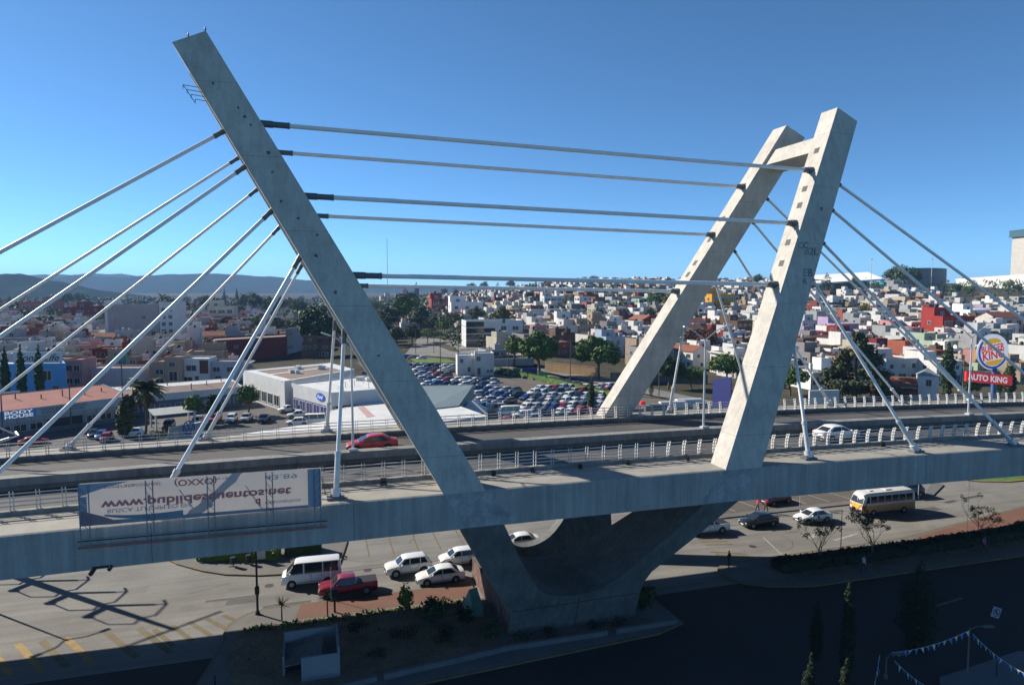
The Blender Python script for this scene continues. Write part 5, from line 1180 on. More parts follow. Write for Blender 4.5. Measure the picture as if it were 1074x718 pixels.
frd = bpoly('showroom', 'showroom with white roof, deep white fascia and blue oval badge', 'showroom', [F0, F1, F2, F3], 6.6, M_white, M_whroof, .3)
panel(frd, F0, F1, .4, 18.8, .0, 3.6, M_dkblue, 'wall_base'); panel(frd, F1, F2, .3, 17.2, 0, 3.7, M_glass, 'glass_front')
along(frd, F0, F1, [(2.4 + i * 3.4, 2.2, 3.0, 2.4) for i in range(5)])
uu = (F1 - F0).normalized().to_3d(); nn = Vector((uu.y, -uu.x, 0)); cc = F0.to_3d() + uu * 14.6 + nn * .1 + Vector((0, 0, 5.2)); mb = MB(); ringseg(mb, cc, uu * 1.9, UPV * .85, nn, 0, 1, 0, 360, 24, .05); bo_ = part('badge', mb, M_blue_s, frd)
t_ = text_obj('Ford', 1.1, M_wht_s, cc + nn * .09, uu, UPV, frd, 2.4, shear=.3)
for i in range(9):
    a = F0.lerp(F1, .1 + .09 * i).lerp(F3.lerp(F2, .1 + .09 * i), .25 + .5 * ((i * 37) % 10) / 10); m_ = MB(); m_.tube((a.x, a.y, 6.2), (a.x, a.y, 7.6), .08); part('roof_vent', m_, M_steel, frd)
random.seed(17)
for root_, quad_, z_ in ((shw, (W0, W1, W2, W3), 6.75), (frd, (F0, F1, F2, F3), 6.3)):
    for i in range(6):
        a, b = random.uniform(.12, .88), random.uniform(.15, .85); p = quad_[0].lerp(quad_[1], a).lerp(quad_[3].lerp(quad_[2], a), b); m_ = MB(); m_.box((p.x, p.y, z_ + .45), (random.uniform(.9, 2), random.uniform(.8, 1.4), .9), random.random()); part('roof_unit', m_, random.choice((M_pgrey, M_white, M_steel)), root_)
T = [G(342, 431, 4), G(440, 411, 4), G(512, 436, 4), G(345, 456, 4)]
hall = bpoly('service_hall', 'low white roofed hall with two faded red roof marks right behind the bridge', 'hall', T[::-1], 4.0, M_white, M_whroof, .06)
for k0_, k1_ in ((.28, .34), (.52, .58)):
    a, b = T[0].lerp(T[1], k0_), T[3].lerp(T[2], k0_); c, d = T[0].lerp(T[1], k1_), T[3].lerp(T[2], k1_); m_ = MB(); l = [a.lerp(b, .1), a.lerp(b, .55), c.lerp(d, .55), c.lerp(d, .1)]; m_.prism([q[:2] for q in l], 3.95, 3.975); part('roof_mark', m_, mat('faded_red', (.42, .28, .26), .8, .2, 1), hall)
T = [G(445, 429, 4.2), G(481, 425, 4.2), G(497, 403, 6), G(440, 404, 6)]
bpoly('service_hall', 'grey sheet roofed hall beside the white roofed hall and the car rows', 'hall', T, [4.2, 4.2, 6.0, 6.0], M_greymetal, M_greymetal, .08)
T = [G(168, 468, 2.6), G(345, 441, 2.6), G(345, 451, 2.6), G(215, 474, 2.6)]
cn = thing('long_canopy', 'long low white canopy roof just beyond the far railing', 'canopy', (T[0].x, T[0].y, 0)); m_ = MB(); m_.prism([q[:2] for q in T], 2.45, 2.6); part('roof', m_, M_whroof, cn)
for q in T: m_ = MB(); m_.tube((q.x * .99, q.y, 0), (q.x * .99, q.y, 2.46), .1); part('post', m_, M_white, cn)
for i, (px, py) in enumerate(((486, 436), (496, 440))):
    q = G(px, py, 0); tn_ = thing('canvas_tent', ('peaked white canvas tent beside the grey hall', 'second peaked white canvas tent right of the first beside parked vans')[i], 'tent', q); m_ = MB(); v = [(-3, -3, 2.0), (3, -3, 2.0), (3, 3, 2.0), (-3, 3, 2.0)]
    for j in range(4): m_.quad(v[j], v[(j + 1) % 4], (0, 0, 4.2))
    link('canvas', m_.mesh('canvas', M_white), tn_)
    for x, y, z in v: m_ = MB(); m_.tube((x, y, 0), (x, y, 2.05), .06); link('post', m_.mesh('post', M_steel), tn_)
# small white two-part building in the car lot
a = Vector((-17.6, 219)); ob_ = bpoly('office_building', 'small white two-part office building standing in the car lot', 'office', [a, a + Vector((5.2, 1.2)), a + Vector((4, 9)), a + Vector((-1.2, 8))], 6.6, M_white, M_whroof, .5)
along(ob_, a, a + Vector((5.2, 1.2)), [(1.4, 4.8, 1.0, 1.3), (3.8, 2.0, 1.0, 1.6)])
b_ = a + Vector((5.6, -1.2)); wl, rf = shell([b_, b_ + Vector((6.2, 2.0)), b_ + Vector((5, 9)), b_ + Vector((-.6, 7.5))], -.2, [7.4] * 4, .5); part('wall', wl, M_white, ob_); part('roof', rf, M_whroof, ob_)
along(ob_, b_, b_ + Vector((6.2, 2.0)), [(1.3, 5.6, 1.5, 1.5), (1.4, 1.6, 1.2, 2.4), (4.4, 1.5, .9, .9), (5.6, 1.5, .9, .9)]); occ(-11, 222, 9)
# apartment block, glass half and white half
z0 = TZ(-10, 314); a = Vector((-21, 311)); ap = bpoly('apartment_building', 'three storey apartment block, dark glass half and white half with windows', 'apartment block', [a, a + Vector((26, 5)), a + Vector((23, 18)), a + Vector((-3, 13))], 11.8, M_white, M_whroof, .6, z0)
panel(ap, a, a + Vector((26, 5)), 0.1, 8.2, z0, z0 + 11.2, M_glass, 'glass_front', .3)
for i in range(4): panel(ap, a, a + Vector((26, 5)), 0, 13.5, z0 + 2.6 + i * 2.9, z0 + 2.95 + i * 2.9, M_white, 'floor_band', .8)
for i in range(3): panel(ap, a, a + Vector((26, 5)), 8.3, 13.4, z0 + .3 + i * 2.95, z0 + 2.3 + i * 2.95, M_trim, 'balcony_shade', .1)  # flat dark panels paint the shade of set-back balconies
along(ap, a, a + Vector((26, 5)), [(17.5, z0 + 9.3, 1.5, 2.2), (17.5, z0 + 6, 2.6, 2), (17.5, z0 + 2.5, 1.4, 2.2), (23, z0 + 6, 3.0, 1.8), (23, z0 + 2.5, 3.0, 1.8)])
# blue shop with rooftop sign
a = Vector((-136, 176)); b = a + Vector((19, 2.0)); bl_ = bpoly('shop_building', 'bright blue two storey building with cursive rooftop sign and cypresses', 'shop', [a, b, b + Vector((-6, 8)), a + Vector((-6, 7))], 8.4, M_blue, M_whroof, .4)
along(bl_, a, b, [(14.5, 5.2, 2.2, 2.8), (7.4, 5.2, 1.6, 2.4), (16.5, 1.6, 1.6, 2.0)])
panel(bl_, a, b, 6.5, 18.4, 8.5, 11.5, mat('sign_board', (.55, .57, .60), .7, .06, .6), 'sign_board', .3); wall_text(bl_, a, b, 'Tonic Life', 12.7, 9.95, 2.6, M_ink, 10.2, .36, shear=.35, bold=.02)
for x in (7, 12.5, 18): panel(bl_, a, b, x - .12, x + .12, 8.3, 8.6, M_black, 'sign_post', .2)
# grey slab apartment block
z0 = TZ(-190, 345); a = Vector((-203, 343)); gb = bpoly('apartment_building', 'tall grey blank walled apartment block with white window wing', 'apartment block', [a, a + Vector((24, 3)), a + Vector((22, 18)), a + Vector((-2, 15))], 20.5, mat('lilac_grey_wall', (.33, .29, .295), .9, .1, .3, streak=.1), M_whroof, .8, z0)
along(gb, a, a + Vector((24, 3)), [(17, 14, 2, 1.8), (21.5, 6, 2.5, 2.4)])
b_ = a + Vector((24.2, 3.2)); wl, rf = shell([b_, b_ + Vector((9, 1.5)), b_ + Vector((7, 14)), b_ + Vector((-1.8, 13))], z0, [z0 + 21.5] * 4, .6); part('wall', wl, M_white, gb); part('roof', rf, M_whroof, gb)
along(gb, b_, b_ + Vector((9, 1.5)), [(x, z0 + 3.2 + 3.6 * i, 1.9, 2.0) for i in range(5) for x in (2.0, 5.2)]); occ(-176, 352, 12)
wl, rf = shell([a + Vector((-2.2, 1)), a + Vector((-.2, .2)), a + Vector((-1, 14)), a + Vector((-3.2, 14))], z0, [z0 + 22.5] * 4, .5); part('stair_tower', wl, M_white, gb)
# beige and white houses behind the annexe
def front_house(label, px0, px1, pyb, pyt, m, roofm, wins, dy=9, extra=None):
    a, b = G(px0, pyb), G(px1, pyb); h = H - (pyt - YH) / F * a.y; r_ = bpoly('house', label, 'house', [a, b, b + Vector((-1.5, dy, 0)), a + Vector((-1.5, dy, 0))], h, m, roofm, .5)
    along(r_, a, b, [((b - a).length * f, h * g, w_, hh) for f, g, w_, hh in wins]); return r_, a, b, h
M_beige = mat('beige_wall', (.34, .25, .185), .9, .08, .4, streak=.08); M_cream = mat('cream_wall', (.52, .47, .36), .9, .08, .4, streak=.1); M_brick2 = mat('brown_brick', (.10, .045, .035), .9, .15, 1)
front_house('beige two storey house, left one of a pair behind the annexe', 157, 173, 403, 379, M_beige, M_brroof, [(.68, .55, 2.6, 1.5), (.68, .15, 2.6, 1.2)])
front_house('beige taller house with dark doorway behind the annexe', 173.3, 191, 403, 374, M_beige, M_brroof, [(.45, .72, 1.8, 1.2), (.5, .3, 2.6, 3.0)])
r_, a, b, h = front_house('white house with dark brown panel and wide dark window', 191.5, 219.5, 402, 376, M_white, M_whroof, [(.35, .62, 3.2, 1.8), (.2, .18, 3.0, 1.2), (.55, .2, 1.2, 1.6)])
panel(r_, a, b, (b - a).length * .66, (b - a).length * .98, h * .4, h - .5, M_brick2, 'cladding_panel')
front_house('grey blue house with two upper windows right of the brown panelled house', 220.5, 249, 401, 379, mat('grey_blue_wall', (.30, .34, .39), .9, .1, .4, streak=.1), M_brroof, [(.25, .62, 2.2, 1.5), (.75, .62, 2.2, 1.5), (.3, .2, 2.0, 1.6)])
front_house('long low white wall house beside the blue shop', 88, 146, 406, 386, mat('pale_lilac_wall', (.46, .43, .46), .9, .08, .3, streak=.1), M_brroof, [(.2, .35, 1.2, 1.2)])
front_house('pink house with dark red window column beside the blue shop', 68, 87, 409, 377, mat('dusty_pink_wall', (.36, .19, .18), .9, .1, .4, streak=.1), M_rdroof, [(.3, .72, 1.8, 1.6), (.72, .72, 1.6, 1.6), (.3, .3, 1.8, 1.6), (.72, .3, 1.6, 1.6)])
# maroon warehouse behind the showrooms
a, b = G(214, 381), G(300, 374); mw = bpoly('warehouse', 'long maroon walled warehouse behind the showrooms', 'warehouse', [a, b, b + Vector((-6, 22, 0)), a + Vector((-6, 22, 0))], 8.5, mat('maroon_wall', (.15, .025, .025), .9, .12, .3, streak=.12), M_brroof, .6); along(mw, a, b, [(6 + i * 7, 5.5, 1.6, 1.2) for i in range(3)])
a, b = G(300, 372), G(322, 366); gw = bpoly('office_building', 'grey rendered block at the end of the maroon warehouse', 'office', [a, b, b + Vector((-2, 12, 0)), a + Vector((-2, 12, 0))], 11, mat('pale_grey_wall', (.36, .38, .41), .9, .1, .4, streak=.15), M_whroof, .5); along(gw, a, b, [(2.5 + i * 2.6, z, 1.2, 1.4) for i in range(3) for z in (3, 8.6)])
# round hamburger sign
sx, sy = G(1041, 428)[:2]; hs = thing('pole_sign', 'round hamburger restaurant pole sign with red drive-through board', 'sign', (sx, sy, 0)); D_ = sy
xd2 = Vector((.98, .17, 0)).normalized(); nr = Vector((xd2.y, -xd2.x, 0)); cz = H - (369 - YH) / F * D_; C0 = Vector((sx - .6, sy, cz)); Rr = 19.2 / F * D_
m_ = MB(); m_.tube((sx, sy, 0), (sx, sy, cz - Rr * .9), .55, n=12); part('pole', m_, mat('sign_pole_blue', (.05, .12, .28), .5, .1, 1), hs, 50)
m_ = MB(); m_.tube(C0 - nr * .25, C0 + nr * .0, Rr, n=48); part('casing', m_, mat('sign_casing', (.30, .33, .38), .5, .05, 1), hs, 50)
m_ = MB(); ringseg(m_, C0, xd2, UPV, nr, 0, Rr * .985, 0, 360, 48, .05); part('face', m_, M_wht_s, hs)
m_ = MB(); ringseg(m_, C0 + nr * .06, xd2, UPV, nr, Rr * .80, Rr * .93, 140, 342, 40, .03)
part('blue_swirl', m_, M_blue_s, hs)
tl = R(9); X2 = xd2 * math.cos(tl) + UPV * math.sin(tl); Y2 = UPV * math.cos(tl) - xd2 * math.sin(tl)
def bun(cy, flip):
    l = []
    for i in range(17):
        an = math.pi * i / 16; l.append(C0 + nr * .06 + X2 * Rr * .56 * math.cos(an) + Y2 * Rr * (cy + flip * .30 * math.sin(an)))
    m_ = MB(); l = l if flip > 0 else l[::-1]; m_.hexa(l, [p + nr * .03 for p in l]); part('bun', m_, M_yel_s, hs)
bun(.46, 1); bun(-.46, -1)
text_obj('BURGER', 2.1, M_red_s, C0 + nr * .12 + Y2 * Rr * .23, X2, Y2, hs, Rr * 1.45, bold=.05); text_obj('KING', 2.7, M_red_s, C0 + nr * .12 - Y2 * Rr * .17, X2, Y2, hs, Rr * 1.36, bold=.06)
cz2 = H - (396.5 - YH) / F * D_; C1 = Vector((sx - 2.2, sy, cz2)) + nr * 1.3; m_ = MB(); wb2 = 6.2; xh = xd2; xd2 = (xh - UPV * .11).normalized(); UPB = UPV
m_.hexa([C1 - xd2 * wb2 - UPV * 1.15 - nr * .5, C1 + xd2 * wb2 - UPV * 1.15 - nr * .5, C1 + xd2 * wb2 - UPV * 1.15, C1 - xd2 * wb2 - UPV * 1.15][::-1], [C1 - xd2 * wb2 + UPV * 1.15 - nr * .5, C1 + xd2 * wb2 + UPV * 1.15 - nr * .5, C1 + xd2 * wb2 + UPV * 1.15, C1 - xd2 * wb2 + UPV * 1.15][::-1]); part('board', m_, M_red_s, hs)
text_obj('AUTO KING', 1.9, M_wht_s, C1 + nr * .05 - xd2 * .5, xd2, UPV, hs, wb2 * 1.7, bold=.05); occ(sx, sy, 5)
# stadium, arena wall and tower on the hill
def hz_(px, D): return ((px - 537) / F * D, D)
D_ = 690; z0 = TZ(*hz_(890, D_)); zt2 = H + (YH - 286) / F * D_
x0, x1 = hz_(838, D_)[0], hz_(914, D_)[0]
stm = thing('stadium', 'white canopied grandstand on the hilltop left of the green treed crest', 'stadium', (x0, D_, z0)); m_ = MB(); m_.hexa([(x0, D_, zt2 - 13), (x1, D_ - 20, zt2 - 8), (x1 + 10, D_ + 30, zt2 - .5), (x0, D_ + 40, zt2 - 5)], [(x0, D_, zt2 - 11.5), (x1, D_ - 20, zt2 - 6.5), (x1 + 10, D_ + 30, zt2 + 1.5), (x0, D_ + 40, zt2 - 3)]); part('canopy', m_, M_bright, stm)
m_ = MB(); m_.hexa([(x0, D_ + 12, z0 - 3), (x1 - 4, D_ + 4, z0 - 3), (x1, D_ + 40, z0 - 3), (x0, D_ + 40, z0 - 3)], [(x0, D_ + 12, zt2 - 6), (x1 - 4, D_ + 4, zt2 - 9), (x1, D_ + 40, zt2 - 6), (x0, D_ + 40, zt2 - 9)]); part('grandstand', m_, mat('shaded_concrete_wall', (.16, .16, .165), .9, .15, .1), stm)
for i in range(6): x = x0 + (x1 - x0) * (i + .5) / 6; m_ = MB(); m_.hexa([(x - .8, D_ - 2, z0 - 3), (x + .8, D_ - 2, z0 - 3), (x + .8, D_, z0 - 3), (x - .8, D_, z0 - 3)], [(x - 1.4, D_ - 6, zt2 - 12), (x + 1.4, D_ - 6, zt2 - 12), (x + 1.4, D_ - 4, zt2 - 12), (x - 1.4, D_ - 4, zt2 - 12)]); part('pier', m_, M_conc, stm)
occ((x0 + x1) / 2, D_ + 15, 42)
xc = hz_(972, 720)[0]; dr = thing('arena_drum', 'dark grey curved arena drum between treed crest and perforated wall', 'arena', (xc, 745, z0)); m_ = MB(); hd_ = H + (YH - 282.5) / F * 720
for i in range(24):
    a0, a1 = R(180 + i * 7.5), R(187.5 + i * 7.5); m_.quad((xc + 31 * math.cos(a0), 745 + 25 * math.sin(a0), z0 - 4), (xc + 31 * math.cos(a1), 745 + 25 * math.sin(a1), z0 - 4), (xc + 31 * math.cos(a1), 745 + 25 * math.sin(a1), hd_ + 1.5 * math.sin(a1) * -1), (xc + 31 * math.cos(a0), 745 + 25 * math.sin(a0), hd_ + 1.5 * math.sin(a0) * -1))
m_.quad(*[(xc + 31 * math.cos(R(180 + i * 7.5)), 745 + 25 * math.sin(R(180 + i * 7.5)), hd_ - 1.5 * math.sin(R(180 + i * 7.5))) for i in range(25)]); part('wall', m_, mat('dark_ribbed_metal', (.12, .145, .15), .7, .1, .2), dr); occ(xc, 745, 30)
D_ = 760; xa, xb = hz_(1000, D_)[0], hz_(1180, D_ - 200)[0]; za = H + (YH - 292.5) / F * D_; pw_ = thing('arena', 'white arena wall pierced with small slanted slots on the hilltop', 'arena', (xa, D_, z0)); A_, B_ = Vector((xa, D_, 0)), Vector((xb, D_ - 200, 0)); U_ = (B_ - A_).normalized(); N_ = Vector((U_.y, -U_.x, 0)); m_ = MB()
m_.hexa([A_ + Vector((6, 0, z0 - 6)), B_ + Vector((0, 0, z0 - 6)), B_ - N_ * 40 + Vector((0, 0, z0 - 6)), A_ - N_ * 40 + Vector((6, 0, z0 - 6))], [A_ + Vector((0, 0, za)), B_ + Vector((0, 0, za + 6)), B_ - N_ * 40 + Vector((0, 0, za + 6)), A_ - N_ * 40 + Vector((0, 0, za))]); part('wall', m_, M_bright, pw_)
random.seed(5)
for i in range(90):
    o_ = 5 + random.random() * 130; z = z0 - 3 + random.uniform(0, za - z0 + 1); c = A_ + U_ * o_ + N_ * .05 + Vector((0, 0, z)); t = Vector((0, 0, 1)) * 1.1 * random.choice((-1, 1)) + U_ * 1.1; q = t.cross(N_).normalized() * .5; m_ = MB(); m_.hexa([c - t - q, c + t - q, c + t + q, c - t + q], [c - t - q + N_ * .04, c + t - q + N_ * .04, c + t + q + N_ * .04, c - t + q + N_ * .04]); part('slot', m_, M_trim, pw_)
occ((xa + xb) / 2 + 30, D_ - 60, 60)
D_ = 800; xa = hz_(1058, D_)[0] + 21; zt3 = H + (YH - 247) / F * D_; tw = thing('tower', 'ribbed concrete tower with glazed crown rising at the right edge', 'tower', (xa + 20, D_, z0)); m_ = MB(); m_.box((xa + 22, D_ + 15, (zt3 + z0) / 2 - 3), (44, 30, zt3 - z0 + 6)); part('shaft', m_, M_conc, tw)
for i in range(14): m_ = MB(); m_.box((xa + 2 + i * 3, D_ - .25, (zt3 + z0) / 2), (.5, .5, zt3 - z0)); part('rib', m_, M_conc, tw)
m_ = MB(); m_.box((xa + 22, D_ + 14, zt3 + 3.5), (49, 36, 6.4)); part('glazed_crown', m_, mat('green_glass', (.04, .10, .11), .2, .1, .3, spec=.6), tw); m_ = MB(); m_.box((xa + 22, D_ + 14, zt3 + 7.1), (50, 37, .8)); m_.box((xa + 22, D_ + 14, zt3 - .2), (50, 37, .8)); part('crown_edge', m_, M_dark_conc, tw)
m_ = MB(); m_.box((xa + 13, D_ + 10, zt3 + 9.6), (10, 12, 4.2)); part('plant_room', m_, M_white, tw); m_ = MB(); m_.box((xa + 34, D_ + 14, zt3 + 11.5), (26, 20, 8)); part('plant_room', m_, M_dark_conc, tw)
# dark blue banner board behind the far railing
q = AT(747, 428, 112); q2 = AT(766, 424, 109); zt4, zb4 = AT(747, 398, 112).z, q.z; bb = thing('blue_board', 'tall deep blue advertising board standing behind the far railing', 'sign', ((q.x + q2.x) / 2, (q.y + q2.y) / 2, 0)); m_ = MB(); n_ = Vector((.3, .5, 0)); m_.hexa([(q.x, q.y, zb4), (q2.x, q2.y, zb4), (q2.x + n_.x, q2.y + n_.y, zb4), (q.x + n_.x, q.y + n_.y, zb4)], [(q.x, q.y, zt4), (q2.x, q2.y, zt4 + .8), (q2.x + n_.x, q2.y + n_.y, zt4 + .8), (q.x + n_.x, q.y + n_.y, zt4)]); part('board', m_, M_dkblue, bb); m_ = MB(); c = (q + q2) / 2; m_.tube((c.x + .2, c.y + .3, 0), (c.x + .2, c.y + .3, zb4 + 1), .3); part('post', m_, M_steel, bb)
# tank yard behind the far railing
for i, (px, py, l) in enumerate(((722, 426, 'white horizontal storage tank in the yard between the right pylon legs'), (705, 428, 'second white horizontal tank, left of the larger one'))):
    q = G(px, py + 6); tk_ = thing('storage_tank', l, 'tank', q, R(12)); m_ = MB(); m_.tube((-3, 0, 1.9), (3, 0, 1.9), 1.25 - .2 * i, n=18); link('vessel', m_.mesh('vessel', M_white, 50), tk_); m_ = MB(); m_.box((-2, 0, .4), (.4, 1.8, .9)); m_.box((2, 0, .4), (.4, 1.8, .9)); link('saddle', m_.mesh('saddle', M_dark_conc), tk_)
for i, (px, py, w_, h_, l) in enumerate(((688, 430, 6, 2.2, 'grey machine housing in the tank yard'), (735, 431, 3, 2.6, 'grey cabinet in the tank yard right of the tanks'), (674, 429, 1.2, 2.6, 'red and white marker post in the tank yard'))):
    q = G(px, py + 5); mh = thing('machine_housing' if i < 2 else 'marker_post', l, 'machine' if i < 2 else 'post', q, R(12)); m_ = MB(); m_.box((0, 0, h_ / 2), (w_, w_ * .5, h_)); m_.box((0, 0, h_ + .15), (w_ * .7, w_ * .4, .3)); link('casing', m_.mesh('casing', M_dark_conc if i < 2 else M_red_s), mh)
a, b = G(664, 436), G(748, 433); yw = thing('yard_wall', 'low pale wall around the tank yard', 'wall', a); m_ = MB(); d_ = (b - a).normalized(); n_ = Vector((-d_.y, d_.x, 0)); m_.hexa([a, b, b + n_ * .3, a + n_ * .3], [p + Vector((0, 0, 1.4)) for p in (a, b, b + n_ * .3, a + n_ * .3)]); part('wall', m_, M_walk, yw)
# hedge and panels behind the car lot, walls along the back street
hedge('long clipped green hedge behind the car lot', [G(519, 390)[:2], G(575, 401)[:2], G(643, 418)[:2]], 2.0, 1.9, 6, LS=GREEN, n=420, z=0)
for px, py, w_, h_, m, l in ((555.5, 396, 5.0, 3.0, M_dkblue, 'dark blue hoarding panel in the hedge behind the car lot'), (542, 394, 2.6, 2.4, M_green, 'green hoarding panel left of the blue one behind the car lot'), (570, 398, 3.2, 2.2, mat('bright_green', (.05, .30, .10), .7, .1, 1), 'bright green hoarding panel right of the blue one behind the car lot')):
    q = G(px, py); hp = thing('hoarding', l, 'hoarding', q, R(-20)); m_ = MB(); m_.box((0, 0, h_ / 2 + .2), (w_, .12, h_)); link('panel', m_.mesh('panel', m), hp); m_ = MB(); m_.box((-w_ * .4, .12, h_ / 2), (.1, .1, h_)); m_.box((w_ * .4, .12, h_ / 2), (.1, .1, h_)); link('post', m_.mesh('post', M_steel), hp)
def street_wall(label, pa, pb, h, m, z=None):
    a, b = Vector(pa), Vector(pb); z = z or 0; r_ = thing('boundary_wall', label, 'wall', (a.x, a.y, z)); m_ = MB(); d_ = (b - a).normalized(); n_ = Vector((-d_.y, d_.x, 0)) * .25; m_.hexa([a - n_, b - n_, b + n_, a + n_], [p + Vector((0, 0, h)) for p in (a - n_, b - n_, b + n_, a + n_)]); m_.hexa([a - n_ * 1.3 + Vector((0, 0, h)), b - n_ * 1.3 + Vector((0, 0, h)), b + n_ * 1.3 + Vector((0, 0, h)), a + n_ * 1.3 + Vector((0, 0, h))], [p + Vector((0, 0, h + .12)) for p in (a - n_ * 1.3, b - n_ * 1.3, b + n_ * 1.3, a + n_ * 1.3)]); part('wall', m_, m, r_)
street_wall('white garden wall right of the front right pylon leg', G(848, 431), G(879, 430), 4.6, M_white); street_wall('pale rendered wall behind the car lot street, left stretch', G(500, 384), G(560, 383), 2.6, M_pgrey); street_wall('tan rendered wall behind the large round trees', G(572, 389), G(625, 395), 3.0, mat('tan_wall', (.26, .17, .09), .9, .15, .4, streak=.15)); street_wall('dark stone wall low between the right pylon legs', G(640, 400), G(742, 402), 2.6, M_dark_conc)
# ------------------------------------------------------------------ the town: single houses near, one mass far
PAL_WALL = [('white', (.60, .585, .56)), ('white', (.50, .495, .48)), ('cream', (.42, .38, .30)), ('grey', (.19, .19, .19)), ('pale grey', (.30, .305, .31)), ('dark red', (.17, .035, .03)), ('brick red', (.26, .08, .05)), ('pink', (.42, .24, .22)), ('ochre', (.42, .27, .09)), ('tan', (.32, .24, .17)), ('lilac', (.33, .27, .37)), ('pale blue', (.30, .38, .46)), ('brown', (.12, .075, .055)), ('pale green', (.30, .38, .28))]
WGT_MID = [6, 6, 3, 4.5, 5, 1.4, 1.2, .7, .4, 2.6, .3, .5, 2.2, .3]; WGT_LEFT = [5.5, 4, 3, 3, 3.5, 2.6, 2.2, 3, 1.2, 2.6, .9, .7, 2.2, .4]
PAL_ROOF = [('red', (.27, .09, .06)), ('red', (.20, .075, .055)), ('grey', (.22, .215, .21)), ('brown', (.155, .11, .085)), ('white', (.50, .50, .49)), ('rust', (.34, .14, .075))]
WGT_ROOF = [4, 4, 2.6, 3, 1.0, 2.6]
PROTO = {}
def gable(mb, x0, x1, y0, y1, z, r, ov=.3):
    ym = (y0 + y1) / 2
    for (ya, yb) in ((y0 - ov, ym), (y1 + ov, ym)):
        za = z - ov * r / (ym - y0); l = [(x0 - ov, ya, za), (x1 + ov, ya, za), (x1 + ov, yb, z + r), (x0 - ov, yb, z + r)]
        if ya > yb: l = l[::-1]
        mb.hexa([(p[0], p[1], p[2] - .12) for p in l], l)
def make_house(kind, root):
    """local: front towards -y; children wall (own colour), roof, windows, door, tank"""
    rnd = random.Random(kind * 17 + 3); W_ = rnd.uniform(9.0, 14); D_ = rnd.uniform(8, 12); wl, rf = MB(), MB(); st = 2 if kind % 4 else 1; h = 3.05 * st + .3
    def vol(x0, x1, y0, y1, z0, z1, par=.5):
        a, b = shell([(x0, y0), (x1, y0), (x1, y1), (x0, y1)], z0, [z1 + par] * 4, par, .18); wl.add(a); rf.add(b)
    pit = kind in (3, 7, 10); tank = []
    wins = []
    if pit:
        wl.quad((-W_ / 2, -D_ / 2, -1), (W_ / 2, -D_ / 2, -1), (W_ / 2, -D_ / 2, h), (-W_ / 2, -D_ / 2, h)); wl.quad((W_ / 2, D_ / 2, -1), (-W_ / 2, D_ / 2, -1), (-W_ / 2, D_ / 2, h), (W_ / 2, D_ / 2, h))
        for sx_ in (-1, 1):
            l = [(sx_ * W_ / 2, -D_ / 2, -1), (sx_ * W_ / 2, D_ / 2, -1), (sx_ * W_ / 2, D_ / 2, h), (sx_ * W_ / 2, 0, h + 1.9), (sx_ * W_ / 2, -D_ / 2, h)]; wl.quad(*(l if sx_ > 0 else l[::-1]))
        gable(rf, -W_ / 2, W_ / 2, -D_ / 2, D_ / 2, h, 1.9)
        wl.box((W_ * .28, 1.2, h + 1.6), (.8, .7, 1.6))
    else:
        vol(-W_ / 2, W_ / 2, -D_ / 2, D_ / 2, -1, h)
        if kind in (1, 2, 5, 9, 11): # third storey or stair tower
            x0 = rnd.choice((-W_ / 2 + .02, 0)); vol(x0, x0 + W_ * .5 - .02, -D_ * .1, D_ / 2 - .02, h - .2, h + 2.7, .35); wins.append((x0 + W_ * .25, -D_ * .1 - .02, h + 1.2, 1.5, 1.3, 0)); tank.append((x0 + W_ * .25, D_ * .2, h + 2.7))
        elif kind in (4, 6, 8): vol(W_ * .12, W_ * .40, 0, D_ * .3, h - .2, h + 2.3, .25); tank.append((W_ * .26, D_ * .15, h + 2.3))
        else: tank.append((-W_ * .25, D_ * .2, h))
        if kind in (2, 6): vol(-W_ / 2 + .03, W_ * .06, -D_ / 2 - 2.2, -D_ / 2 + .1, -1, 3.0, .9)   # terrace over a garage
        if kind in (5, 8): wl.box((W_ * .2, -D_ / 2 - .55, 3.1), (W_ * .5, 1.15, .25)); wl.box((W_ * .2, -D_ / 2 - 1.08, 3.6), (W_ * .5, .1, .9)) # balcony
        if kind in (9, 4):                     # projecting eave slab
            wl.box((0, -D_ / 2 - .3, h + .2), (W_ + .5, .9, .22))
    for i in range(rnd.randint(1, 3)):          # roof clutter: sheds, ledges, pipes
        if not pit: x_, y_ = rnd.uniform(-.35, .35) * W_, rnd.uniform(-.1, .35) * D_; q_ = rnd.uniform(.6, 1.6); wl.box((x_, y_, h + .2 + q_ / 2), (rnd.uniform(.4, 1.8), rnd.uniform(.4, 1.5), q_))
    if not pit:
        for i in range(4): wl.tube((-W_ / 2 + .15 + i * .03, -D_ / 2 + .2 + i * D_ * .2, h), (-W_ / 2 + .15, -D_ / 2 + .2 + i * D_ * .2, h + 1.25), .03, n=4)
    if kind % 3 == 0: wl.box((-W_ * .1, -D_ / 2 - .45, 2.75), (W_ * .8, .9, .14))
    nf = 2 if W_ < 10.3 else 3
    for s_ in range(st):
        for i in range(nf):
            x = -W_ / 2 + W_ * (i + .5) / nf + rnd.uniform(-.4, .4); wins.append((x, -D_ / 2, 1.5 + 3.05 * s_ + .15, rnd.choice((1.5, 2.3, 3.0)), rnd.choice((1.3, 1.5, 1.8)), 0))
        wins.append((-W_ / 2, rnd.uniform(-2, 2), 1.7 + 3.05 * s_, 1.3, 1.2, -math.pi / 2)); wins.append((W_ / 2, rnd.uniform(-2, 2), 1.7 + 3.05 * s_, 1.3, 1.2, math.pi / 2))
    o = link('wall', wl.mesh('wall', M_wall), root); o['tint'] = 1
    o = link('roof', rf.mesh('roof', M_tile if pit else M_roof), root); o['rtint'] = 0 if pit else 1
    for x, y, z, w_, h_, rz in wins: window(root, x, y, z, w_, h_, rz)
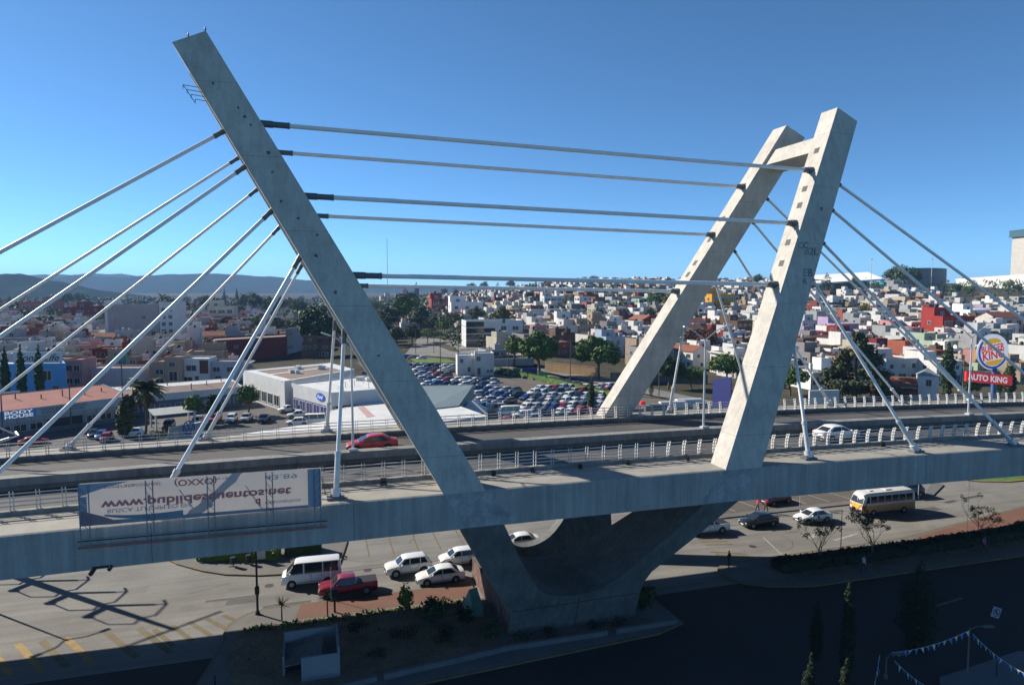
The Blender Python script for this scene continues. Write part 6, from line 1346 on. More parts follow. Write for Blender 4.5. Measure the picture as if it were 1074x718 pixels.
    d = link('door', WIN, root, (W_ * .38, -D_ / 2, 1.0), 0); d.scale = (1.2, 1, 2.1)
    for x, y, z in tank:
        m_ = MB(); m_.lathe([(.02, 0), (.55, 0), (.58, .1), (.58, .95), (.45, 1.15), (.2, 1.25), (.18, 1.35), (.02, 1.36)], (x, y, z), 12); t_ = link('water_tank', m_.mesh('water_tank', M_tank, 50), root); t_['ttint'] = 1
    return W_, D_, ('gabled' if pit else 'flat'), st, (3 if kind in (1, 2, 5, 9, 11) else st)
AUTO = []
nh = 0
def put_house(x, y, rz, kind, wc, rc, scale=1.0, base=None, z=None):
    global nh
    if kind not in PROTO:
        r_ = thing('house', 'x', 'house'); PROTO[kind] = (r_,) + make_house(kind, r_); r = r_
    else:
        r_ = PROTO[kind][0]; r = r_.copy(); COL.objects.link(r)
        for ch in r_.children: c = ch.copy(); COL.objects.link(c); c.parent = r
    r.location = (x, y, (TZ(x, y) if z is None else z)); r.rotation_euler = (0, 0, rz); r.scale = (scale, scale, scale * random.uniform(.92, 1.12))
    tb = random.choice((0, 1, 1)); tcol = (.02, .02, .022) if tb else (.32, .32, .33)
    for ch in r.children:
        if ch.get('tint'): ch.color = (*wc[1], 1)
        if ch.get('rtint'): ch.color = (*rc[1], 1)
        if ch.get('ttint'): ch.color = (*tcol, 1)
    P = PROTO[kind]; st = ('single storey', 'two storey', 'three storey')[P[5] - 1]
    tk_ = any(ch.name.startswith('water_tank') for ch in r.children)
    desc = base or '%s %s house, %s roof' % (wc[0], st, 'clay gabled' if P[3] == 'gabled' else rc[0])
    AUTO.append((r, desc, 'houses of the town')); occ(x, y, max(P[1], P[2]) * .52 * scale); nh += 1
    return r
def pick(rnd, pal, wg): return rnd.choices(pal, wg)[0]
# trees of the town and streets first, with their places taken
TREES = []
def T_(kind, px, pyb, pyt, label, seed, wpx=None, LS=None, n=None, name='tree'):
    D = None
    # find the ground below the pixel on the terrain
    y = 90.0
    while y < 1400:
        x = (px - 537) / F * y
        if PX((x, y, TZ(x, y)))[1] <= pyb: break
        y += 1.0 + y * .004
    x = (px - 537) / F * y; z = TZ(x, y); h = (pyb - pyt) / F * y * 1.02; w_ = wpx / 2 / F * y if wpx else None
    t = tree(name, label, 'tree', (x, y, z), kind, h, seed, leafset=LS, w=w_, n=n); occ(x, y, min(w_ or 3, 5)); return t
T_('broad', 565, 395, 346, 'large round street tree behind the car lot, beside the taller cypress free gap', 101, 44, GREEN, 4200, 'street_tree')
T_('broad', 629, 398, 352, 'largest dense round tree behind the hedge left of the right pylon legs', 102, 56, GREEN, 5200, 'street_tree')
T_('broad', 539, 384, 351, 'lime green loose tree beside the apartment block', 103, 24, YELG, 1700, 'street_tree')
T_('column', 621, 434, 397, 'dark slim cypress standing alone at the car lot edge', 104, 8, DARKG, 1500, 'cypress')
T_('broad', 331, 372, 322, 'tall dark tree behind the left mast', 105, 46, DARKG, 3600); T_('broad', 360, 365, 328, 'dark tree half hidden by the left mast', 106, 40, GREEN, 2600)
T_('cone', 900, 422, 347, 'very large dark spreading conifer right of the front pylon leg', 107, 78, leafmats('conifer', [(.042, .055, .022), (.055, .07, .028), (.03, .045, .02)]), 12000, 'conifer')
T_('broad', 831, 415, 382, 'bright green round tree between the front right leg and white wall', 108, 44, GREEN, 2600, 'street_tree'); T_('broad', 764, 404, 371, 'green tree between the right pylon legs behind the blue board', 109, 42, GREEN, 2600, 'street_tree')
T_('broad', 735, 372, 344, 'russet brown tree between the right pylon legs', 110, 44, RUSSET, 2600); T_('broad', 702, 408, 372, 'dark tall tree close behind the rear right leg', 111, 36, DARKG, 2400); T_('broad', 726, 408, 384, 'mid green low tree above the tank yard', 112, 36, GREEN, 2000)
T_('column', 684, 416, 396, 'small cypress beside the yard wall', 113, 6, DARKG, 700, 'cypress'); T_('column', 668, 416, 398, 'second small cypress beside the yard wall, nearer the rear leg', 114, 6, DARKG, 700, 'cypress')
T_('column', 997, 414, 359, 'tall dark cypress left of the round hamburger sign', 115, 15, DARKG, 1900, 'cypress'); T_('column', 1050, 418, 388, 'short dark cypress right of the sign board', 116, 11, DARKG, 1200, 'cypress'); T_('column', 1063, 420, 377, 'taller dark cypress at the right edge beside the sign', 117, 13, DARKG, 1500, 'cypress'); T_('broad', 1022, 418, 396, 'dark bushy tree under the round hamburger sign', 118, 20, DARKG, 1200)
for i, px in enumerate((2, 19, 38)): T_('column', px, 424, 364, ('dark cypress at the left edge before the blue shop', 'dark cypress in the middle before the blue shop', 'dark cypress under the cursive sign of the blue shop')[i], 120 + i, 9, DARKG, 1500, 'cypress')
T_('palm', 148, 458, 398, 'tall fan palm with a skirt of dead fronds beside the body shop', 124, None, OLIVE, name='palm_tree'); T_('bush', 126, 460, 410, 'bushy tree pressed against the palm', 125, 24, OLIVE, 1700)
T_('broad', 200, 446, 413, 'small green tree in front of the annexe, behind parked cars', 126, 20, YELG, 1000); T_('broad', 221, 444, 412, 'darker small tree in front of the annexe beside the green one', 127, 16, DARKG, 900); T_('broad', 258, 436, 404, 'green yard tree near the parked pickups', 128, 24, GREEN, 1400)
T_('bush', 162, 462, 450, 'low clipped bush behind the emblem sign', 129, 34, YELG, 900, 'shrub')
T_('broad', 525, 350, 322, 'round pale tree above the apartment block', 130, 32, OLIVE, 1700)
for i, (px, b, t, w_, k, LS) in enumerate(((408, 352, 322, 26, 'broad', DARKG), (424, 346, 308, 30, 'broad', GREEN), (440, 350, 320, 28, 'broad', DARKG), (462, 340, 312, 22, 'cone', DARKG), (475, 346, 326, 30, 'broad', OLIVE), (448, 360, 344, 30, 'broad', GREEN), (416, 364, 342, 26, 'broad', DARKG), (392, 352, 326, 26, 'broad', GREEN), (402, 362, 336, 26, 'broad', DARKG), (384, 366, 344, 26, 'broad', GREEN), (432, 362, 340, 22, 'broad', DARKG), (456, 350, 330, 26, 'broad', DARKG), (466, 352, 334, 22, 'broad', GREEN), (486, 352, 336, 18, 'broad', OLIVE), (446, 336, 310, 20, 'cone', DARKG), (430, 330, 306, 22, 'broad', DARKG), (500, 340, 322, 22, 'broad', DARKG), (508, 386, 372, 10, 'bush', DARKG), (270, 368, 350, 26, 'broad', GREEN), (290, 352, 332, 26, 'broad', DARKG), (312, 356, 334, 24, 'broad', DARKG), (250, 372, 360, 20, 'bush', GREEN), (232, 370, 354, 18, 'broad', YELG), (478, 322, 303, 7, 'column', DARKG), (437, 312, 294, 6, 'column', DARKG))):
    t = T_(k, px, b, t, 'x', 140 + i, w_, LS, 1500); AUTO.append((t, 'dark cluster tree' if LS is DARKG else ('olive tree' if LS is OLIVE else 'green tree'), 'town trees'))
# coloured landmark houses
random.seed(77)
def spot(px, pyb):
    y = 140.0
    while y < 1500:
        x = (px - 537) / F * y
        if PX((x, y, TZ(x, y)))[1] <= pyb: break
        y += 1.0
    return x, y
for px, pyb, k, wc, rc, sc_, l in ((752, 325, 5, (.52, .27, .03), 0, 1.6, 'big orange building between the right pylon legs'), (925, 352, 8, (.24, .46, .05), 2, .95, 'lime green house right of the conifer top'), (994, 354, 2, (.27, .035, .03), 0, 1.5, 'large red house above the cypress beside the round sign'), (879, 356, 9, (.33, .25, .38), 2, 1.1, 'mauve house just above the big conifer'),
    (858, 405, 4, (.66, .66, .64), 2, 1.25, 'white house with dark windows left of the big conifer'), (842, 352, 11, (.36, .40, .42), 2, 1.1, 'pale grey glass fronted house beside the front right leg'), (944, 360, 9, (.45, .20, .2), 0, 1.0, 'rose pink house right of the big conifer'), (929, 305, 5, (.05, .32, .36), 2, .9, 'turquoise house below the treed crest'), (942, 308, 1, (.24, .24, .24), 2, 1.2, 'bare grey block house below the treed crest'),
    (880, 318, 8, (.50, .33, .06), 0, 1.1, 'ochre yellow house with dark windows below the grandstand'), (1048, 352, 3, (.5, .48, .42), 0, 1.3, 'cream gabled house behind the round sign top'), (1018, 340, 5, (.66, .66, .65), 2, 1.3, 'white house with two dark windows above the round sign'), (82, 337, 11, (.17, .03, .04), 0, 1.7, 'tall dark red tower house near the grey apartment block'), (45, 333, 6, (.30, .12, .10), 2, 2.3, 'broad brick coloured block under the far hills'),
    (108, 342, 9, (.16, .03, .03), 0, 1.5, 'dark red block close beside the grey apartment block'), (234, 338, 5, (.52, .48, .36), 2, 1.9, 'large cream block right of the grey apartment block'), (404, 318, 11, (.42, .34, .3), 2, 2.0, 'tan tower block on the skyline right of the left mast'), (422, 318, 11, (.42, .22, .26), 2, 2.3, 'pink tower block on the skyline right of the left mast'), (463, 330, 5, (.26, .05, .04), 0, 1.8, 'long dark red house among the trees right of the left mast'), (488, 334, 1, (.62, .62, .62), 2, 1.7, 'tall white block among red roofs right of the left mast'),
    (664, 318, 8, (.42, .19, .07), 5, 1.2, 'orange house on the slope left of the rear right leg'), (598, 352, 2, (.5, .5, .5), 4, 1.15, 'big white house with roof terrace above the round trees'), (578, 322, 5, (.48, .48, .48), 2, 1.3, 'wide white block halfway up the slope behind the car lot')):
    x, y = spot(px, pyb); put_house(x, y, R(14 + random.uniform(-4, 4)), k, (l, wc), PAL_ROOF[rc], sc_, l)
# clay roofed house with white tower near the sign
x, y = spot(950, 424); ch = thing('house', 'clay roofed restaurant house with small white tower near the round sign', 'house', (x, y, 0), R(-24)); occ(x, y, 9)
m_ = MB(); m_.box((0, 4, 2.2), (13, 8, 4.6)); m_.box((5.2, 1.2, 3.6), (4.2, 4.2, 7.2)); link('wall', m_.mesh('wall', M_white), ch)
for z, y0 in ((4.5, -.2), (2.6, -2.0)):
    m_ = MB(); m_.hexa([(-7, y0 - 1.4, z), (3, y0 - 1.4, z), (3, y0 + 4, z + 1.6), (-7, y0 + 4, z + 1.6)], [(-7, y0 - 1.4, z + .2), (3, y0 - 1.4, z + .2), (3, y0 + 4, z + 1.8), (-7, y0 + 4, z + 1.8)]); link('roof', m_.mesh('roof', M_tile), ch)
m_ = MB(); m_.quad((2.9, -1.1, 7.2), (7.5, -1.1, 7.2), (5.2, 1.2, 9.0)); m_.quad((7.5, -1.1, 7.2), (7.5, 3.5, 7.2), (5.2, 1.2, 9.0)); m_.quad((7.5, 3.5, 7.2), (2.9, 3.5, 7.2), (5.2, 1.2, 9.0)); m_.quad((2.9, 3.5, 7.2), (2.9, -1.1, 7.2), (5.2, 1.2, 9.0)); link('tower_roof', m_.mesh('tower_roof', M_greymetal), ch)
for x_ in (-4.5, -1.5, 1.2): window(ch, x_, -.02, 3.4, 2.2, 1.2); window(ch, x_, -.02, 1.2, 2.2, 1.6)
window(ch, 5.2, -.95, 5.6, 1.2, 1.6)
# hill-top and town trees as single copies
random.seed(9)
BASES = [tree('tree', 'x', 'tree', (0, 0, 0), 'broad', 8, 201, leafset=GREEN, n=900, w=4.0), tree('tree', 'x', 'tree', (0, 0, 0), 'broad', 7, 202, leafset=DARKG, n=900, w=3.2), tree('tree', 'x', 'tree', (0, 0, 0), 'broad', 6.5, 203, leafset=OLIVE, n=800, w=3.0), tree('cypress', 'x', 'tree', (0, 0, 0), 'column', 11, 204, leafset=DARKG, n=700, w=1.3), tree('tree', 'x', 'tree', (0, 0, 0), 'cone', 11, 205, leafset=DARKG, n=1300, w=4.0), tree('palm_tree', 'x', 'tree', (0, 0, 0), 'palm', 12, 206, leafset=GREEN)]
BN = ['green round tree', 'dark round tree', 'olive round tree', 'slim dark cypress', 'dark conifer', 'tall palm']
used = set()
def put_tree(k, px, pyb, hpx=None, sc_=1.0, D=None):
    if D is None: x, y = spot(px, pyb)
    else: x, y = (px - 537) / F * D, D
    if hpx: sc_ = hpx / F * y / (8, 7, 6.5, 11, 11, 12)[k]
    b = BASES[k]
    if k not in used: used.add(k); r = b
    else: r = dup(b, (0, 0, 0))
    r.location = (x, y, TZ(x, y)); r.rotation_euler = (0, 0, random.random() * 6.28); r.scale = (sc_ * random.uniform(.85, 1.15), sc_ * random.uniform(.85, 1.15), sc_); AUTO.append((r, BN[k], 'town trees')); return r
for px, pyb, hpx, k in ((935, 303, 24, 1), (947, 304, 27, 0), (957, 303, 22, 1), (924, 306, 15, 4), (866, 304, 19, 4), (895, 304, 14, 1), (905, 303, 12, 0), (1003, 310, 13, 1), (1015, 311, 12, 0), (1056, 308, 15, 0), (1066, 309, 12, 1), (982, 308, 11, 3), (988, 309, 13, 3), (794, 300, 13, 1), (786, 300, 11, 4), (622, 295, 11, 0), (612, 294, 10, 1), (632, 295, 9, 1), (562, 296, 10, 3), (536, 299, 12, 1), (522, 300, 11, 4), (508, 301, 13, 1), (494, 303, 13, 0), (660, 296, 7, 1), (668, 297, 6, 0), (478, 306, 12, 4), (466, 308, 10, 1), (700, 300, 9, 1), (580, 296, 8, 0),
    (60, 325, 14, 1), (72, 323, 17, 1), (84, 322, 16, 0), (52, 326, 10, 1), (95, 325, 10, 1), (128, 330, 12, 1), (146, 330, 13, 1), (158, 329, 11, 0), (172, 327, 19, 5), (178, 328, 17, 5), (186, 328, 14, 1), (196, 327, 12, 1), (205, 328, 15, 4), (216, 328, 19, 1), (226, 328, 18, 0), (236, 322, 19, 3), (249, 323, 20, 3), (258, 328, 21, 1), (268, 330, 24, 1), (280, 330, 20, 0), (292, 332, 22, 1), (304, 330, 20, 4), (314, 335, 22, 1), (20, 328, 9, 1), (6, 329, 11, 0), (34, 326, 8, 1), (214, 366, 16, 0), (222, 366, 14, 0), (268, 352, 20, 2), (380, 330, 18, 1), (392, 332, 18, 0), (400, 340, 16, 1),
    (690, 328, 26, 0), (682, 340, 18, 1), (654, 326, 14, 2), (716, 322, 12, 1), (596, 312, 11, 1), (556, 318, 13, 1), (645, 345, 12, 0), (508, 330, 12, 2), (905, 335, 16, 0), (960, 348, 12, 0), (972, 345, 13, 0), (980, 346, 11, 1), (884, 300, 9, 4), (815, 318, 12, 1), (806, 345, 14, 0), (990, 330, 10, 0), (1030, 322, 12, 1), (1066, 336, 12, 2), (36, 352, 10, 0), (128, 352, 11, 2), (18, 362, 12, 1), (240, 358, 12, 1), (300, 350, 16, 0), (176, 372, 12, 2), (60, 346, 12, 0), (1005, 366, 11, 0), (960, 376, 10, 0), (905, 372, 8, 3)):
    put_tree(k, px, pyb, hpx)
# rows of houses on the slope and the plain
random.seed(1234)
D = 196.0; cand = []
while D < 1500:
    stepx = (11.0 + .001 * D) / D * F
    px = -30 + random.uniform(0, stepx)
    while px < 1105:
        near = 205 if px < 60 else 225 if px < 250 else 270 if px < 330 else 330 if px < 480 else 300 if px < 500 else 268 if px < 660 else 235 if px < 760 else 196
        if D > near: cand.append((px + random.uniform(-.12, .12) * stepx, D + random.uniform(-3, 3)))
        px += stepx * random.uniform(1.0, 1.16)
    D *= 1.048; D += 1
far = []
for px, d in cand:
    x, y = (px - 537) / F * d, d
    z = TZ(x, y)
    if d > 900 and z > 30: continue
    if (838 < px < 985 and d > 600) or (985 <= px < 1110 and d > 530): continue
    if 415 < px < 505 and d < 420: continue
    if not free(x, y, 3.6): continue
    left = px < 440; rnd = random
    wc = pick(rnd, PAL_WALL, WGT_LEFT if left else WGT_MID); rc = pick(rnd, PAL_ROOF, WGT_ROOF); rz = R((24 if px > 440 else 12) + random.uniform(-7, 7)) + random.choice((0, 0, 0, math.pi / 2, -math.pi / 2))
    lim = 385 if left else 430
    if d < lim and nh < 288: put_house(x, y, rz, random.choice((0, 1, 2, 4, 5, 6, 8, 9, 11, 1, 5, 2, 9, 8, 3)), wc, rc, random.uniform(.78, 1.08))
    else: far.append((x, y, z, rz, wc[1], rc[1])); occ(x, y, 4.2)
print('houses', nh, 'far', len(far))
fm = bpy.data.meshes.new('distant_town'); mb = MB(); cols = []
def fbox(x, y, z, rz, x0, x1, y0, y1, z0, z1, wc, rc):
    m = Matrix.Rotation(rz, 3, 'Z'); f = lambda a, b, c: tuple(m @ Vector((a, b, c)) + Vector((x, y, z)))
    P = [f(x0, y0, z0), f(x1, y0, z0), f(x1, y1, z0), f(x0, y1, z0), f(x0, y0, z1), f(x1, y0, z1), f(x1, y1, z1), f(x0, y1, z1)]
    for q in ((0, 1, 5, 4), (1, 2, 6, 5), (2, 3, 7, 6), (3, 0, 4, 7)): mb.quad(*[P[i] for i in q]); cols.append(wc)
    e = .25; zt_ = z1 - .35
    mb.quad(f(x0 + e, y0 + e, zt_), f(x1 - e, y0 + e, zt_), f(x1 - e, y1 - e, zt_), f(x0 + e, y1 - e, zt_)); cols.append(rc)
    I = [f(x0 + e, y0 + e, z1), f(x1 - e, y0 + e, z1), f(x1 - e, y1 - e, z1), f(x0 + e, y1 - e, z1)]
    J = [f(x0 + e, y0 + e, zt_), f(x1 - e, y0 + e, zt_), f(x1 - e, y1 - e, zt_), f(x0 + e, y1 - e, zt_)]
    for i in range(4):
        j = (i + 1) % 4; mb.quad(P[4 + i], P[4 + j], I[j], I[i]); cols.append(wc); mb.quad(I[i], I[j], J[j], J[i]); cols.append(wc)
    return f
for x, y, z, rz, wc, rc in far:
    w_, d_ = random.uniform(7, 15) / 2, random.uniform(6, 9) / 2; h = random.choice((3.0, 3.2, 5.6, 5.8, 6.0, 6.2, 6.4)) + random.uniform(-.3, .5)
    f = fbox(x, y, z, rz, -w_, w_, -d_, d_, -2, h, wc, rc)
    if random.random() < .4:
        a = random.uniform(-w_ * .6, w_ * .3); fbox(x, y, z, rz, a, a + 1.1, d_ * .1, d_ * .1 + 1.1, h - .4, h + 1.1, random.choice(((.02, .02, .02), (.5, .5, .5), (.2, .2, .2))), (.2, .2, .2))
    if random.random() < .3: mb.quad(f(-w_ - .3, -d_ - 1.0, h - .25), f(w_ + .3, -d_ - 1.0, h - .25), f(w_ + .3, -d_ + .1, h + .1), f(-w_ - .3, -d_ + .1, h + .1)); cols.append(random.choice(((.27, .09, .06), (.2, .08, .05), (.4, .4, .39))))
    if random.random() < .6: a = random.uniform(-w_ * .5, w_ * .2); f2 = fbox(x, y, z, rz, a, a + w_ * .75, -d_ * .2, d_ * .7, h - .5, h + random.uniform(1.8, 2.9), wc if random.random() < .7 else (.5, .5, .48), rc)
    for s_ in range(int(h / 3)):
        for k in range(2):
            xx = -w_ * .5 + k * w_ + random.uniform(-.5, .5); ww, hh = random.uniform(.7, 1.6), random.uniform(.55, .95); zc = 1.6 + 3 * s_
            mb.quad(f(xx - ww, -d_ - .03, zc - hh), f(xx + ww, -d_ - .03, zc - hh), f(xx + ww, -d_ - .03, zc + hh), f(xx - ww, -d_ - .03, zc + hh)); cols.append((.03, .035, .04))
        yy = random.uniform(-d_ * .5, d_ * .5)
        for sg in (-1, 1): mb.quad(f(sg * (w_ + .03), yy + .7 * sg, zc - .6), f(sg * (w_ + .03), yy - .7 * sg, zc - .6), f(sg * (w_ + .03), yy - .7 * sg, zc + .6), f(sg * (w_ + .03), yy + .7 * sg, zc + .6)); cols.append((.03, .035, .04))
m_t = bpy.data.materials.new('distant_town_paint'); m_t.use_nodes = True; n_ = m_t.node_tree; at = n_.nodes.new('ShaderNodeVertexColor'); at.layer_name = 'paint'; n_.links.new(at.outputs[0], n_.nodes['Principled BSDF'].inputs['Base Color']); n_.nodes['Principled BSDF'].inputs['Roughness'].default_value = .9
me = mb.mesh('distant_town', m_t); ca = me.color_attributes.new('paint', 'FLOAT_COLOR', 'CORNER'); flat_ = []
for p, c in zip(me.polygons, cols): flat_ += [c[0], c[1], c[2], 1.0] * p.loop_total
ca.data.foreach_set('color', flat_); o = link('distant_town', me); o['kind'] = 'stuff'; o['label'] = 'hundreds of small distant houses covering the slope and plain'
# far woodland between and beyond the houses
random.seed(55); wd_ = MB()
def blob(x, y, r, h, n):
    z = TZ(x, y); tone = random.choice((0, 0, 3))
    for _ in range(n):
        d = Vector((random.gauss(0, 1), random.gauss(0, 1), random.gauss(0, 1))).normalized(); rr = random.uniform(.55, 1); c = Vector((x + d.x * r * rr, y + d.y * r * rr, z + h * .55 + d.z * h * .5 * rr)); e = Vector((random.uniform(-1, 1), random.uniform(-1, 1), random.uniform(-1, 1))).normalized(); q = e.orthogonal().normalized(); s = r * .28 * random.uniform(.6, 1.3)
        wd_.mi = random.randrange(3) + tone; wd_.quad(c - e * s, c - q * s * .7, c + e * s, c + q * s * .7)
for _ in range(620):
    px = random.uniform(-30, 470); d = random.uniform(760, 1750) if random.random() < .8 else random.uniform(450, 800)
    x = (px - 537) / F * d
    if free(x, d, 3): blob(x, d, random.uniform(4, 8), random.uniform(7, 13), 46)
for _ in range(760):
    px = random.uniform(460, 1090); d = random.uniform(300, 860); x = (px - 537) / F * d
    if free(x, d, 1.6): blob(x, d, random.uniform(2, 3.8), random.uniform(4.5, 8.5), 40)
for _ in range(90):
    px = random.uniform(470, 860); d = random.uniform(850, 920); x = (px - 537) / F * d
    if free(x, d, 1): blob(x, d, random.uniform(3, 6), random.uniform(4, 8), 44)
o = link('far_woods', wd_.mesh('far_woods', DARKG + GREEN)); o['kind'] = 'stuff'
# ------------------------------------------------------------------ parked cars behind the bridge
random.seed(31)
CARCOL = [('white', WHT, 12), ('silver', SIL, 5), ('black', BLK, 4), ('dark grey', GRY, 4), ('navy', NAVY, 2.6), ('blue', BLU, 2), ('red', (.36, .02, .03), 1.3), ('maroon', MAROON, 1.2), ('pale grey', (.55, .56, .57), 2)]
LOT = []
def lot_car(px, py, kind, cn_, rz, row, z=.012):
    col = [c for c in CARCOL if c[0] == cn_][0][1]; q = G(px, py, z); o = link('car', simple_car(kind), None, q, rz + random.uniform(-.04, .04), col); tag(o, 'x', 'car', 'cars in the dealership lot'); LOT.append((o, cn_, kind, row)); return o
def pickc(): return random.choices([c[0] for c in CARCOL], [c[2] for c in CARCOL])[0]
rows = [(436, 556, 640, 10.4), (430, 552, 646, 9.6), (424.5, 556, 650, 9.2), (419, 552, 655, 8.8), (414, 560, 655, 8.4), (409.5, 566, 660, 8.0)]
for ri, (py, xa, xb, st_) in enumerate(rows):
    px = xa
    while px < xb:
        if px < 625 - ri * 2 or ri > 0:
            ry = py - (px - xa) * .035
            lot_car(px, ry, random.choice(('sedan', 'hatch', 'sedan', 'suv')), 'red' if (ri + int(px / 30)) % 5 == 0 and random.random() < .6 else pickc(), R(-128), 'row %d' % ri)
        px += st_
cs = ['maroon', 'red', 'black', 'navy', 'blue', 'white', 'navy', 'black', 'maroon', 'dark grey', 'silver']
for i, cn_ in enumerate(cs): lot_car(523 + i * 10.2, 391 + i * 1.75, random.choice(('hatch', 'sedan')), cn_, R(-120), 'hedge')
rows = [(385, 432, 478, 8.5), (389, 428, 480, 8.8), (394, 432, 482, 9.0), (399.5, 440, 520, 9.4), (404.5, 446, 524, 9.8), (410, 478, 540, 10), (416, 498, 545, 10.4), (422, 500, 540, 10.8)]
for ri, (py, xa, xb, st_) in enumerate(rows):
    px = xa + random.uniform(0, 4)
    while px < xb:
        if not (477 < px < 522 and py < 398): lot_car(px, py + (px - xa) * .02, random.choice(('sedan', 'hatch', 'suv', 'sedan')), pickc(), R(-150), 'inner %d' % ri)
        px += st_
for px, py, k, c in ((500, 432, 'van', 'white'), (517, 433, 'van', 'silver'), (533, 436, 'van', 'white'), (548, 438, 'suv', 'white'), (530, 444, 'sedan', 'red'), (560, 442, 'suv', 'silver')): lot_car(px, py, k, c, R(-165), 'front')
# cars in the yards
for i, (px, py, k, cn_, rz, l) in enumerate(((207, 445, 'suv', 'white', -80, 'white car in the yard row nearest the emblem sign'), (226, 442, 'pickup', 'red', -80, 'bright red pickup in the yard row'), (243, 442, 'suv', 'white', -80, 'white suv beside the red pickup in the yard row'), (259, 441, 'pickup', 'silver', -80, 'silver pickup in the middle of the yard row'), (277, 442, 'pickup', 'navy', -80, 'navy pickup closing the yard row'), (177, 449, 'suv', 'navy', -75, 'dark car under the carport edge'), (304, 432, 'pickup', 'white', -150, 'white pickup crossing the yard'), (314, 438, 'pickup', 'white', -160, 'white pickup in front of the box truck'), (328, 445, 'van', 'white', -165, 'white van by the hall corner'), (312, 446, 'suv', 'white', -165, 'white car at the canopy edge beside the van'), (296, 410, 'sedan', 'silver', -160, 'silver car beside the showroom wall'), (308, 408, 'hatch', 'silver', -160, 'second silver car beside the showroom wall'), (286, 420, 'sedan', 'dark grey', 20, 'dark car in the middle of the yard'), (275, 399, 'suv', 'black', -150, 'black car before the showroom corner'), (268, 402, 'hatch', 'silver', -150, 'pale car before the showroom corner'),
    (35, 466, 'sedan', 'red', 40, 'red car in front of the body shop'), (98, 458, 'sedan', 'navy', -60, 'navy car at the workshop door'), (107, 459, 'sedan', 'blue', -70, 'blue car beside the workshop door'), (112, 462, 'hatch', 'red', -70, 'small red car beside the blue one at the body shop'), (139, 457, 'hatch', 'white', -160, 'white car behind the palm trunk'), (386, 392, 'sedan', 'navy', -160, 'navy car under the mast edge'))):
    q = G(px, py, .012); col = [c for c in CARCOL if c[0] == cn_][0][1]; o = link('car', simple_car(k), None, q, R(rz), col); tag(o, l, 'car')
bt = thing('box_truck', 'white box truck with red printed side in the showroom yard', 'truck', G(328, 434), R(200)); m_ = MB(); m_.box((-1.2, 0, 2.3), (5.0, 2.3, 2.7)); link('cargo_box', m_.mesh('cargo_box', M_white), bt); m_ = MB(); m_.hexa([(1.4, -1, .6), (3.2, -1, .6), (3.2, 1, .6), (1.4, 1, .6)], [(1.4, -.95, 2.5), (2.5, -.9, 2.5), (2.5, .9, 2.5), (1.4, .95, 2.5)]); link('cab', m_.mesh('cab', M_white), bt)
m_ = MB(); m_.box((-.4, 1.17, 2.4), (2.0, .03, 1.2)); m_.box((-2.4, 1.17, 2.2), (1.0, .03, 1.4)); link('side_print', m_.mesh('side_print', M_red_s), bt); m_ = MB(); m_.box((2.95, 0, 1.9), (.3, 1.6, .8), M=Matrix.Rotation(R(-30), 3, 'Y')); link('windscreen', m_.mesh('windscreen', M_glass), bt)
for x in (-2.4, 2.3):
    for sg in (-1, 1): m_ = MB(); m_.tube((x, sg * .8, .45), (x, sg * 1.1, .45), .45, n=14); link('wheel', m_.mesh('wheel', M_tyre), bt)
random.seed(62)
for px, py, n in ((415, 375, 4), (400, 384, 5), (388, 374, 4)):
    for i in range(n):
        cn_ = pickc(); lot_car(px + i * 9, py + i * .6, random.choice(('sedan', 'hatch', 'suv')), cn_, R(-150), 'street')
for i in range(14): cn_ = pickc(); lot_car(404 + i * 6.4, 353.5 - abs(i - 6) * .25, random.choice(('sedan', 'suv', 'hatch')), cn_, R(10), 'trees', TZ(*G(404 + i * 6.4, 353)[:2]) + .05)
# utility poles and wires beyond the lot
PL = []
for i, (px, pyb, pyt, l) in enumerate(((398, 372, 326, 'wooden utility pole beside the left mast'), (436, 372, 344, 'utility pole at the curved street beside the trees'), (455, 372, 350, 'short pole on the curved street verge'), (462, 398, 330, 'tall thin pole at the car lot edge'), (472, 366, 334, 'pole on the grass verge'), (481, 382, 338, 'slim pole beside the white office building'), (533, 396, 350, 'utility pole in front of the lime green tree'), (598, 402, 356, 'utility pole between the two round trees'), (691, 418, 374, 'pole behind the yard wall'), (850, 424, 380, 'pole at the white garden wall'), (1009, 424, 372, 'thin pole beside the tall cypress'), (75, 455, 402, 'thin lamp pole before the body shop'), (4, 470, 405, 'lattice pole at the body shop end near the photo edge'), (130, 448, 372, 'pole behind the palm with a green plate'))):
    q = G(px, pyb); top = H + (YH - pyt) / F * q.y
    r_ = thing('utility_pole', l, 'pole', q); m_ = MB(); m_.tube((0, 0, 0), (0, 0, top), .14, .09, 8); link('pole', m_.mesh('pole', M_dark_conc), r_)
    if i in (0, 1, 6, 7, 8): m_ = MB(); m_.box((0, 0, top - .5), (1.8, .1, .12)); link('cross_arm', m_.mesh('cross_arm', M_black), r_)
    if i == 13: m_ = MB(); m_.box((0, -.1, top - .7), (2.6, .08, 1.3)); link('plate', m_.mesh('plate', M_green), r_)
    PL.append((q.x, q.y, top))
def wire(label, pts, sag=.8):
    r_ = thing('overhead_wire', label, 'wire', pts[0]); m_ = MB()
    for a, b in zip(pts, pts[1:]):
        a, b = Vector(a), Vector(b); prev = a
        for i in range(1, 9):
            f = i / 8; p = a.lerp(b, f); p.z -= sag * 4 * f * (1 - f); m_.tube(prev, p, .045, n=4, caps=False); prev = p
    part('wire', m_, M_black, r_)
top = lambda i, d=0: (PL[i][0], PL[i][1], PL[i][2] - .4 - d)
wire('overhead wire sagging across the trees right of the left mast', [top(0), top(1), top(5), top(6)]); wire('overhead wire above the car lot hedge between the poles', [top(6), top(7), top(8)], .5)
wire('lower overhead wire crossing the curved street', [top(0, 1.5), top(3), top(6, 1.2)], .7)
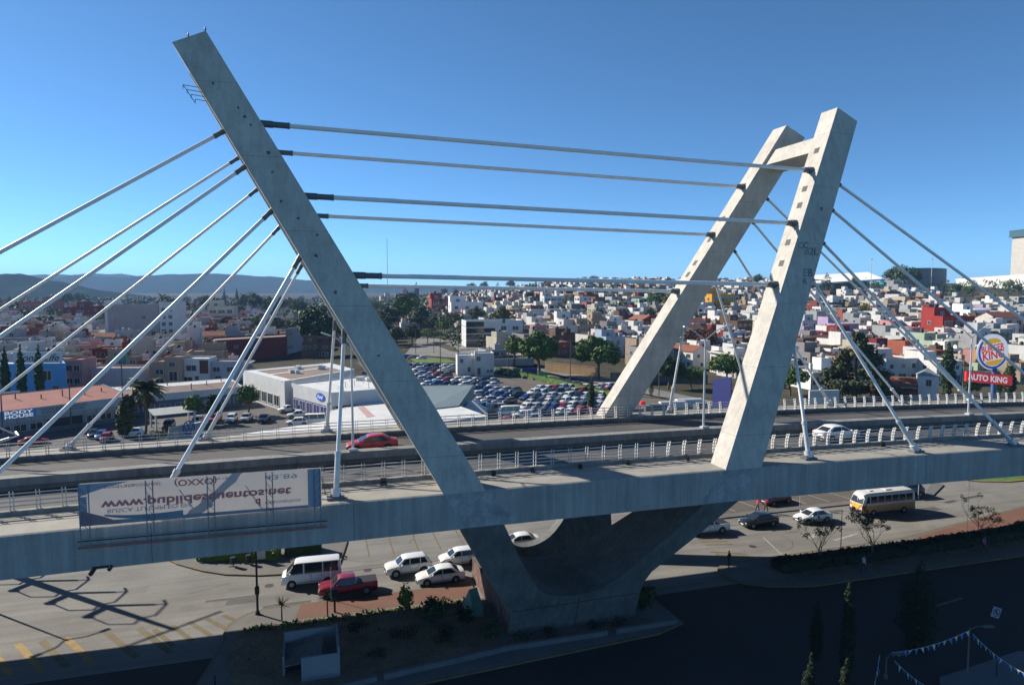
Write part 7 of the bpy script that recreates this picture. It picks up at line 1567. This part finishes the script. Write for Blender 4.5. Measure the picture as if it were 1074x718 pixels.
an = G(407, 318); ms = thing('radio_mast', 'very thin lattice radio mast on the skyline right of the left mast', 'mast', ((407 - 537) / F * 900, 900, 0)); m_ = MB()
for sx_, sy_ in ((-.5, 0), (.5, 0), (0, .8)): m_.tube((sx_, sy_, 0), (sx_ * .3, sy_ * .3, 96), .14, n=4)
for i in range(30): z = i * 3.2; m_.tube((-.5 + .01 * i, 0, z), (.5 - .01 * i, 0, z + 3), .06, n=4)
link('lattice', m_.mesh('lattice', M_steel), ms)
for px, D_, zt_, l in ((912, 640, 272, 'thin mast rising above the grandstand roof'), (975, 660, 272, 'thin mast before the dark arena drum')):
    x = (px - 537) / F * D_; z = TZ(x, D_); r_ = thing('flood_mast', l, 'mast', (x, D_, z)); m_ = MB(); m_.tube((0, 0, 0), (0, 0, H + (YH - zt_) / F * D_ - z), .35, .2, 6); link('pole', m_.mesh('pole', M_steel), r_); m_ = MB(); m_.box((0, 0, H + (YH - zt_) / F * D_ - z), (1.2, .5, 1)); link('lamp_frame', m_.mesh('lamp_frame', M_steel), r_)
# ------------------------------------------------------------------ labels of the repeats: look, row, landmark, order
ORD = ['first', 'second', 'third', 'fourth', 'fifth', 'sixth', 'seventh', 'eighth', 'ninth', 'tenth', 'eleventh', 'twelfth', '13th', '14th', '15th', '16th', '17th', '18th', '19th', '20th', '21st', '22nd', '23rd', '24th', '25th']
def zone(px): 
    for lim, z in ((112, 'behind the blue shop'), (190, 'around the grey block'), (300, 'behind the maroon warehouse'), (400, 'behind the dark mast'), (480, 'among the street trees'), (575, 'behind the glass block'), (662, 'above the big round trees'), (760, 'between the lit pylon legs'), (845, 'beside the front lit leg'), (925, 'around the big conifer'), (1000, 'above the tall cypress'), (1400, 'behind the round sign')):
        if px < lim: return z
def row_(py): return 'high' if py < 318 else 'midway' if py < 345 else 'low'
gr = {}
for o, d, g_ in AUTO:
    px, py = PX(o.location); o['group'] = g_
    if d.startswith(('big', 'lime', 'large', 'mauve', 'rose', 'turquoise', 'bare', 'tall d', 'broad', 'long', 'tall w', 'wide', 'white house', 'pale grey glass', 'ochre yellow', 'cream gabled', 'dark red block', 'tan tower', 'pink tower', 'orange house')) and 'storey' not in d: o['label'] = d; continue
    gr.setdefault('%s %s %s' % (d, row_(py), zone(px)), []).append((px, o))
for b, l in gr.items():
    l.sort(key=lambda q: q[0])
    for i, (px, o) in enumerate(l):
        t_ = b if len(l) == 1 else '%s, %s from left' % (b, ORD[i])
        o['label'] = t_ if len(t_.split()) <= 16 else t_.replace(' storey', '')
gr = {}
RN = {'street': 'parked on the street behind the mast', 'trees': 'in the row under the street trees', 'hedge': 'in the row along the hedge', 'front': 'in the front row by the tents', 'row': 'in the %s row of the right block', 'inner': 'in the %s row of the inner block'}
KN = {'sedan': 'saloon car', 'hatch': 'hatchback car', 'suv': 'tall estate car', 'van': 'van'}
for o, cn_, k, row in LOT:
    px, _ = PX(o.location); w_ = row.split()[0]; rn = RN[w_]
    if '%s' in rn: rn = rn % (('nearest', 'second', 'third', 'fourth', 'fifth', 'farthest')[int(row.split()[1])] if w_ == 'row' else ('farthest', 'second farthest', 'third farthest', 'fourth farthest', 'middle', 'third nearest', 'second nearest', 'nearest')[int(row.split()[1])])
    gr.setdefault('%s %s %s' % (cn_, KN[k], rn), []).append((px, o))
for b, l in gr.items():
    l.sort(key=lambda q: q[0])
    for i, (px, o) in enumerate(l): o['label'] = b if len(l) == 1 else '%s, %s from left' % (b, ORD[i])
